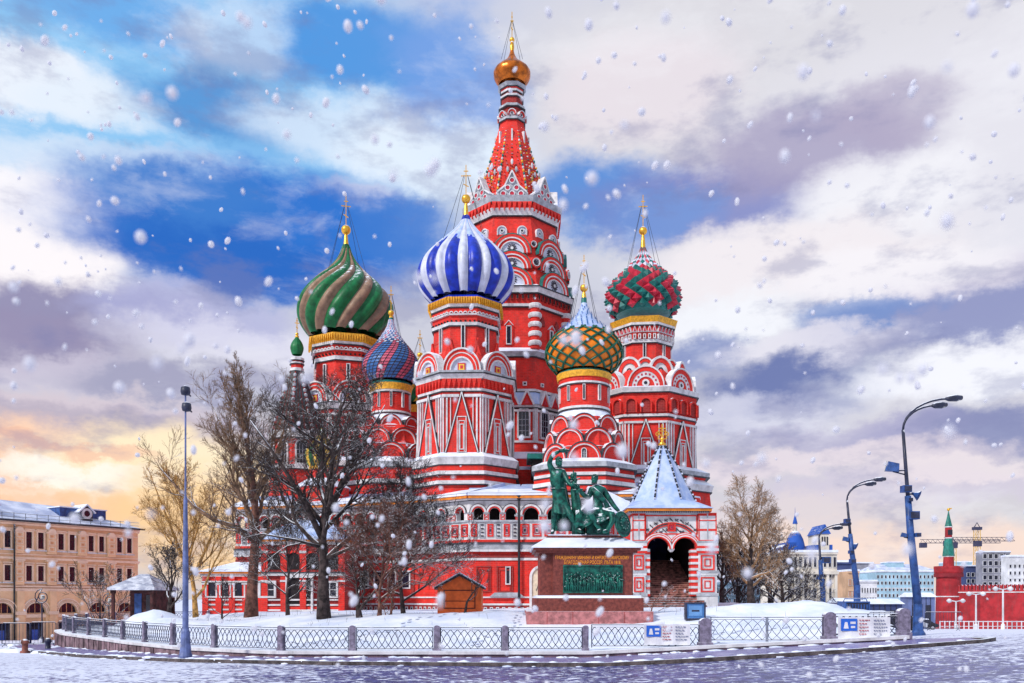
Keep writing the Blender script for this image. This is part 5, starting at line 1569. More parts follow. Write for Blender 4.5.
def fat(J, k):
    return [(a, b, c, tuple(x * k for x in r) if isinstance(r, tuple) else r * k) for a, b, c, r in J]
def skin_body(name, joints, edges, m, parent, root=0, sub=2, label=None, extra=None):
    """joints: (px, py, depth, radius px); one continuous surface grown from a skeleton"""
    me = bpy.data.meshes.new('skeleton')
    me.from_pydata([(mxx(j[0]), j[2], mz(j[1])) for j in joints], edges, [])
    o = bpy.data.objects.new('skeleton', me); COL.objects.link(o)
    o.modifiers.new('s', 'SKIN'); 
    if not me.skin_vertices: bpy.context.view_layer.update()
    for i, j in enumerate(joints):
        sv = me.skin_vertices[0].data[i]
        r = j[3] if isinstance(j[3], tuple) else (j[3], j[3])
        sv.radius = (r[0] * msx, r[1] * msx); sv.use_root = (i == root)
    sm = o.modifiers.new('u', 'SUBSURF'); sm.levels = sub; sm.render_levels = sub
    bpy.context.view_layer.update()
    dg = bpy.context.evaluated_depsgraph_get()
    out = bpy.data.meshes.new_from_object(o.evaluated_get(dg))
    bpy.data.objects.remove(o)
    out.materials.clear(); out.materials.append(m)
    for p in out.polygons: p.use_smooth = True; p.material_index = 0
    ob = put(name, out, parent, (MX, MY, 0), label=label)
    return ob
def head_bits(ob, hx, hy, d, face=(0, -1), beard=True, r=3.0):
    """head with brow, nose, ears, hair and beard"""
    mb = MB(); c = Vector((mxx(hx), d, mz(hy))); R = r * msx
    mb.M = Matrix.Translation(c) @ Matrix.Rotation(face[0], 4, 'Z') @ Matrix.Rotation(face[1], 4, 'X')
    mb.ball((0, 0, 0), R, BRZ, 16, (.82, .95, 1.18))
    mb.ball((0, -R * .62, -R * .45), R * .52, BRZ, 10, (.9, .7, .8))                       # jaw
    mb.tube([(0, -R * .86, R * .22), (0, -R * 1.18, -R * .12), (0, -R * .9, -R * .2)], [R * .10, R * .16, R * .10], 6, BRZ)   # nose
    mb.tube([(-R * .5, -R * .74, R * .30), (0, -R * .93, R * .34), (R * .5, -R * .74, R * .30)], R * .11, 5, BRZ)             # brow
    for sg in (-1, 1):
        mb.ball((sg * R * .32, -R * .84, R * .12), R * .12, BRZ, 8); mb.ball((sg * R * .84, 0, 0), R * .22, BRZ, 8, (.5, .8, 1.2))
    mb.tube([(-R * .22, -R * .94, -R * .42), (0, -R * 1.0, -R * .40), (R * .22, -R * .94, -R * .42)], R * .07, 5, BRZ)
    rs = random.Random(int(hx))
    for i in range(46):        # curls of hair
        a = rs.uniform(0, 2 * pi); t = rs.uniform(0, 1.15)
        p = (R * .85 * sin(t) * cos(a), R * .98 * sin(t) * sin(a) + R * .1, R * 1.12 * cos(t))
        if p[1] < -R * .55 and p[2] < R * .6: continue
        mb.ball(p, R * .22, BRZ, 6)
    if beard:
        for i in range(26):
            a = rs.uniform(-1.2, 1.2); z = rs.uniform(-1.35, -.5)
            mb.ball((R * .62 * sin(a), -R * .72 * cos(a) - R * .05, R * z), R * .2, BRZ, 6)
    mb.M = None
    put('head', mb, ob, (MX, MY, 0))
def hand(mb, p, dirv, up, size, curl=.5):
    """palm, four fingers with bends and a thumb"""
    p = Vector(p); d = Vector(dirv).normalized(); u = Vector(up); u = (u - d * u.dot(d)).normalized(); s_ = d.cross(u)
    L = size
    mb.tube([p - d * L * .1, p + d * L * .25, p + d * L * .5], [L * .13, L * .22, L * .2], 8, BRZ)
    for i in range(4):
        o = s_ * L * .13 * (i - 1.5); l = L * (.42, .5, .47, .36)[i]
        a = p + d * L * .42 + o; b = a + d * l * .5 - u * l * .1 * curl; c = b + d * l * .35 - u * l * .4 * curl; e = c + d * l * .12 - u * l * .35 * curl
        mb.tube([a, b, c, e], [L * .075, L * .068, L * .06, L * .045], 6, BRZ)
    a = p + d * L * .08 - s_ * L * .16; mb.tube([a, a + d * L * .22 - s_ * L * .16 - u * L * .06, a + d * L * .42 - s_ * L * .2 - u * L * .14], [L * .085, L * .075, L * .05], 6, BRZ)

# standing man: arm raised over his head, tunic belted at the waist
DS = 1.15
J = [(561, 496, DS, (6.0, 4.6)),      # 0 pelvis
     (559.5, 486, DS, (5.2, 4.2)),    # 1 waist
     (558, 476, DS, (6.4, 4.6)),      # 2 chest
     (558.5, 468.5, DS, (4.6, 3.4)),  # 3 upper chest
     (559.3, 464.5, DS, 2.0),         # 4 neck
     (553.4, 468.2, DS, 2.9), (550.0, 459.5, DS - .1, 2.3), (553.5, 451.5, DS - .2, 1.9), (561.0, 448.0, DS - .3, 1.4),   # 5-8 raised arm
     (564.5, 469.2, DS - .1, 2.8), (568.2, 478.5, DS - .35, 2.2), (572.5, 484.5, DS - .6, 1.8), (575.8, 481.0, DS - .75, 1.4), # 9-12 other arm
     (557.2, 504, DS, 3.8), (555.2, 516, DS + .05, 2.6), (554.2, 529, DS + .1, 1.8), (552.6, 532, DS - .35, 1.4),  # 13-16 leg
     (566, 503, DS - .1, 3.8), (572.5, 515, DS - .4, 2.7), (579.5, 528.5, DS - .35, 1.8), (582.5, 531.5, DS - .75, 1.4)]  # 17-20 leg
Ed = [(0, 1), (1, 2), (2, 3), (3, 4), (3, 5), (5, 6), (6, 7), (7, 8), (3, 9), (9, 10), (10, 11), (11, 12), (0, 13), (13, 14), (14, 15), (15, 16), (0, 17), (17, 18), (18, 19), (19, 20)]
stand = skin_body('standing_figure', fat(J, 1.28), Ed, BRZ, MON, label='standing bronze man with one arm raised over his head')
head_bits(stand, 560, 458.3, DS - .08, (.55, .05), True, 4.3)
mb = MB()
P = lambda x, y, d: (mxx(x), d, mz(y))
hand(mb, P(561, 448, DS - .3), (1, -.2, .12), (0, 0, 1), .56, .35)
hand(mb, P(575.3, 481.5, DS - .72), (.5, -.2, 1), (-1, 0, 0), .36, 1.3)
put('hands', mb, stand, (MX, MY, 0))
# tunic skirt with folds and a belt, sleeveless top
mb = MB(); n = 40; rows_ = []
prof = [(558.6, 470.5, 7.0), (558.8, 476, 8.2), (559.2, 482, 7.2), (559.6, 486.5, 6.7), (560.2, 489, 7.1), (561.4, 497, 7.4), (562.5, 505, 8.8), (563.4, 511.5, 9.9)]
vs = []
for (cx_, cy_, r_) in prof:
    f = max(0, (cy_ - 486) / 25)
    for i in range(n):
        a = 2 * pi * i / n; rr = r_ * (1 + .10 * f * sin(9 * a) + .05 * f * sin(5 * a + 1)) * msx
        vs.append((mxx(cx_) + rr * cos(a), DS + rr * .78 * sin(a), mz(cy_ + f * 1.0 * sin(3 * a))))
fs = [(j * n + i, (j + 1) * n + i, (j + 1) * n + (i + 1) % n, j * n + (i + 1) % n) for j in range(len(prof) - 1) for i in range(n)]
mb.add(vs, fs, BRZ, True)
fs2 = [tuple(reversed(f)) for f in fs]
mb.add([(mxx(585) * 0 + (x - mxx(561)) * .93 + mxx(561), (y - DS) * .93 + DS, z) for x, y, z in vs], fs2, BRZ, True)
ring = [(mxx(559.5) + 7.0 * msx * cos(a), DS + 5.5 * msx * sin(a), mz(486.3)) for a in [2 * pi * i / 24 for i in range(25)]]
mb.tube(ring, .045, 6, BRZ)
put('tunic', mb, stand, (MX, MY, 0))
# cloak hanging behind him
mb = MB(); n = 14; vs = []
for j in range(10):
    t = j / 9
    for i in range(n):
        u = i / (n - 1)
        vs.append((mxx(562 + 4 * t + (u - .5) * (9 + 16 * t)), DS + .55 + .10 * sin(u * 14 + t * 2) + .2 * t, mz(470 + 58 * t)))
fs = [(j * n + i, (j + 1) * n + i, (j + 1) * n + i + 1, j * n + i + 1) for j in range(9) for i in range(n - 1)]
mb.add(vs, fs, BRZ, True); mb.add([(x, y + .07, z) for x, y, z in vs], [tuple(reversed(f)) for f in fs], BRZ, True)
put('cloak', mb, stand, (MX, MY, 0))

# seated man: one hand on the sword, the other on his shield
DQ = 1.0
J = [(600.5, 510, DQ, (6.2, 5.0)), (600, 501, DQ, (5.2, 4.2)), (599.5, 492, DQ - .05, (6.2, 4.4)), (598.8, 485.5, DQ - .05, (4.8, 3.4)), (597.6, 482.3, DQ - .1, 2.0),
     (605.6, 487.5, DQ, 2.9), (611.5, 497, DQ - .05, 2.3), (617, 505.5, DQ - .2, 1.9), (621.5, 510.5, DQ - .3, 1.4),
     (593.3, 487.5, DQ - .1, 2.9), (589.5, 496.5, DQ - .35, 2.3), (583.5, 493.5, DQ - .6, 1.9), (579.0, 487.5, DQ - .7, 1.4),
     (605, 512, DQ - .3, 3.9), (612, 513.5, DQ - 1.0, 3.2), (612.5, 521.5, DQ - 1.1, 2.2), (606.5, 531.3, DQ - 1.0, 1.8), (602.5, 532.3, DQ - 1.3, 1.5),
     (596.5, 512, DQ - .35, 3.9), (589.5, 512.5, DQ - 1.0, 3.2), (594.5, 521, DQ - .95, 2.3), (600.5, 530.0, DQ - .9, 1.7), (597.0, 532, DQ - 1.15, 1.4)]
Ed = [(0, 1), (1, 2), (2, 3), (3, 4), (3, 5), (5, 6), (6, 7), (7, 8), (3, 9), (9, 10), (10, 11), (11, 12), (0, 13), (13, 14), (14, 15), (15, 16), (16, 17), (0, 18), (18, 19), (19, 20), (20, 21), (21, 22)]
sit = skin_body('seated_figure', fat(J, 1.28), Ed, BRZS, MON, label='seated bronze man resting a hand on his shield')
head_bits(sit, 596.3, 476.6, DQ - .15, (-.35, -.08), True, 4.1)
mb = MB()
hand(mb, P(621, 510, DQ - .28), (.7, -.3, -.4), (.3, 0, 1), .42, .7)
hand(mb, P(579.5, 488.0, DQ - .68), (-.3, -.1, 1), (1, 0, 0), .36, 1.3)
put('hands', mb, sit, (MX, MY, 0))
# drapery over the knees, falling in folds, with snow lying on it
mb = MB(); n = 22; m_ = 14; vs = []
for j in range(m_):
    t = j / (m_ - 1)
    for i in range(n):
        u = i / (n - 1)
        x = 578 + u * 36 - 3 * t; 
        y = 502 + 9 * t + 14 * max(0, t - .45) + (1 - u) * 10 * t + 1.1 * sin(u * 15 + t * 3)
        dd = DQ + .25 - 1.35 * t + .09 * sin(u * 17 + t * 5)
        vs.append(P(x, y, dd))
fs = [(j * n + i, (j + 1) * n + i, (j + 1) * n + i + 1, j * n + i + 1) for j in range(m_ - 1) for i in range(n - 1)]
mb.add(vs, fs, BRZS, True); mb.add([(x, y + .05, z - .06) for x, y, z in vs], [tuple(reversed(f)) for f in fs], BRZS, True)
put('drapery', mb, sit, (MX, MY, 0))
# cloth over the shoulder
mb = MB()
for k in range(5):
    mb.tube([P(592 + k * .6, 487 - k * .3, DQ - .42), P(598 + k, 494, DQ - .48 - .03 * k), P(606 + k * .8, 501 + k * .5, DQ - .36), P(609 + k, 509, DQ - .2)], [.05, .075, .075, .05], 6, BRZS)
put('sash', mb, sit, (MX, MY, 0))
# round shield with raised rings
mb = MB()
c = Vector(P(623.5, 523.5, DQ - .75)); R = 10.6 * msx
mb.M = Matrix.Translation(c) @ Matrix.Rotation(radians(38), 4, 'Z') @ Matrix.Rotation(radians(-12), 4, 'X') @ Matrix.Rotation(radians(90), 4, 'X') @ Matrix.Diagonal((1.0, 1.28, 1, 1))
mb.lathe([(R, -.05), (R * 1.0, .03), (R * .93, .06), (R * .86, .03), (R * .72, .07), (R * .62, .11), (R * .56, .07), (R * .4, .13), (R * .2, .17), (.01, .19)], 36, BRZ, smooth=True)
for i in range(12):
    a = 2 * pi * i / 12; mb.ball((R * .48 * cos(a), R * .48 * sin(a), .13), .04, BRZ, 6)
mb.M = None
put('shield', mb, sit, (MX, MY, 0))
# seat, and the sword and helmet held between the two men
mb = MB()
mb.box(mxx(588), mxx(611), DQ - .35, DQ + .9, mz(534), mz(516), BRZ); mb.box(mxx(586), mxx(613), DQ - .45, DQ + 1.0, mz(517.5), mz(515), BRZ)
put('bronze_seat', mb, MON, (MX, MY, 0))
mb = MB()
mb.tube([P(575.5, 474, DS - .75), P(577.5, 489, DS - .75)], .055, 6, BRZ); mb.ball(P(575.3, 472.8, DS - .75), .11, BRZ, 8)
mb.tube([P(571.5, 489.5, DS - .75), P(583.5, 488.3, DS - .75)], .05, 6, BRZ)
mb.M = None
a, b = P(577.6, 489, DS - .76), P(583.5, 528, DS - .78)
mb.tube([a, b], [.085, .045], 4, BRZ, False)
put('sword', mb, MON, (MX, MY, 0))
mb = MB()
c = P(575, 473.5, DQ + .1); mb.ball(c, .17, BRZ, 12, (1, 1, 1.25)); mb.tube([(c[0], c[1], c[2] + .15), (c[0], c[1], c[2] + .34)], [.06, .02], 6, BRZ)
for i in range(8): mb.ball((c[0] + .16 * cos(i * pi / 4), c[1] + .16 * sin(i * pi / 4), c[2] - .14), .055, BRZ, 6)
mb.tube([(c[0], c[1], c[2] - .2), P(576, 487, DQ + .15), P(579, 505, DQ + .2), P(581, 534, DQ + .25)], [.12, .2, .28, .38], 8, BRZ)
put('helmet_trophy', mb, MON, (MX, MY, 0))
mb = MB()
rs = random.Random(2)
for i in range(9): mb.ball(P(rs.uniform(560, 604), 533.2, rs.uniform(.7, 2.6)), rs.uniform(.14, .32), SNOW, 10, (1.3, 1.2, .5))
put('snow_on_plinth', mb, MON, (MX, MY, 0))
# ---------------------------------------------------------------- bare winter trees
BARK = mat('bark', (0.060, 0.042, 0.040), .9, .35, 4, snow=.42, bump=.5, bs=14)
BARKR = mat('bark_reddish', (0.17, 0.075, 0.055), .9, .3, 4, snow=.25, bump=.4, bs=14)
BARK_BACKLIT = mat('bark_backlit_ochre', (0.50, 0.27, 0.08), .9, .3, 4, snow=.1, bump=.3, bs=14)  # ochre puts the low sun's glow through the twigs into the bark colour
BARKG = mat('bark_golden', (0.36, 0.21, 0.11), .9, .3, 4, snow=.2, bump=.3, bs=14)
BARKL = mat('bark_brown', (0.22, 0.13, 0.08), .9, .3, 4, snow=.32, bump=.3, bs=14)
def grow(trunk_pts, trunk_r, seed, m, m2=None, levels=4, nb=(9, 6, 5, 4), lf=(.5, .5, .5, .45), spread=(.9, .75, .7, .8), start=.3, droop=.0, tw_r=.006, up=.35, flat=1.0, limbs=None, trunk_m=None, taper=1.0):
    """returns (trunk mesh builder, crown mesh builder)"""
    rs = random.Random(seed); tb = MB(); cb = MB(); m2 = m2 or m
    tp = [Vector(p) for p in trunk_pts]
    tb.tube(tp, trunk_r, 10, trunk_m or m)
    H = sum((b - a).length for a, b in zip(tp, tp[1:]))
    def branch(p, d, L, r, lev):
        n = 6 if lev < 2 else (4 if lev == 2 else 3)
        pts = [p.copy()]; rad = [r]; q = p.copy(); dd = d.copy()
        for i in range(n):
            jit = Vector((rs.gauss(0, 1), rs.gauss(0, 1) * flat, rs.gauss(0, 1))) * (.17 if lev < 2 else .24)
            dd = (dd + jit + Vector((0, 0, up * .16 - droop * lev * .1))).normalized()
            q = q + dd * (L / n); pts.append(q.copy()); rad.append(max(tw_r, r * (1 - .82 * (i + 1) / n)))
        cb.tube(pts, rad, 6 if lev == 0 else (4 if lev == 1 else 3), m if lev < 2 else m2, lev < 2, False)
        if lev + 1 >= levels: return
        k = nb[lev + 1] if lev + 1 < len(nb) else 3
        for i in range(k):
            t = .22 + .78 * (i + rs.random()) / k
            j = min(n - 1, int(t * n)); f = t * n - j
            pp = pts[j].lerp(pts[j + 1], min(1, f)); base = (pts[j + 1] - pts[j]).normalized()
            side = base.cross(Vector((rs.gauss(0, 1), rs.gauss(0, 1), rs.gauss(0, 1)))).normalized()
            side.y *= flat
            nd = (base + side * rs.uniform(.6, 1.3) * spread[min(lev + 1, len(spread) - 1)] + Vector((0, 0, up * .4))).normalized()
            branch(pp, nd, L * lf[min(lev + 1, len(lf) - 1)] * rs.uniform(.7, 1.2) * (1.15 - .5 * t), max(tw_r, rad[j] * .55), lev + 1)
    for i in range(nb[0]):
        t = start + (1 - start) * (i + rs.random() * .7) / nb[0]
        s_ = t * H; a = 0
        for p0, p1 in zip(tp, tp[1:]):
            l = (p1 - p0).length
            if a + l >= s_ or p1 is tp[-1]:
                pp = p0.lerp(p1, min(1, (s_ - a) / l)); base = (p1 - p0).normalized(); break
            a += l
        ang = i * 2.4 + rs.uniform(-.4, .4)
        side = Vector((cos(ang), sin(ang) * flat, 0))
        nd = (base * (.35 + .6 * t) + side * spread[0] * (1.15 - .55 * t) + Vector((0, 0, up))).normalized()
        rr = trunk_r[0] * (1 - .75 * t) * .5
        branch(pp, nd, H * lf[0] * (1.3 - taper * t) * rs.uniform(.85, 1.15), rr, 0)
    for (pts, r0) in (limbs or []):
        pts = [Vector(p) for p in pts]; n = len(pts)
        rad = [max(.02, .8 * r0 * (1 - .85 * i / (n - 1))) for i in range(n)]
        cb.tube(pts, rad, 7, m)
        for i in range(1, n):
            for _ in range(2):
                base = (pts[i] - pts[i - 1]).normalized()
                side = base.cross(Vector((rs.gauss(0, 1), rs.gauss(0, .4), rs.gauss(0, 1)))).normalized()
                branch(pts[i].lerp(pts[i - 1], rs.random()), (base * .7 + side * .9 + Vector((0, 0, .3))).normalized(), H * .22 * rs.uniform(.6, 1.2), rad[i] * .6, 1)
    return tb, cb
def tree(px, base_py, Y, label, tr, seed, m, group=None, name='bare_tree', cat='tree', **kw):
    """tr: trunk line as (px, py, depth offset); r in px"""
    x = (px - 512) / F * Y
    z0 = snow_z(x, Y) if inside(x, Y) else street_z(x, Y)
    t = empty(name, (x, Y, z0), label, cat, group)
    pts = [(x, Y, z0 - .3)] + [at(a, b, Y + c) for a, b, c in tr]
    radpx = kw.pop('radpx'); s_ = Y / F
    n = len(pts); r = [radpx * s_ * (1 - .86 * (i / (n - 1)) ** .8) for i in range(n)]
    r[0] *= 1.2
    lm = [([at(a, b, Y + c) for a, b, c in l], rr * s_) for l, rr in kw.pop('limbs_px', [])]
    tb, cb = grow(pts, r, seed, m, limbs=lm, **kw)
    world_put('trunk', tb, t, (x, Y, z0)); world_put('crown', cb, t, (x, Y, z0))
    return t
GT = 'bare trees in the cathedral garden'
tree(324, 622, 45, 'largest bare dark tree, its black trunk forking in front of the red gallery', [(323, 590, 0), (324, 560, 0), (322, 535, .1), (326, 505, 0), (331, 470, .1), (335, 440, .2), (339, 415, .1), (341, 400, .2)], 3, BARK, GT,
     radpx=6.6, nb=(18, 11, 9, 8), start=.27, lf=(.50, .52, .52, .45), taper=.95, levels=4, up=.22, spread=(1.1, .8, .8, .9), tw_r=.0065,
     limbs_px=[([(322, 538, 0), (306, 505, -.6), (290, 478, -1), (270, 448, -1.2), (250, 420, -1)], 4.2), ([(325, 520, 0), (345, 480, -.5), (365, 440, -.4), (385, 405, 0)], 4.0), ([(324, 560, 0), (350, 548, -.6), (385, 528, -.8), (415, 500, -.6)], 2.6), ([(323, 548, 0), (296, 540, -.5), (262, 534, -.8), (235, 540, -.6)], 2.4)])
tree(251, 615, 53, 'bare tree with a thick brown trunk, second from the left lamp post', [(252, 590, 0), (254, 560, 0), (256, 525, 0), (254, 490, .1), (250, 465, .2), (247, 440, .1), (242, 418, .1), (238, 400, 0)], 8, BARKL, GT, trunk_m=BARKR,
     radpx=6.4, nb=(17, 10, 8, 8), start=.34, lf=(.38, .52, .52, .48), taper=.9, levels=4, up=.35, tw_r=.007,
     limbs_px=[([(254, 540, 0), (236, 527, -.6), (214, 520, -1.2), (192, 505, -1.5), (172, 482, -1.2), (158, 466, -1)], 3.8), ([(255, 500, 0), (270, 470, .3), (281, 440, .5), (287, 418, .4)], 3.4), ([(252, 470, 0), (228, 440, 0), (212, 405, .3)], 3.0)])
tree(196, 612, 58, 'slender tree with backlight painted in ochre, behind the tall left lamp post', [(194, 590, 0), (190, 565, 0), (186, 535, .2), (182, 505, 0), (178, 485, .1)], 21, BARK_BACKLIT, GT,
     radpx=2.8, nb=(15, 9, 8, 7), start=.16, lf=(.52, .5, .5, .5), levels=4, up=.4, spread=(1.0, .8, .8, .8), tw_r=.007, limbs_px=[([(192, 580, 0), (176, 540, 0), (160, 500, .3), (148, 468, .4)], 2.2), ([(194, 575, 0), (210, 540, 0), (222, 500, .3), (230, 470, .4)], 2.0)])
tree(168, 618, 52, 'small dark bare tree beside the snowy kiosk', [(170, 600, 0), (172, 580, 0), (170, 560, .1)], 31, BARK, GT,
     radpx=2.6, nb=(9, 7, 6, 5), start=.25, lf=(.75, .55, .5, .45), levels=4, up=.3, tw_r=.008)
tree(360, 622, 44, 'short forked tree with a thick dark leaning stem', [(358, 606, 0), (357, 592, 0), (356, 580, 0)], 41, BARK, GT, radpx=3.6, nb=(7, 7, 6, 5), start=.5, lf=(1.25, .55, .5, .45), levels=4, up=.3, tw_r=.0062,
     limbs_px=[([(358, 612, 0), (366, 602, -.2), (377, 588, -.4), (392, 572, -.5), (400, 560, -.4)], 2.0)])
tree(379, 622, 43, 'thicket tree of reddish curving stems', [(380, 608, 0), (379, 595, 0), (382, 575, 0), (384, 552, .1), (388, 530, .1)], 44, BARKR, GT, radpx=2.6, nb=(16, 10, 8, 7), start=.22, lf=(.72, .55, .5, .48), taper=.85, levels=4, up=.25, spread=(1.1, .9, .9, .9), tw_r=.0062, trunk_m=BARKR,
     limbs_px=[([(381, 622, 0), (391, 614, -.2), (392, 600, -.3), (388, 588, -.3), (394, 560, -.1)], 2.2), ([(380, 606, 0), (395, 590, -.3), (412, 580, -.4), (430, 585, -.4)], 1.5)])
tree(404, 618, 46, 'dense dark twiggy tree left of the orange hut', [(402, 600, 0), (400, 580, 0), (402, 555, .1), (400, 520, .1), (402, 498, 0)], 47, BARK, GT, radpx=2.6, nb=(18, 10, 9, 7), start=.15, lf=(.62, .55, .5, .48), taper=.85, levels=4, up=.25, spread=(1.2, .9, .9, .9), tw_r=.0065)
tree(464, 614, 44, 'small crooked tree growing in front of the orange hut', [(467, 602, 0), (472, 594, 0), (480, 584, 0), (484, 574, 0)], 51, BARK, GT, radpx=1.5, nb=(6, 4, 3, 2), start=.35, lf=(.55, .5, .5, .45), levels=4, up=.45, tw_r=.008)
tree(752, 607, 64, 'lone rounded bare tree to the right of the stair porch', [(750, 590, 0), (750, 570, 0), (751, 550, 0), (752, 535, .1), (752, 522, .1)], 61, BARKG, GT, trunk_m=BARK,
     radpx=4.2, nb=(18, 10, 8, 7), start=.24, lf=(.37, .58, .54, .5), taper=.15, levels=4, up=.12, spread=(1.0, .8, .8, .8), tw_r=.008)
tree(784, 606, 72, 'dark low bushy tree behind the lone rounded tree', [(782, 590, 0), (780, 572, 0), (779, 560, .1)], 66, BARK, GT, radpx=2.4, nb=(14, 8, 7, 5), start=.1, lf=(.75, .5, .5, .45), levels=4, up=.2, spread=(1.2, .9, .9, .9), tw_r=.014)
tree(650, 612, 52, 'low spreading bush in front of the stair porch', [(653, 604, 0), (658, 597, 0), (663, 590, 0)], 71, BARKR, 'bushes', name='bare_bush', cat='bush', radpx=.8, nb=(7, 5, 4, 2), start=.05, lf=(.9, .55, .5, .45), levels=4, up=.15, spread=(1.2, .9, .9, .9), tw_r=.0062)
tree(288, 618, 49, 'slim twiggy tree between the two thick trunks', [(287, 595, 0), (289, 570, 0), (286, 545, .1), (288, 520, .1)], 91, BARK, GT, radpx=2.2, nb=(15, 9, 8, 6), start=.2, lf=(.6, .55, .5, .48), taper=.85, levels=4, up=.25, spread=(1.2, .9, .9, .9), tw_r=.0065)
tree(222, 618, 50, 'thin bare sapling left of the thick brown trunk', [(222, 600, 0), (224, 585, 0)], 75, BARK, 'bushes', name='bare_bush', cat='bush', radpx=1.1, nb=(8, 5, 4, 3), start=.15, lf=(.8, .55, .5, .45), levels=4, up=.3, tw_r=.0062)
tree(100, 612, 66, 'dark leafless shrub behind the curved railings left of the kiosk', [(100, 600, 0), (101, 592, 0)], 78, BARK, 'bushes', name='bare_bush', cat='bush', radpx=1.1, nb=(9, 6, 5, 4), start=.15, lf=(1.0, .55, .5, .45), levels=4, up=.3, tw_r=.010)
for (px, Y, h_, sd_) in ((722, 92, 62, 81), (738, 95, 55, 82), (770, 96, 66, 83)):
    lb = {722: 'far dark tree just beyond the corner of the stair porch', 738: 'far dark tree half hidden by the lone rounded tree', 770: 'tallest of the far dark trees, beside the blue-roofed mansion'}[px]
    tree(px, 606, Y, lb, [(px, 598 - h_ * .3, 0), (px + 1, 598 - h_ * .6, 0), (px, 598 - h_ * .9, .1)], sd_, BARK, 'far trees', radpx=2.6, nb=(14, 8, 7, 4), start=.12, lf=(.5, .5, .5, .45), levels=4, up=.35, tw_r=.018)
# ---------------------------------------------------------------- hut, kiosk, lamps, street furniture
HUTO = mat('orange_hut_paint', (1.0, 0.165, 0.03), .6, .1, 3)
LAMPB = mat('lamp_blue_paint', (0.030, 0.085, 0.27), .45, .2, 3, snow=.1)
LAMPD = mat('lamp_dark_paint', (0.03, 0.035, 0.07), .45, .2, 3, snow=.2)
LAMPG = mat('lamp_grey_blue_paint', (0.13, 0.17, 0.36), .5, .2, 3)
GLASSL = mat('lamp_glass', (0.45, 0.45, 0.42), .25, .1, 3)
WOODD = mat('dark_brown_boards', (0.075, 0.022, 0.022), .8, .3, 3)
HUTR = mat('hut_dark_edge', (0.03, 0.03, 0.04), .6, .2, 3)

# orange hut
HY_ = 50.0; a = at(437.5, 608, HY_); b = at(481.5, 588, HY_); ap = at(459.5, 576, HY_)
g0 = snow_z((a.x + b.x) / 2, HY_)
hut = empty('wooden_hut', ((a.x + b.x) / 2, HY_, g0), 'small bright orange hut with a snowy gable roof', 'hut')
h = (b.x - a.x) / 2; z1 = b.z - g0 ; z2 = ap.z - g0
mb = MB(); mb.poly([(-h, -.2), (h, -.2), (h, z1), (0, z2), (-h, z1)], 0, 2.6, HUTO)
mb.frame(-h * .72, h * .72, .35, z1 * .93, .05, -.03, 0, WOODD); mb.box(-h * .72, h * .72, -.025, 0, z1 * .5, z1 * .5 + .03, WOODD)
put('walls', mb, hut, ((a.x + b.x) / 2, HY_, g0))
mb = MB()
for sg in (-1, 1):
    q = [(0, z2 + .02), (sg * (h + .18), z1 - .10), (sg * (h + .18), z1 + .02), (0, z2 + .15)]
    if sg > 0: q = q[::-1] if False else q
    pts = q if sg < 0 else [q[0], q[1], q[2], q[3]]
    mb.poly(pts if sg > 0 else pts[::-1], -.2, 2.8, HUTR)
    q = [(0, z2 + .152), (sg * (h + .18), z1 + .022), (sg * (h + .18), z1 + .09), (0, z2 + .23)]
    mb.poly(q if sg > 0 else q[::-1], -.17, 2.8, SNOW)
put('roof', mb, hut, ((a.x + b.x) / 2, HY_, g0))

# kiosk on the left with a hipped roof
KY = 60.0; kx = at(142, 600, KY).x; kg = snow_z(kx, KY)
kio = empty('kiosk', (kx, KY, kg), 'dark open kiosk with a snow dusted hipped roof on the left', 'kiosk')
s_ = KY / F; hw = 23 * s_; ze = CH + (HY - 588) * s_ - kg; zr = CH + (HY - 574) * s_ - kg
mb = MB()
mb.add([(-hw, -1.8, ze), (hw, -1.8, ze), (hw, 2.6, ze), (-hw, 2.6, ze), (-hw * .2, .4, zr), (hw * .2, .4, zr), (-hw, -1.8, ze - .16), (hw, -1.8, ze - .16), (hw, 2.6, ze - .16), (-hw, 2.6, ze - .16)],
       [(0, 1, 5, 4), (1, 2, 5), (2, 3, 4, 5), (3, 0, 4), (6, 7, 1, 0), (7, 8, 2, 1), (8, 9, 3, 2), (9, 6, 0, 3), (9, 8, 7, 6)], mat('slate_roof_dusted', (0.20, 0.22, 0.30), .7, .3, 2, snow=-.02, c2=(0.75, .78, .86)))
put('roof', mb, kio, (kx, KY, kg))
for (x, y) in ((-hw * .82, -1.5), (hw * .82, -1.5), (-hw * .82, 2.2), (hw * .82, 2.2)):
    mb = MB(); mb.box(-.09, .09, -.09, .09, -.3, ze - .16, WOODD); mb.box(-.14, .14, -.14, .14, ze - .4, ze - .16, WOODD); put('post', mb, kio, (kx + x, KY + y, kg))
mb = MB(); mb.box(-hw * .35, hw * .75, -.6, 2.0, -.3, ze - .16, WOODD); mb.box(-hw * .15, hw * .15, -.66, -.6, .3, ze - .4, LAMPB); mb.box(hw * .35, hw * .6, -.66, -.6, .9, ze - .5, DRK)
put('booth', mb, kio, (kx, KY, kg))

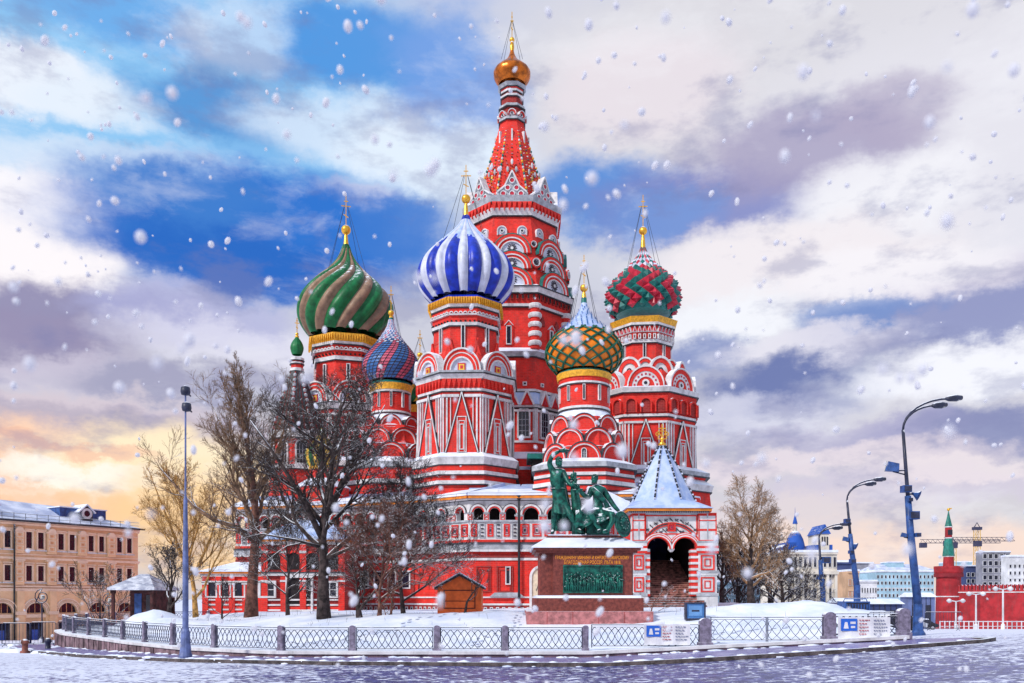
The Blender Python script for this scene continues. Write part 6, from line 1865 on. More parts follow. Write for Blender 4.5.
# tall lamp on the left
LY = 31.6; lx = at(185.5, 657, LY).x; lz = pz(lx, LY); s_ = LY / F
lamp = empty('street_lamp', (lx, LY, lz), 'tall straight grey-blue lamp post with two round lamps at its top, on the left', 'street lamp')
H = CH + (HY - 395) * s_ - lz
mb = MB(); k = s_
mb.lathe([(6.6 * k, -.1), (6.6 * k, .10), (5.6 * k, .22), (4.6 * k, .65), (4.2 * k, 1.0), (3.0 * k, 1.1)], 12, LAMPG)
mb.lathe([(3.0 * k, 1.1), (2.9 * k, H * .35), (2.0 * k, H * .6), (1.0 * k, H * .62), (.85 * k, H)], 10, LAMPG, smooth=True)
put('pole', mb, lamp, (lx, LY, lz))
for (zz_, dx) in ((H - .02, 0), (H - .62, .04)):
    mb = MB(); mb.lathe([(.03, 0), (.15, .03), (.18, .14), (.16, .30), (.05, .36)], 12, LAMPD, smooth=True); mb.ball((0, 0, .08), .12, GLASSL, 10, (1, 1, .6))
    mb.tube([(0, 0, .15), (0, .5, .1)], .03, 6, LAMPD)
    put('lamp_head', mb, lamp, (lx + dx, LY, lz + zz_))

# lamps with curved double arms on the right
def arm_lamp(px0, py0, top, tip1, tip2, Y, rpx, label, colr, gear, n0=None, base_r=7.0):
    s_ = Y / F; a = at(px0, py0, Y); zb = n0 if n0 is not None else a.z
    t = empty('street_lamp', (a.x, Y, zb), label, 'street lamp', 'lamps with curved double arms')
    L = lambda px, py, d=0: at(px, py, Y + d) - Vector((a.x, Y, zb))
    tx, ty = top
    mb = MB(); m_ = L(px0 + (tx - px0) * .5, py0 + (ty - py0) * .5)
    mb.lathe([(base_r * s_, -.1), (base_r * s_, .10), (base_r * .72 * s_, .25), (base_r * .62 * s_, (a.z - zb) + 1.35), (rpx * 1.3 * s_, (a.z - zb) + 1.5)], 12, colr)
    mb.tube([(0, 0, (a.z - zb) + 1.4), m_ * 1.0, L(px0 + (tx - px0) * .68, py0 + (ty - py0) * .68)], [rpx * s_ * 1.15, rpx * s_, rpx * s_ * .85], 10, colr)
    mb.tube([L(px0 + (tx - px0) * .68, py0 + (ty - py0) * .68), L(tx, ty)], [rpx * s_ * .55, rpx * s_ * .42], 8, LAMPD)
    put('pole', mb, t, (a.x, Y, zb))
    for (ex, ey), off in ((tip1, 0), (tip2, .5)):
        mb = MB(); pts = []
        ux, uy = tx, ty
        for i in range(9):
            u = i / 8
            # quarter-ellipse then straight to the lamp
            x = ux + (ex - ux) * (1 - cos(u * pi / 2)) * (1 if u < 1 else 1); y = uy + (ey - uy) * sin(u * pi / 2)
            pts.append(L(x, y, off * u))
        mb.tube(pts, rpx * s_ * .30, 6, LAMPD)
        d = (pts[-1] - pts[-2]).normalized(); e = pts[-1]; q = 10.5 * rpx / 3.0 * s_
        mb.tube([e - d * q * .4, e - d * q * .1, e + d * q * .5, e + d * q * .95, e + d * q], [rpx * .3 * s_, rpx * .8 * s_, rpx * .95 * s_, rpx * .6 * s_, .01], 10, LAMPD)
        mb.ball(e + d * q * .5 - Vector((0, 0, rpx * .5 * s_)), rpx * .75 * s_, GLASSL, 10, (1.6, .9, .5))
        put('lamp_arm', mb, t, (a.x, Y, zb))
    for kind, gx_, gy_, gw in gear:
        mb = MB(); c = L(gx_, gy_, -.05); w_ = gw * s_
        f = (py0 - gy_) / (py0 - ty); sp = L(px0 + (tx - px0) * f, gy_)
        if kind == 'flood':
            mb.M = Matrix.Translation(c) @ Matrix.Rotation(radians(-25), 4, 'Z') @ Matrix.Rotation(radians(12), 4, 'Y')
            mb.add([(-w_, -w_ * .7, -w_ * .75), (w_, -w_ * .5, -w_ * .6), (w_, w_ * .5, -w_ * .6), (-w_, w_ * .7, -w_ * .75), (-w_ * .8, -w_ * .7, w_ * .7), (w_ * .8, -w_ * .5, w_ * .6), (w_ * .8, w_ * .5, w_ * .6), (-w_ * .8, w_ * .7, w_ * .7)],
                   [(0, 3, 2, 1), (4, 5, 6, 7), (0, 1, 5, 4), (1, 2, 6, 5), (2, 3, 7, 6), (3, 0, 4, 7)], LAMPB)
            mb.box(-w_ * 1.08, -w_ * .98, -w_ * .75, w_ * .75, -w_ * .8, w_ * .75, GLASSL); mb.M = None
            mb.tube([c + Vector((0, 0, -w_ * .7)), sp + Vector((0, 0, -w_ * 1.2))], .035, 5, LAMPD); mb.tube([c + Vector((w_ * .7, 0, -w_ * .6)), sp + Vector((0, 0, -w_ * .5))], .035, 5, LAMPD)
            put('floodlight', mb, t, (a.x, Y, zb))
        elif kind == 'box':
            mb.box(c.x - w_, c.x + w_, -.25, .15, c.z - w_ * .8, c.z + w_ * .8, LAMPB); mb.box(c.x - w_ * .8, c.x + w_ * .8, -.28, -.25, c.z - w_ * .6, c.z + w_ * .6, LAMPD)
            mb.tube([(c.x, 0, c.z), sp], .04, 5, LAMPD)
            put('control_box', mb, t, (a.x, Y, zb))
        elif kind == 'horn':
            mb.M = Matrix.Translation(c) @ Matrix.Rotation(radians(-35), 4, 'Z') @ Matrix.Rotation(radians(115), 4, 'Y')
            mb.lathe([(w_ * .25, -w_ * .4), (w_ * .35, 0), (w_ * .95, w_ * .9), (w_ * 1.05, w_ * 1.0)], 14, LAMPB, smooth=True, caps=False); mb.lathe([(w_ * .2, -w_ * .5), (w_ * .25, w_ * .3)], 8, LAMPD)
            mb.M = None; mb.tube([c, sp], .04, 5, LAMPD)
            put('loudspeaker', mb, t, (a.x, Y, zb))
    return t
Y1 = 40.0
z1_ = street_z(at(918, 636, Y1).x, Y1)
arm_lamp(918, 636, (903, 430), (950, 398.5), (936, 405.5), Y1, 3.6, 'nearest blue lamp post on the right, with floodlights and a loudspeaker', LAMPB,
         [('flood', 893, 467, 6.5), ('box', 906, 489, 4.2), ('horn', 914, 494, 5.0), ('box', 913, 515.5, 5.0), ('flood', 904, 535, 3.0), ('box', 917, 535, 2.4), ('box', 909, 500, 2.2)], n0=z1_)
Y2 = 60.0; x2 = at(856, 600, Y2).x
arm_lamp(857, 606, (847, 500), (877, 479.5), (868, 484), Y2, 2.6, 'second blue lamp post from the right, with small floodlights', LAMPB,
         [('box', 847, 521, 2.6), ('flood', 846, 539, 3.0), ('horn', 853, 545, 3.6), ('box', 852.5, 561, 2.6), ('box', 851, 552, 2.0)], n0=street_z(x2, Y2) - .2, base_r=5)
Y3 = 85.0; x3 = at(822, 600, Y3).x
arm_lamp(823, 606, (819, 538), (843, 524), (835, 528), Y3, 2.4, 'third and farthest blue lamp post with curved arms, by the mansion', LAMPB, [('box', 826, 560, 4.0), ('flood', 819, 578, 2.6)], n0=street_z(x3, Y3) - .2, base_r=4)

# blue notice box by the stairs, and the blue generator cart behind the railings
BLUEB = mat('notice_blue_paint', (0.05, 0.17, 0.42), .5, .1, 3, snow=.35)
BY = 40.0
a = at(686, 619, BY); b = at(705, 603, BY); gb = snow_z((a.x + b.x) / 2, BY)
nb_ = empty('notice_stand', ((a.x + b.x) / 2, BY, gb), 'blue notice stand on the snow at the foot of the stone stairs', 'notice stand')
w_ = (b.x - a.x) / 2; h_ = b.z - gb
mb = MB(); mb.box(-w_, w_, 0, .25, .05, h_, BLUEB); mb.frame(-w_ - .03, w_ + .03, .02, h_ + .03, .07, -.04, .28, LAMPD); put('cabinet', mb, nb_, ((a.x + b.x) / 2, BY, gb))
mb = MB(); mb.box(-w_ * .7, w_ * .7, -.02, 0, h_ * .25, h_ * .85, mat('notice_pale_blue', (.12, .28, .55), .5)); mb.box(-w_ * .4, w_ * .4, -.03, -.02, h_ * .5, h_ * .6, LAMPD); put('notice_panel', mb, nb_, ((a.x + b.x) / 2, BY, gb))
CY = 41.0
a = at(845, 618, CY); b = at(869, 602, CY); gc = a.z
cart = empty('generator_cart', ((a.x + b.x) / 2, CY, gc - .1), 'dark blue crate-like generator behind the right end of the railings', 'generator')
w_ = (b.x - a.x) / 2; h_ = b.z - gc
mb = MB(); mb.box(-w_, w_, 0, .9, -.6, h_, LAMPD)
for i in range(8): mb.box(-w_ * .9 + i * w_ * .24, -w_ * .9 + i * w_ * .24 + .05, -.04, 0, 0, h_ * .85, LAMPB)
mb.frame(-w_ - .03, w_ + .03, -.05, h_ + .03, .07, -.06, .93, LAMPB)
put('casing', mb, cart, ((a.x + b.x) / 2, CY, gc))
mb = MB(); mb.tube([(-w_, .2, h_), (-w_ * .9, .2, h_ + .16), (w_ * .9, .2, h_ + .16), (w_, .2, h_)], .03, 6, LAMPB); put('handle', mb, cart, ((a.x + b.x) / 2, CY, gc))
# wooden-looking rail barrier by the last post
RAILM = mat('barrier_dark_metal', (0.04, 0.045, 0.09), .5, .2, 3, snow=.4)
def barrier(pxa, pxb, Y, ztop_py, label, grp=None, legs=2, rails=2):
    a, b = at(pxa, 0, Y), at(pxb, 0, Y); cx_ = (a.x + b.x) / 2; g = street_z(cx_, Y); L = (b.x - a.x) / 2
    t = empty('crowd_barrier', (cx_, Y, g), label, 'barrier', grp); H = CH + (HY - ztop_py) / F * Y - g
    mb = MB(); mb.tube([(-L, 0, .2), (-L, 0, H - .1), (-L + .1, 0, H), (L - .1, 0, H), (L, 0, H - .1), (L, 0, .2)], .03, 6, RAILM); mb.tube([(-L, 0, .22), (L, 0, .22)], .025, 6, RAILM)
    k = max(3, int(L * 2 / .22))
    for i in range(1, k): x = -L + 2 * L * i / k; mb.tube([(x, 0, .22), (x, 0, H)], .014, 4, RAILM, False, False)
    put('rail_frame', mb, t, (cx_, Y, g))
    for sg in (-1, 1):
        mb = MB(); mb.tube([(sg * L * .8, -.28, 0), (sg * L * .8, -.2, .12), (sg * L * .8, .2, .12), (sg * L * .8, .28, 0)], .025, 5, RAILM); mb.tube([(sg * L * .8, 0, .12), (sg * L * .8, 0, .25)], .025, 5, RAILM); put('foot', mb, t, (cx_, Y, g))
    return t
GB = 'crowd barriers'
barrier(868, 896, 38, 612, 'steel crowd barrier leaning in behind the last granite post', GB)
barrier(925, 962, 75, 612, 'long steel crowd barrier beyond the nearest blue lamp post', GB)
barrier(2, 30, 56, 623, 'leftmost crowd barrier, before the orange arcade', GB); barrier(31, 56, 57, 622, 'crowd barrier under the first curled lantern', GB); barrier(58, 84, 58, 621, 'crowd barrier beside the curved stone wall', GB)
# short bollards on the left
def bollard(px, Y, label, m_=None):
    x = at(px, 0, Y).x; g = street_z(x, Y)
    mb = MB(); mb.lathe([(.22, -.05), (.22, .10), (.14, .14), (.13, .42), (.20, .5), (.17, .62), (.06, .70)], 12, m_ or mat('bollard_rust', (0.22, 0.07, 0.05), .7, .3, 4, snow=.3), smooth=True)
    put('bollard', mb, None, (x, Y, g), label=label, cat='bollard', group='stubby bollards')
bollard(25, 42, 'stubby rust-red bollard at the left edge of the square'); bollard(48, 46, 'stubby dark bollard next to the curled lantern', LAMPD)
# low kerb ridges of shovelled snow and a grey step on the left
mb = MB(); rs = random.Random(9)
for (x0, y0, x1, y1) in ((-30, 47, -21, 40), (-40, 52, -30, 47), (-44, 58, -32, 60)):
    k = 26
    for i in range(k):
        t = i / k; x = x0 + (x1 - x0) * t + rs.uniform(-.3, .3); y = y0 + (y1 - y0) * t + rs.uniform(-.3, .3); r = rs.uniform(.12, .42)
        mb.ball((x, y, street_z(x, y)), r, SNOW, 8, (1.5, 1.1, .55))
put('shovelled_snow', mb, None, kind='stuff', label='ridge of shovelled snow beside the pavement', cat='snow')
mb = MB()
for i in range(420):
    t = rs.random(); j = int(t * (N - 1)); s2 = rs.random()
    if rs.random() < .5:
        x, y = A[j]; x += rs.gauss(0, .1); y += rs.gauss(.12, .16); z = pz(x, y) if y > A[j][1] else street_z(x, y)
    else:
        q = path[int(rs.random() * 74)]; x = q[0] + rs.gauss(.1, .3); y = q[1] - .55 - abs(rs.gauss(0, .25)); z = pz(x, y)
    r = rs.uniform(.04, .13); mb.ball((x, y, z), r, SNOW, 6, (rs.uniform(1.2, 3.2), 1.2, .5))
put('snow_crust', mb, None, kind='stuff', label='lumps of snow along the kerb and the foot of the railings', cat='snow')

# dry stalks and footprints breaking the snow in the garden
mb = MB(); rs = random.Random(31)
for i in range(260):
    x, y = rs.uniform(-20, 13), rs.uniform(34.5, 52)
    if not inside(x, y) or seg_d(x, y, EDGE) < 1 or (MX - 4.5 < x < MX + 4 and y > 38): continue
    z = snow_z(x, y); h_ = rs.uniform(.08, .32); a = rs.uniform(-.12, .12)
    mb.tube([(x, y, z - .05), (x + a * .5, y, z + h_ * .6), (x + a, y + a, z + h_)], [.008, .006, .003], 3, BARK, False, False)
put('dry_stalks', mb, None, kind='stuff', label='dry stalks poking out of the garden snow', cat='plants')
mb = MB(); FOOT = mat('trodden_snow', (0.50, 0.55, 0.70), .8, .1, 5)
for (x0, y0, x1, y1) in ((-9, 34.6, -2.5, 44), (-1.5, 35, 1.2, 45), (-14, 38.5, -6, 36), (8.2, 34.2, 9.5, 45), (6.8, 36, 12.5, 38)):
    L_ = sqrt((x1 - x0) ** 2 + (y1 - y0) ** 2); k = int(L_ / .36); dx, dy = (x1 - x0) / L_, (y1 - y0) / L_
    for i in range(k):
        sg = .12 if i % 2 else -.12; w0 = .35 * sin(i * .35)
        x = x0 + dx * L_ * i / k - dy * (sg + w0) + rs.uniform(-.04, .04); y = y0 + dy * L_ * i / k + dx * (sg + w0)
        vs = [(x, y, snow_z(x, y) + .018)]
        for j in range(8):
            a = 2 * pi * j / 8; ex, ey = .15 * cos(a), .07 * sin(a); xx_, yy_ = x + ex * dx - ey * dy, y + ex * dy + ey * dx
            vs.append((xx_, yy_, snow_z(xx_, yy_) + .022))
        mb.add(vs, [(0, 1 + j, 1 + (j + 1) % 8) for j in range(8)], FOOT)
put('footprints', mb, None, kind='stuff', label='trails of footprints crossing the garden snow', cat='footprints')

# curled lantern posts in front of the arcade
def lantern(px, base_py, top_py, Y, label):
    x = at(px, 0, Y).x; g = street_z(x, Y); t = empty('curled_lantern', (x, Y, g), label, 'lantern', 'curled iron lanterns'); s_ = Y / F
    H = CH + (HY - top_py) * s_ - g
    mb = MB(); mb.lathe([(.18, 0), (.16, .5), (.06, .6), (.045, H - .9)], 8, LAMPD, smooth=True)
    put('pole', mb, t, (x, Y, g))
    mb = MB(); pts = [Vector((.62 * (1 - i / 26) * cos(i * .55 + 1.6) , 0, H - .45 + .62 * (1 - i / 26) * sin(i * .55 + 1.6))) for i in range(22)]
    mb.tube(pts, .04, 5, LAMPD); mb.tube([(0, 0, H - .95), (-.5, 0, H - .9), pts[0]], .045, 5, LAMPD)
    put('scroll', mb, t, (x, Y, g))
    mb = MB(); mb.ball((.06, 0, H - .5), .17, GLASSL, 10); mb.lathe([(.05, H - .3), (.2, H - .36)], 8, LAMPD, cx=.06); put('globe', mb, t, (x, Y, g))
lantern(42, 640, 591, 66, 'curled iron lantern standing before the second arch of the orange arcade')
lantern(109, 640, 595, 74, 'curled iron lantern behind the curved railings')

# ---------------------------------------------------------------- orange trading arcade building on the left
PEACH = mat('peach_stucco', (0.95, 0.63, 0.36), .8, .05, 1.0, snow=.45, grime=.12)
PEACHL = mat('pale_peach_stucco', (0.97, 0.72, 0.52), .8, .05, 1.0, snow=.45, grime=.1)
PEACHD = mat('deep_orange_stucco', (0.85, 0.40, 0.20), .8, .12, 1.0)
ROOFS = mat('snowy_blue_grey_roof', (0.70, 0.74, 0.86), .7, .06, .5, c2=(0.40, 0.45, 0.62))
aY0, aY1 = 82.0, 97.0
pA = Vector((at(-150, 0, aY0 - 8).x, aY0 - 8)); pB = Vector((at(139, 0, aY1).x, aY1))
L = (pB - pA).length; an = atan2(pB.y - pA.y, pB.x - pA.x)
arc_g = street_z(pB.x, pB.y) - .4
arcn = empty('arcade_building', (pA.x, pA.y, arc_g), 'long peach three-storey building with a ground floor arcade and snowy roof', 'building', rz=an)
ztop = CH + (HY - 530) / F * aY1 - arc_g            # cornice height
fl = [0, ztop * .46, ztop * .71, ztop]               # storey lines
def aput(name, mb, x=0, y=0, z=0, parent=None, rz=0.0):
    M_ = TM((pA.x, pA.y, arc_g), an) @ Matrix.Translation((x, y, z)) @ Matrix.Rotation(rz, 4, 'Z')
    me = mb.mesh(name) if isinstance(mb, MB) else mb
    return link(bpy.data.objects.new(name, me), M_, parent or arcn)
bay = 3.30; nbay = int(L / bay); x0b = L - nbay * bay
mb = MB()
mb.box(0, L, .35, 14, -1, ztop, PEACH)
mb.M = Matrix.Translation((L - .5, 1.6, 0))
mb.lathe([(1.2, -1), (1.2, ztop)], 16, PEACH)          # rounded corner
for z_ in (fl[1], fl[2], fl[3] - .2): mb.lathe([(1.3, z_ - .15), (1.45, z_ + .15)], 16, PEACHL)
mb.M = None
for z_, o, hh in ((fl[1] - .15, .35, .3), (fl[1] + .25, .2, .18), (fl[2] - .1, .25, .22), (fl[2] + .35, .12, .1), (fl[3] - .9, .15, .12), (fl[3] - .35, .35, .2), (fl[3] - .12, .55, .22)):
    mb.box(-.1, L, .35 - o, .4, z_, z_ + hh, PEACHL)
for i in range(nbay):
    x = x0b + i * bay
    # ground floor arch pier and pilaster
    arch_fill(mb, x, x + bay, fl[1] * .60, fl[1] - .15, 1.02, 0, .5, PEACH)
    mb.box(x, x + bay / 2 - 1.02, 0, .5, -1, fl[1] * .60, PEACH); mb.box(x + bay / 2 + 1.02, x + bay, 0, .5, -1, fl[1] * .60, PEACH)
    for r1, r2, o in ((1.02, 1.14, .12), (1.2, 1.28, .10), (1.36, 1.48, .16)): mb.ring(x + bay / 2, fl[1] * .60, r1, r2, -o, .1, PEACHL, 1, 14)
    mb.box(x + bay / 2 - 1.05, x + bay / 2 + 1.05, .05, .36, fl[1] * .60 - .5, fl[1] * .60 - .15, PEACHL)
    mb.box(x - .36, x + .36, -.30, .4, -1, fl[1] - .15, PEACH); mb.box(x - .52, x + .52, -.4, .4, fl[1] * .60 - .2, fl[1] * .60 + .15, PEACHL); mb.box(x - .5, x + .5, -.38, .4, -1, .6, PEACHD)
    for z0, z1_2 in ((fl[1] + .5, fl[2] - .15), (fl[2] + .5, fl[3] - .95)):
        mb.box(x - .48, x + .48, .0, .4, z0, z1_2, PEACH)
        H2 = z1_2 - z0
        for f in (.12, .42, .72): mb.frame(x - .34, x + .34, z0 + H2 * f, z0 + H2 * (f + .22), .08, -.08, 0, PEACHL); mb.box(x - .1, x + .1, -.05, 0, z0 + H2 * (f + .07), z0 + H2 * (f + .14), PEACHD)
        mb.box(x - .56, x + .56, -.06, .4, z1_2 - .12, z1_2 + .05, PEACHL)
    mb.half(x, fl[3] - .95, .42, -.12, .4, PEACHL, 1, 8)
aput('facade', mb)
def awin(w_, h_):
    q = MB(); q.box(-w_ / 2, w_ / 2, -.02, .1, 0, h_, DRK); q.frame(-w_ / 2 - .14, w_ / 2 + .14, -.1, h_ + .14, .14, -.16, .1, PEACHL); q.box(-w_ / 2 - .22, w_ / 2 + .22, -.3, .1, -.22, -.1, WHT)
    q.box(-.03, .03, -.05, 0, 0, h_, WOODD); q.box(-w_ / 2, w_ / 2, -.05, 0, h_ * .62, h_ * .66, WOODD); q.box(-w_ / 2 - .2, w_ / 2 + .2, -.24, .1, h_ + .22, h_ + .32, PEACHL)
    return q.mesh('window')
w1 = awin(.60, (fl[2] - fl[1]) * .50); w2 = awin(.60, (fl[3] - fl[2]) * .46)
sh = MB(); sh.half(0, 0, 1.0, -.02, .1, DRK); sh.box(-.03, .03, -.06, .0, 0, 1.15, PEACHD); sh.box(-.6, -.56, -.06, 0, 0, 1.0, PEACHD); sh.box(.56, .6, -.06, 0, 0, 1.0, PEACHD); shm = sh.mesh('arch_window')
sf = MB(); sf.box(-.92, .92, -.02, .1, 0, fl[1] * .60 - .75, DRK); sf.frame(-.97, .97, 0, fl[1] * .6 - .7, .12, -.10, .1, PEACHL); 
for x in (-.4, .4): sf.box(x - .04, x + .04, -.08, 0, 0, fl[1] * .6 - .8, LAMPB)
sf.box(-.3, .3, -.05, -.02, .9, 2.0, mat('shop_window_blue', (0.05, 0.12, 0.5), .3)); sfm = sf.mesh('shop_front')
for i in range(nbay):
    xc = x0b + (i + .5) * bay
    if i < nbay - 12: continue
    for dx in (-.60, .60):
        aput('window', w1, xc + dx, .33, fl[1] + (fl[2] - fl[1]) * .27); aput('window', w2, xc + dx, .33, fl[2] + (fl[3] - fl[2]) * .27)
    aput('arch_window', shm, xc, .30, fl[1] * .60); aput('shop_front', sfm, xc, .30, -.2)
mb = MB()
rz_ = ztop + .1
mb.add([(-.1, -.3, rz_), (L + .4, -.3, rz_), (L + .4, 14, rz_), (-.1, 14, rz_), (-.1, 5, rz_ + 2.9), (L - 7, 5, rz_ + 2.3), (L - 7, 10, rz_ + 2.3), (-.1, 10, rz_ + 2.9)],
       [(0, 1, 5, 4), (1, 2, 6, 5), (2, 3, 7, 6), (4, 5, 6, 7), (0, 4, 7, 3), (3, 2, 1, 0)], ROOFS)
mb.box(-.1, L + .5, -.45, -.2, rz_ - .14, rz_ + .04, LEAD_SHADE)
aput('roof', mb)
mb = MB()
for z_ in (.35, .7): mb.tube([(0, 0, rz_ + z_), (L, 0, rz_ + z_)], .03, 4, LEAD_SHADE, False)
k = int(L / 1.1)
for i in range(k): x = i * L / k; mb.tube([(x, 0, rz_), (x, 0, rz_ + .75)], .025, 4, LEAD_SHADE, False, False)
aput('roof_railing', mb)
def dormer():
    q = MB(); q.box(-.7, .7, 0, 2.2, 0, 1.1, LEAD_SHADE); q.half(0, 1.1, .7, 0, 2.2, LEAD_SHADE); q.ring(0, .95, .35, .6, -.12, .05, WHT, 1, 12, 0, 2 * pi); q.ring(0, .95, .01, .35, -.05, .05, DRK, 1, 12, 0, 2 * pi)
    q.bar((-.95, 1.05), (0, 1.95), .12, -.2, 2.2, SNOW); q.bar((.95, 1.05), (0, 1.95), .12, -.2, 2.2, SNOW); return q.mesh('dormer')
dm = dormer()
for i in (nbay - 2, nbay - 5, nbay - 8, nbay - 11): aput('dormer', dm, x0b + i * bay + 1.0, 1.0, rz_ + .4)
mb = MB(); mb.box(-2.6, 2.6, 0, 3, 0, 1.3, LAMPB); mb.box(-2.7, 2.7, -.1, 3.1, 1.3, 1.42, SNOW)
aput('roof_vent_house', mb, L - 5.5, 1.8, rz_ + .6)
mb = MB(); mb.tube([(0, 0, ztop - .3), (0, 0, 0)], .08, 6, LEAD_SHADE); aput('downpipe', mb, x0b + (nbay - 4) * bay - .55, -.1, 0)
# ---------------------------------------------------------------- far buildings, Kremlin wall, cranes, cars, snow in the air
FB = {}
def fmat(n, c, **k):
    if n not in FB: FB[n] = mat(n, c, .8, .12, .3, snow=.45, **k)
    return FB[n]
CREAMW = fmat('cream_stone', (0.72, 0.66, 0.56)); DBLUE = fmat('deep_blue_roof', (0.02, 0.09, 0.40)); PBLUE = fmat('pale_blue_stucco', (0.34, 0.52, 0.62)); PWHITE = fmat('white_stucco', (0.70, 0.70, 0.72))
GREYC = fmat('grey_concrete', (0.28, 0.28, 0.33)); NAVY = fmat('navy_cladding', (0.05, 0.07, 0.18)); TANB = fmat('tan_stucco', (0.66, 0.42, 0.26)); OCHR = fmat('ochre_stucco', (0.6, .25, .12))
def box_building(pxa, pxb, top_py, Y, m, label, rows, cols, ww=.5, wh=.55, wall_top=.9, roof=None, name='far_building', dep=16, wm=None, base_py=None, cat='building', frame=False):
    a, b = at(pxa, top_py, Y), at(pxb, top_py, Y); cx_ = (a.x + b.x) / 2; h = (b.x - a.x) / 2
    g = street_z(cx_, Y) - .5; H = a.z - g
    t = empty(name, (cx_, Y, g), label, cat, 'buildings beyond the square')
    mb = MB(); mb.box(-h, h, 0, dep, 0, H, m); mb.box(-h * 1.02, h * 1.02, -.3, dep, H - .4, H - .05, roof or m)
    for r_ in range(1, 3): mb.box(-h, h, -.15, 0, H * r_ / 3, H * r_ / 3 + .2, roof or m)
    put('walls', mb, t, (cx_, Y, g))
    mb = MB(); mb.box(-h * 1.02, h * 1.02, -.35, dep, H - .05, H + .35, SNOW); put('roof', mb, t, (cx_, Y, g))
    cw, rh = 2 * h / cols, (H * wall_top) / rows
    q = MB(); q.box(-cw * ww / 2, cw * ww / 2, -.05, .1, 0, rh * wh, wm or DRK); q.frame(-cw * ww / 2 - cw * .06, cw * ww / 2 + cw * .06, -rh * .05, rh * (wh + .05), cw * .06, -.14, .1, PWHITE)
    me = q.mesh('window')
    vis = max(1, rows)
    for r_ in range(rows):
        z = r_ * rh + rh * (1 - wh) / 2
        if CH + 0 and HY - (g + z - CH) * F / Y > 612: continue
        for c in range(cols):
            put('window', me, t, (cx_ - h + (c + .5) * cw, Y, g + z))
    return t, cx_, g, h, H
# blue-roofed mansion
t, cx_, g, h, H = box_building(783, 837, 552, 150, CREAMW, 'cream mansion with a deep blue domed roof, near the third lamp', 5, 11, .52, .6, .97, CREAMW, 'mansion')
mb = MB()
for i in range(7): mb.box(-h + .4 + i * (2 * h - .8) / 6 - .22, -h + .4 + i * (2 * h - .8) / 6 + .22, -.7, 0, 2, H * .72, CREAMW)
mb.box(-h, h, -.9, 0, H * .72, H * .76, CREAMW)
put('columns', mb, t, (cx_, 150, g))
sM = 150 / F
mb = MB(); cxd = (804.5 - 810) * sM
mb.lathe([(10 * sM, H), (10 * sM, H + 1), (9.4 * sM, H + 1.6), (8.0 * sM, H + 2.6), (5.2 * sM, H + 3.6), (2.4 * sM, H + 4.1)], 20, DBLUE, cx=cxd, cy=5, smooth=True)
mb.lathe([(2.0 * sM, H + 4.1), (2.0 * sM, H + 5.4)], 8, CREAMW, cx=cxd, cy=5); mb.lathe([(2.7 * sM, H + 5.4), (1.6 * sM, H + 6.2), (.3 * sM, H + 7.2), (.1 * sM, H + 8.4)], 10, DBLUE, cx=cxd, cy=5)
put('dome', mb, t, (cx_, 150, g))
mb = MB()
mb.box((786 - 810) * sM, (797 - 810) * sM, .2, 8, H, H + 1.7, DBLUE); mb.poly([(-h, H), ((786 - 810) * sM, H), ((786 - 810) * sM, H + 1.4), (-h, H + .9)], .2, 8, DBLUE)
mb.box((814 - 810) * sM, (833 - 810) * sM, .2, 8, H, H + 1.3, DBLUE)
mb.box((820 - 810) * sM, (829 - 810) * sM, -.1, 6, H, H + 3.2, CREAMW); mb.poly([((818.5 - 810) * sM, H + 3.2), ((830.5 - 810) * sM, H + 3.2), ((824.5 - 810) * sM, H + 4.9)], -.3, 6, DBLUE)
for x in (822, 824.5, 827): mb.box((x - 810.6) * sM, (x - 809.4) * sM, -.2, 0, H + 1.2, H + 2.7, DRK)
put('blue_roof', mb, t, (cx_, 150, g))
box_building(836, 851, 562, 175, NAVY, 'narrow navy block directly right of the mansion', 7, 4, .6, .5)
box_building(848, 859, 571, 168, TANB, 'narrow tan house behind the second lamp post', 5, 3, .5, .5, wm=OCHR)
box_building(855, 873, 563, 330, GREYC, 'grey block of flats above the small white house', 9, 7, .5, .45)
box_building(872, 884, 572, 325, NAVY, 'small dark block behind the long pale blue building', 6, 5, .5, .45)
box_building(858, 877, 581, 230, PWHITE, 'small white house left of the long pale blue building', 5, 7, .45, .5)
t, cx_, g, h, H = box_building(876, 934, 571, 290, PBLUE, 'long pale blue building behind the nearest lamp post', 8, 15, .45, .45, .95, PWHITE, 'long_building')
mb = MB(); mb.add([(-h * 1.02, -.4, H + .35), (h * 1.02, -.4, H + .35), (h * 1.02, 16, H + .35), (-h * 1.02, 16, H + .35), (-h * .75, 7, H + 2.6), (h * .7, 7, H + 2.6)], [(0, 1, 5, 4), (1, 2, 5), (2, 3, 4, 5), (3, 0, 4)], ROOFS)
mb.box(-h * .45, h * .1, 3, 9, H + 1.3, H + 3.0, PBLUE); mb.box(-h * .47, h * .12, 2.8, 9, H + 3.0, H + 3.3, SNOW)
put('hipped_roof', mb, t, (cx_, 290, g))
box_building(716, 742, 556, 190, GREYC, 'grey block seen behind the lone bare tree', 8, 7, .5, .5); box_building(742, 768, 564, 200, OCHR, 'ochre house seen behind the lone bare tree', 7, 7, .5, .5)
box_building(718, 760, 582, 130, PBLUE, 'pale green-blue house low behind the snow bank', 5, 9, .45, .6); box_building(762, 784, 574, 180, PWHITE, 'white house between the lone bare tree and the mansion', 6, 6, .5, .5)
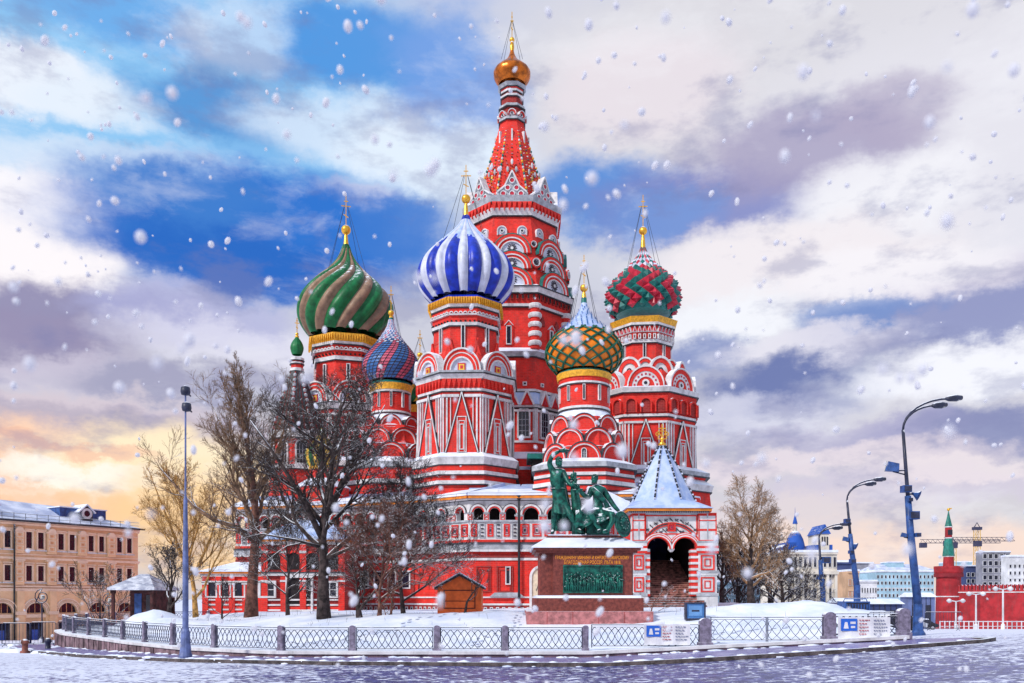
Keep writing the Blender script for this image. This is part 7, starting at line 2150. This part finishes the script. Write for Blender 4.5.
# building under construction, right
t, cx_, g, h, H = box_building(982, 1010, 552, 300, GREYC, 'unfinished concrete office block with empty window openings', 10, 5, .62, .6, .99, GREYC, 'unfinished_block', 4)
box_building(1008, 1040, 556, 285, PWHITE, 'white block at the right edge with a snowy roof', 9, 7, .4, .45, dep=4)
box_building(966, 984, 566, 310, NAVY, 'scaffolded navy block left of the unfinished offices', 8, 4, .6, .6); box_building(955, 972, 562, 420, PBLUE, 'pale teal block behind the red corner tower', 10, 4, .5, .5)
# cranes
CRY = mat('crane_yellow', (0.70, 0.42, 0.06), .6, .1, 3); CRD = mat('crane_dark', (0.05, 0.05, 0.10), .6, .1, 3)
def crane(px, base, top, jl, jr, Y, label, m_, jy=None):
    s_ = Y / F; x = at(px, 0, Y).x; g = street_z(x, Y); t = empty('tower_crane', (x, Y, g), label, 'crane', 'tower cranes'); H = CH + (HY - top) * s_ - g
    mb = MB(); w_ = .9
    for a_ in (-1, 1):
        for b_ in (-1, 1): mb.tube([(a_ * w_, b_ * w_, 0), (a_ * w_, b_ * w_, H)], .11, 4, m_, False)
    k = int(H / 2.4)
    for i in range(k):
        z = i * H / k; z2_ = (i + 1) * H / k; sg = 1 if i % 2 else -1
        for b_ in (-1, 1): mb.tube([(-w_ * sg, b_ * w_, z), (w_ * sg, b_ * w_, z2_)], .07, 3, m_, False); mb.tube([(b_ * w_, -w_ * sg, z), (b_ * w_, w_ * sg, z2_)], .07, 3, m_, False)
    put('mast', mb, t, (x, Y, g))
    mb = MB(); zj = (CH + (HY - jy) * s_ - g) if jy else H
    x0, x1 = (jl - px) * s_, (jr - px) * s_
    for (yy, z) in ((-.6, 0), (.6, 0), (0, 1.5)): mb.tube([(x0, yy, zj + z), (x1, yy, zj + z)], .11, 4, CRD, False)
    k = int((x1 - x0) / 2)
    for i in range(k):
        xa, xb = x0 + (x1 - x0) * i / k, x0 + (x1 - x0) * (i + 1) / k
        mb.tube([(xa, -.6, zj), ((xa + xb) / 2, 0, zj + 1.5), (xb, -.6, zj)], .11, 3, CRD, False)
    mb.box(x0, x0 + 2.6, -.9, .9, zj - 2.0, zj, CRD); mb.box(-1, 1.4, -1.2, 1.2, zj - 2.2, zj, CRD)
    put('jib', mb, t, (x, Y, g))
    mb = MB(); mb.box(-1.6, 1.6, -1, 1, H, H + 1.2, CRD); mb.tube([(-1.2, 0, H + 1), (0, 0, H + 3.0), (1.2, 0, H + 1)], .2, 4, CRD, False); put('cab', mb, t, (x, Y, g))
crane(977, 600, 530, 944, 1014, 345, 'taller yellow crane over the unfinished offices', CRY, 541)
crane(953, 600, 545, 920, 1000, 360, 'shorter yellow crane behind the green spire', CRY, 543)
# red corner tower and crenellated wall
KW = mat('fortress_brick', (0.40, 0.022, 0.030), .8, .15, .6, snow=.5, grime=.35); KWD = mat('fortress_brick_dark', (0.26, 0.02, 0.03), .8, .15, .6)
TEALR = mat('green_tent_tiles', (0.015, 0.20, 0.16), .5, .2, 1, snow=.1)
KY_ = 185.0; kx = at(948.5, 0, KY_).x; kg = street_z(kx, KY_) - .5; s_ = KY_ / F
kt = empty('corner_tower', (kx, KY_, kg), 'round red fortress tower topped by a green tent spire', 'tower')
Z = lambda y: CH + (HY - y) * s_ - kg
mb = MB(); mb.lathe([(12.2 * s_, 0), (11.6 * s_, Z(598)), (11.2 * s_, Z(578)), (13.2 * s_, Z(572)), (13.4 * s_, Z(568.5))], 24, KW, smooth=False)
mb.lathe([(11.9 * s_, Z(597)), (11.9 * s_, Z(596))], 24, WHT)
for i in range(28):
    a_ = 2 * pi * i / 28; 
    mb.M = Matrix.Rotation(a_, 4, 'Z'); mb.box(-.35, .35, -13.4 * s_, -13.0 * s_, Z(577), Z(573.5), KWD); mb.box(-.32, .32, -13.4 * s_, -12.6 * s_, Z(568.5), Z(566.3), KW); mb.M = None
put('tower_body', mb, kt, (kx, KY_, kg))
mb = MB(); mb.lathe([(5.2 * s_, Z(568)), (4.6 * s_, Z(556.5))], 8, KW, pi / 8); mb.lathe([(5.0 * s_, Z(557)), (5.0 * s_, Z(556))], 8, WHT, pi / 8); put('upper_tier', mb, kt, (kx, KY_, kg)); mb = MB()
mb.lathe([(3.3 * s_, Z(538)), (3.2 * s_, Z(527))], 8, KW, pi / 8); mb.lathe([(3.8 * s_, Z(538.5)), (3.8 * s_, Z(537.5))], 8, WHT, pi / 8); mb.lathe([(3.8 * s_, Z(527.5)), (3.6 * s_, Z(526.5))], 8, WHT, pi / 8)
for z_ in (535, ): mb.box(-.5, .5, -3.5 * s_, -3.0 * s_, Z(535), Z(530), DRK)
put('upper_tier', mb, kt, (kx, KY_, kg))
mb = MB(); mb.lathe([(5.6 * s_, Z(556)), (3.6 * s_, Z(538))], 8, TEALR, pi / 8); put('tent_skirt', mb, kt, (kx, KY_, kg)); mb = MB(); mb.lathe([(3.5 * s_, Z(526.5)), (1.6 * s_, Z(518)), (.3 * s_, Z(511))], 8, TEALR, pi / 8)
put('tent_spire', mb, kt, (kx, KY_, kg))
mb = MB(); mb.tube([(0, 0, Z(511)), (0, 0, Z(508))], .12, 5, GOLD); mb.ball((0, 0, Z(509.5)), .35, GOLD, 8); mb.box(0, .7, -.04, .04, Z(509), Z(508), GOLD); put('weather_vane', mb, kt, (kx, KY_, kg))
wa = Vector((at(957, 0, 183).x, 183)); wb = Vector((at(1090, 0, 165).x, 165)); Lw = (wb - wa).length; anw = atan2((wb - wa).y, (wb - wa).x); kg2 = street_z(wa.x, 180) - .8
fw = empty('fortress_wall', (wa.x, wa.y, kg2), 'long red brick fortress wall with swallow-tail battlements', 'wall', rz=anw)
Hw = CH + (HY - 590.5) / F * 183 - kg2
def fput(n, mb_, x=0, z=0):
    me = mb_.mesh(n) if isinstance(mb_, MB) else mb_
    return link(bpy.data.objects.new(n, me), TM((wa.x, wa.y, kg2), anw) @ Matrix.Translation((x, 0, z)), fw)
mb = MB(); mb.box(0, Lw, 0, 3, 0, Hw, KW); mb.box(0, Lw, -.15, 0, Hw - .5, Hw - .3, WHT)
for i in range(int(Lw / 9)): mb.box(i * 9 + 4, i * 9 + 4.6, -.05, .1, 0, Hw - .6, KWD)
fput('wall_body', mb)
mb = MB(); k = int(Lw / .75)
q = MB(); q.poly([(-.26, 0), (.26, 0), (.26, 1.25), (0, 1.0), (-.26, 1.25)], 0, .5, KW); mm_ = q.mesh('merlon')
for i in range(min(k, 66)): fput('merlon', mm_, .4 + i * .75 * 1.0, Hw)
def wl(px, top, Y, label):
    x = at(px, 0, Y).x; g = street_z(x, Y); s_ = Y / F; H = CH + (HY - top) * s_ - g
    t = empty('wall_lamp_post', (x, Y, g), label, 'lamp post', 'white lamp posts along the fortress wall')
    mb = MB(); mb.lathe([(.35, 0), (.3, .8), (.16, .9), (.13, H)], 8, PWHITE); mb.tube([(-1.1, 0, H + .1), (0, 0, H - .1), (1.1, 0, H + .1)], .09, 5, PWHITE); put('pole', mb, t, (x, Y, g))
    for sg in (-1, 1):
        q = MB(); q.lathe([(.1, H - .35), (.42, H - .1), (.45, H + .15), (.12, H + .4)], 10, PWHITE, cx=sg * 1.2, smooth=True); put('lamp_head', q, t, (x, Y, g))
wl(956, 601, 150, 'shortest white lamp post, right against the red corner tower'); wl(976, 594, 146, 'middle white lamp post before the fortress wall'); wl(1003, 589, 138, 'tallest white lamp post before the fortress wall')
# white railing along the wall foot
mb = MB(); Yr = 142.0
x0, x1 = at(940, 0, Yr).x, at(1060, 0, Yr).x; t = empty('white_railing', (x0, Yr, street_z(x0, Yr)), 'low white railing running along the foot of the fortress wall', 'railing'); g = street_z(x0, Yr); mb.tube([(x0 - x0, 0, 1.3), (x1 - x0, 0, 1.3)], .07, 4, PWHITE, False); mb.tube([(0, 0, .5), (x1 - x0, 0, .5)], .05, 4, PWHITE, False)
put('rails', mb, t, (x0, Yr, g))
mb = MB(); mb.box(-.06, .06, -.06, .06, 0, 1.4, PWHITE); me = mb.mesh('railing_post')
for i in range(26): put('railing_post', me, t, (x0 + i * (x1 - x0) / 25, Yr, g))

# parked cars, a bus and a site hut beyond the square
TYRE = mat('tyre_rubber', (0.015, .015, .018), .9); TRIM = mat('chrome_trim', (.5, .5, .55), .3, metal=.6); LREDL = mat('tail_lamp_red', (.5, .02, .02), .3)
def car_meshes(paint):
    P_ = [(-2.2, .35), (2.15, .35), (2.25, .75), (1.55, .98), (.95, 1.42), (-.75, 1.46), (-1.6, 1.02), (-2.2, .92)]
    b = MB(); b.poly([(x, z) for x, z in P_], -.85, .85, paint); b.poly([(-1.4, 1.46), (.9, 1.43), (.8, 1.56), (-1.2, 1.6)] if False else [(-.85, 1.461), (.95, 1.425), (.9, 1.53), (-.7, 1.56)], -.75, .75, SNOW)
    w_ = MB(); w_.poly([(-1.45, 1.03), (1.4, 1.0), (.88, 1.37), (-.7, 1.40)], -.87, .87, DRK)
    y = MB(); y.M = Matrix.Rotation(pi / 2, 4, 'X'); y.lathe([(.33, -.1), (.33, .1)], 14, TYRE); y.lathe([(.18, -.115), (.18, .115)], 10, TRIM); y.M = None
    hl = MB(); hl.box(2.16, 2.27, -.7, -.4, .62, .76, GLASSL); hl2 = MB(); hl2.box(2.16, 2.27, .4, .7, .62, .76, GLASSL)
    return b.mesh('car_body'), w_.mesh('car_windows'), y.mesh('wheel'), hl.mesh('headlight'), hl2.mesh('headlight')
paints = {n: fmat(n, c) for n, c in (('black_car_paint', (.02, .02, .03)), ('navy_car_paint', (.03, .04, .12)), ('silver_car_paint', (.4, .42, .48)), ('white_car_paint', (.7, .7, .72)), ('red_car_paint', (.5, .04, .03)))}
cache = {}
def car(px, Y, rz, paint, label):
    x = at(px, 0, Y).x; g = street_z(x, Y)
    if paint not in cache: cache[paint] = car_meshes(paints[paint])
    b, w_, y, h1, h2 = cache[paint]
    t = empty('parked_car', (x, Y, g), label, 'car', 'cars parked beyond the square', rz=rz)
    M0 = TM((x, Y, g), rz)
    for nm, me in (('car_body', b), ('car_windows', w_), ('headlight', h1), ('headlight', h2)): link(bpy.data.objects.new(nm, me), M0.copy(), t)
    for a_ in (-1.35, 1.4):
        for c_ in (-.8, .8): link(bpy.data.objects.new('wheel', y), M0 @ Matrix.Translation((a_, c_, .33)), t)
car(893, 72, .25, 'black_car_paint', 'black parked car left of the nearest blue lamp pole'); car(872, 84, -.1, 'navy_car_paint', 'navy car parked behind the blue generator'); car(905, 96, .1, 'silver_car_paint', 'silver car parked before the long pale blue building')
car(884, 110, .0, 'white_car_paint', 'white snow-covered car farther back between the lamp posts'); car(920, 118, -.2, 'black_car_paint', 'black car far behind the nearest lamp post')
car(800, 92, .1, 'black_car_paint', 'black car peeping over the snow bank below the mansion'); car(818, 100, .0, 'silver_car_paint', 'silver car peeping over the snow bank by the third lamp'); car(783, 96, .1, 'white_car_paint', 'white car peeping over the snow bank left of the mansion')
car(835, 104, .1, 'red_car_paint', 'red car peeping over the right end of the snow bank')
def shed(pxa, pxb, top, Y, m_, label):
    a, b = at(pxa, top, Y), at(pxb, top, Y); cx_ = (a.x + b.x) / 2; g = street_z(cx_, Y); h = (b.x - a.x) / 2; H = a.z - g
    t = empty('market_shed', (cx_, Y, g), label, 'shed', 'sheds beyond the square')
    mb = MB(); mb.box(-h, h, 0, 3, -.2, H, m_)
    for i in range(1, 6): mb.box(-h + i * h / 3 - .05, -h + i * h / 3 + .05, -.06, 0, 0, H, LAMPD)
    put('walls', mb, t, (cx_, Y, g)); mb = MB(); mb.add([(-h - .3, -.4, H), (h + .3, -.4, H), (h + .3, 3.3, H), (-h - .3, 3.3, H), (-h, 1.5, H + .8), (h, 1.5, H + .8)], [(0, 1, 5, 4), (1, 2, 5), (2, 3, 4, 5), (3, 0, 4), (3, 2, 1, 0)], SNOW); put('roof', mb, t, (cx_, Y, g))
    q = MB(); q.box(-.5, .5, -.04, .05, .8, H * .75, DRK); put('window', q, t, (cx_ - h * .5, Y, g)); put('window', q.mesh('window'), t, (cx_ + h * .5, Y, g))
shed(868, 902, 604, 125, NAVY, 'long dark blue shed with a snowy roof behind the parked cars'); shed(908, 935, 597, 150, fmat('dusty_blue_boards', (.14, .18, .36)), 'taller dusty blue shed between the lamp pole and the corner tower'); shed(836, 860, 603, 135, fmat('violet_grey_boards', (.2, .16, .28)), 'violet-grey shed behind the blue generator')

# falling snow
FLK = bpy.data.materials.new('snowflake'); FLK.use_nodes = True
t_ = NT(FLK.node_tree); d_ = t_.n('ShaderNodeBsdfDiffuse'); d_.inputs[0].default_value = (.97, .97, 1, 1); tr_ = t_.n('ShaderNodeBsdfTranslucent'); tr_.inputs[0].default_value = (.97, .97, 1, 1)
mx_ = t_.n('ShaderNodeMixShader'); mx_.inputs[0].default_value = .6; t_.l(d_.outputs[0], mx_.inputs[1]); t_.l(tr_.outputs[0], mx_.inputs[2]); tp_ = t_.n('ShaderNodeBsdfTransparent'); m2_ = t_.n('ShaderNodeMixShader'); m2_.inputs[0].default_value = .14; t_.l(mx_.outputs[0], m2_.inputs[1]); t_.l(tp_.outputs[0], m2_.inputs[2])
o_ = t_.n('ShaderNodeOutputMaterial'); t_.l(m2_.outputs[0], o_.inputs[0])
mb = MB(); rs = random.Random(77)
for i in range(900):
    d = math.exp(rs.uniform(math.log(.8), math.log(3.4)))
    x = rs.uniform(-.75, .75) * d; z = CH + rs.uniform(-.12, .80) * d
    r = rs.choice((1.0, 1.2, 1.5, 1.9, 2.4, 2.8)) / F * 1.4 * d ** .5
    mb.M = Matrix.Translation((x, d, z)) @ Matrix.Rotation(rs.uniform(-.7, .7), 4, 'Y'); mb.ball((0, 0, 0), r, FLK, 10, (rs.uniform(.8, 1), 1, rs.uniform(.9, 1.6))); mb.M = None
    if rs.random() < .08: mb.ball((x + r * rs.uniform(-1.3, 1.3), d, z + r * rs.uniform(-1, 1)), r * .6, FLK, 8)
for i in range(70):
    d = rs.uniform(.32, .60); x = rs.uniform(-.68, .68) * d; z = CH + rs.uniform(-.05, .74) * d
    r = rs.uniform(3.0, 6.0) / F * d; mb.ball((x, d, z), r, FLK, 12, (1, 1, rs.uniform(1, 1.45)))
put('falling_snow', mb, None, kind='stuff', label='snowflakes falling through the air in front of the square', cat='snowfall')
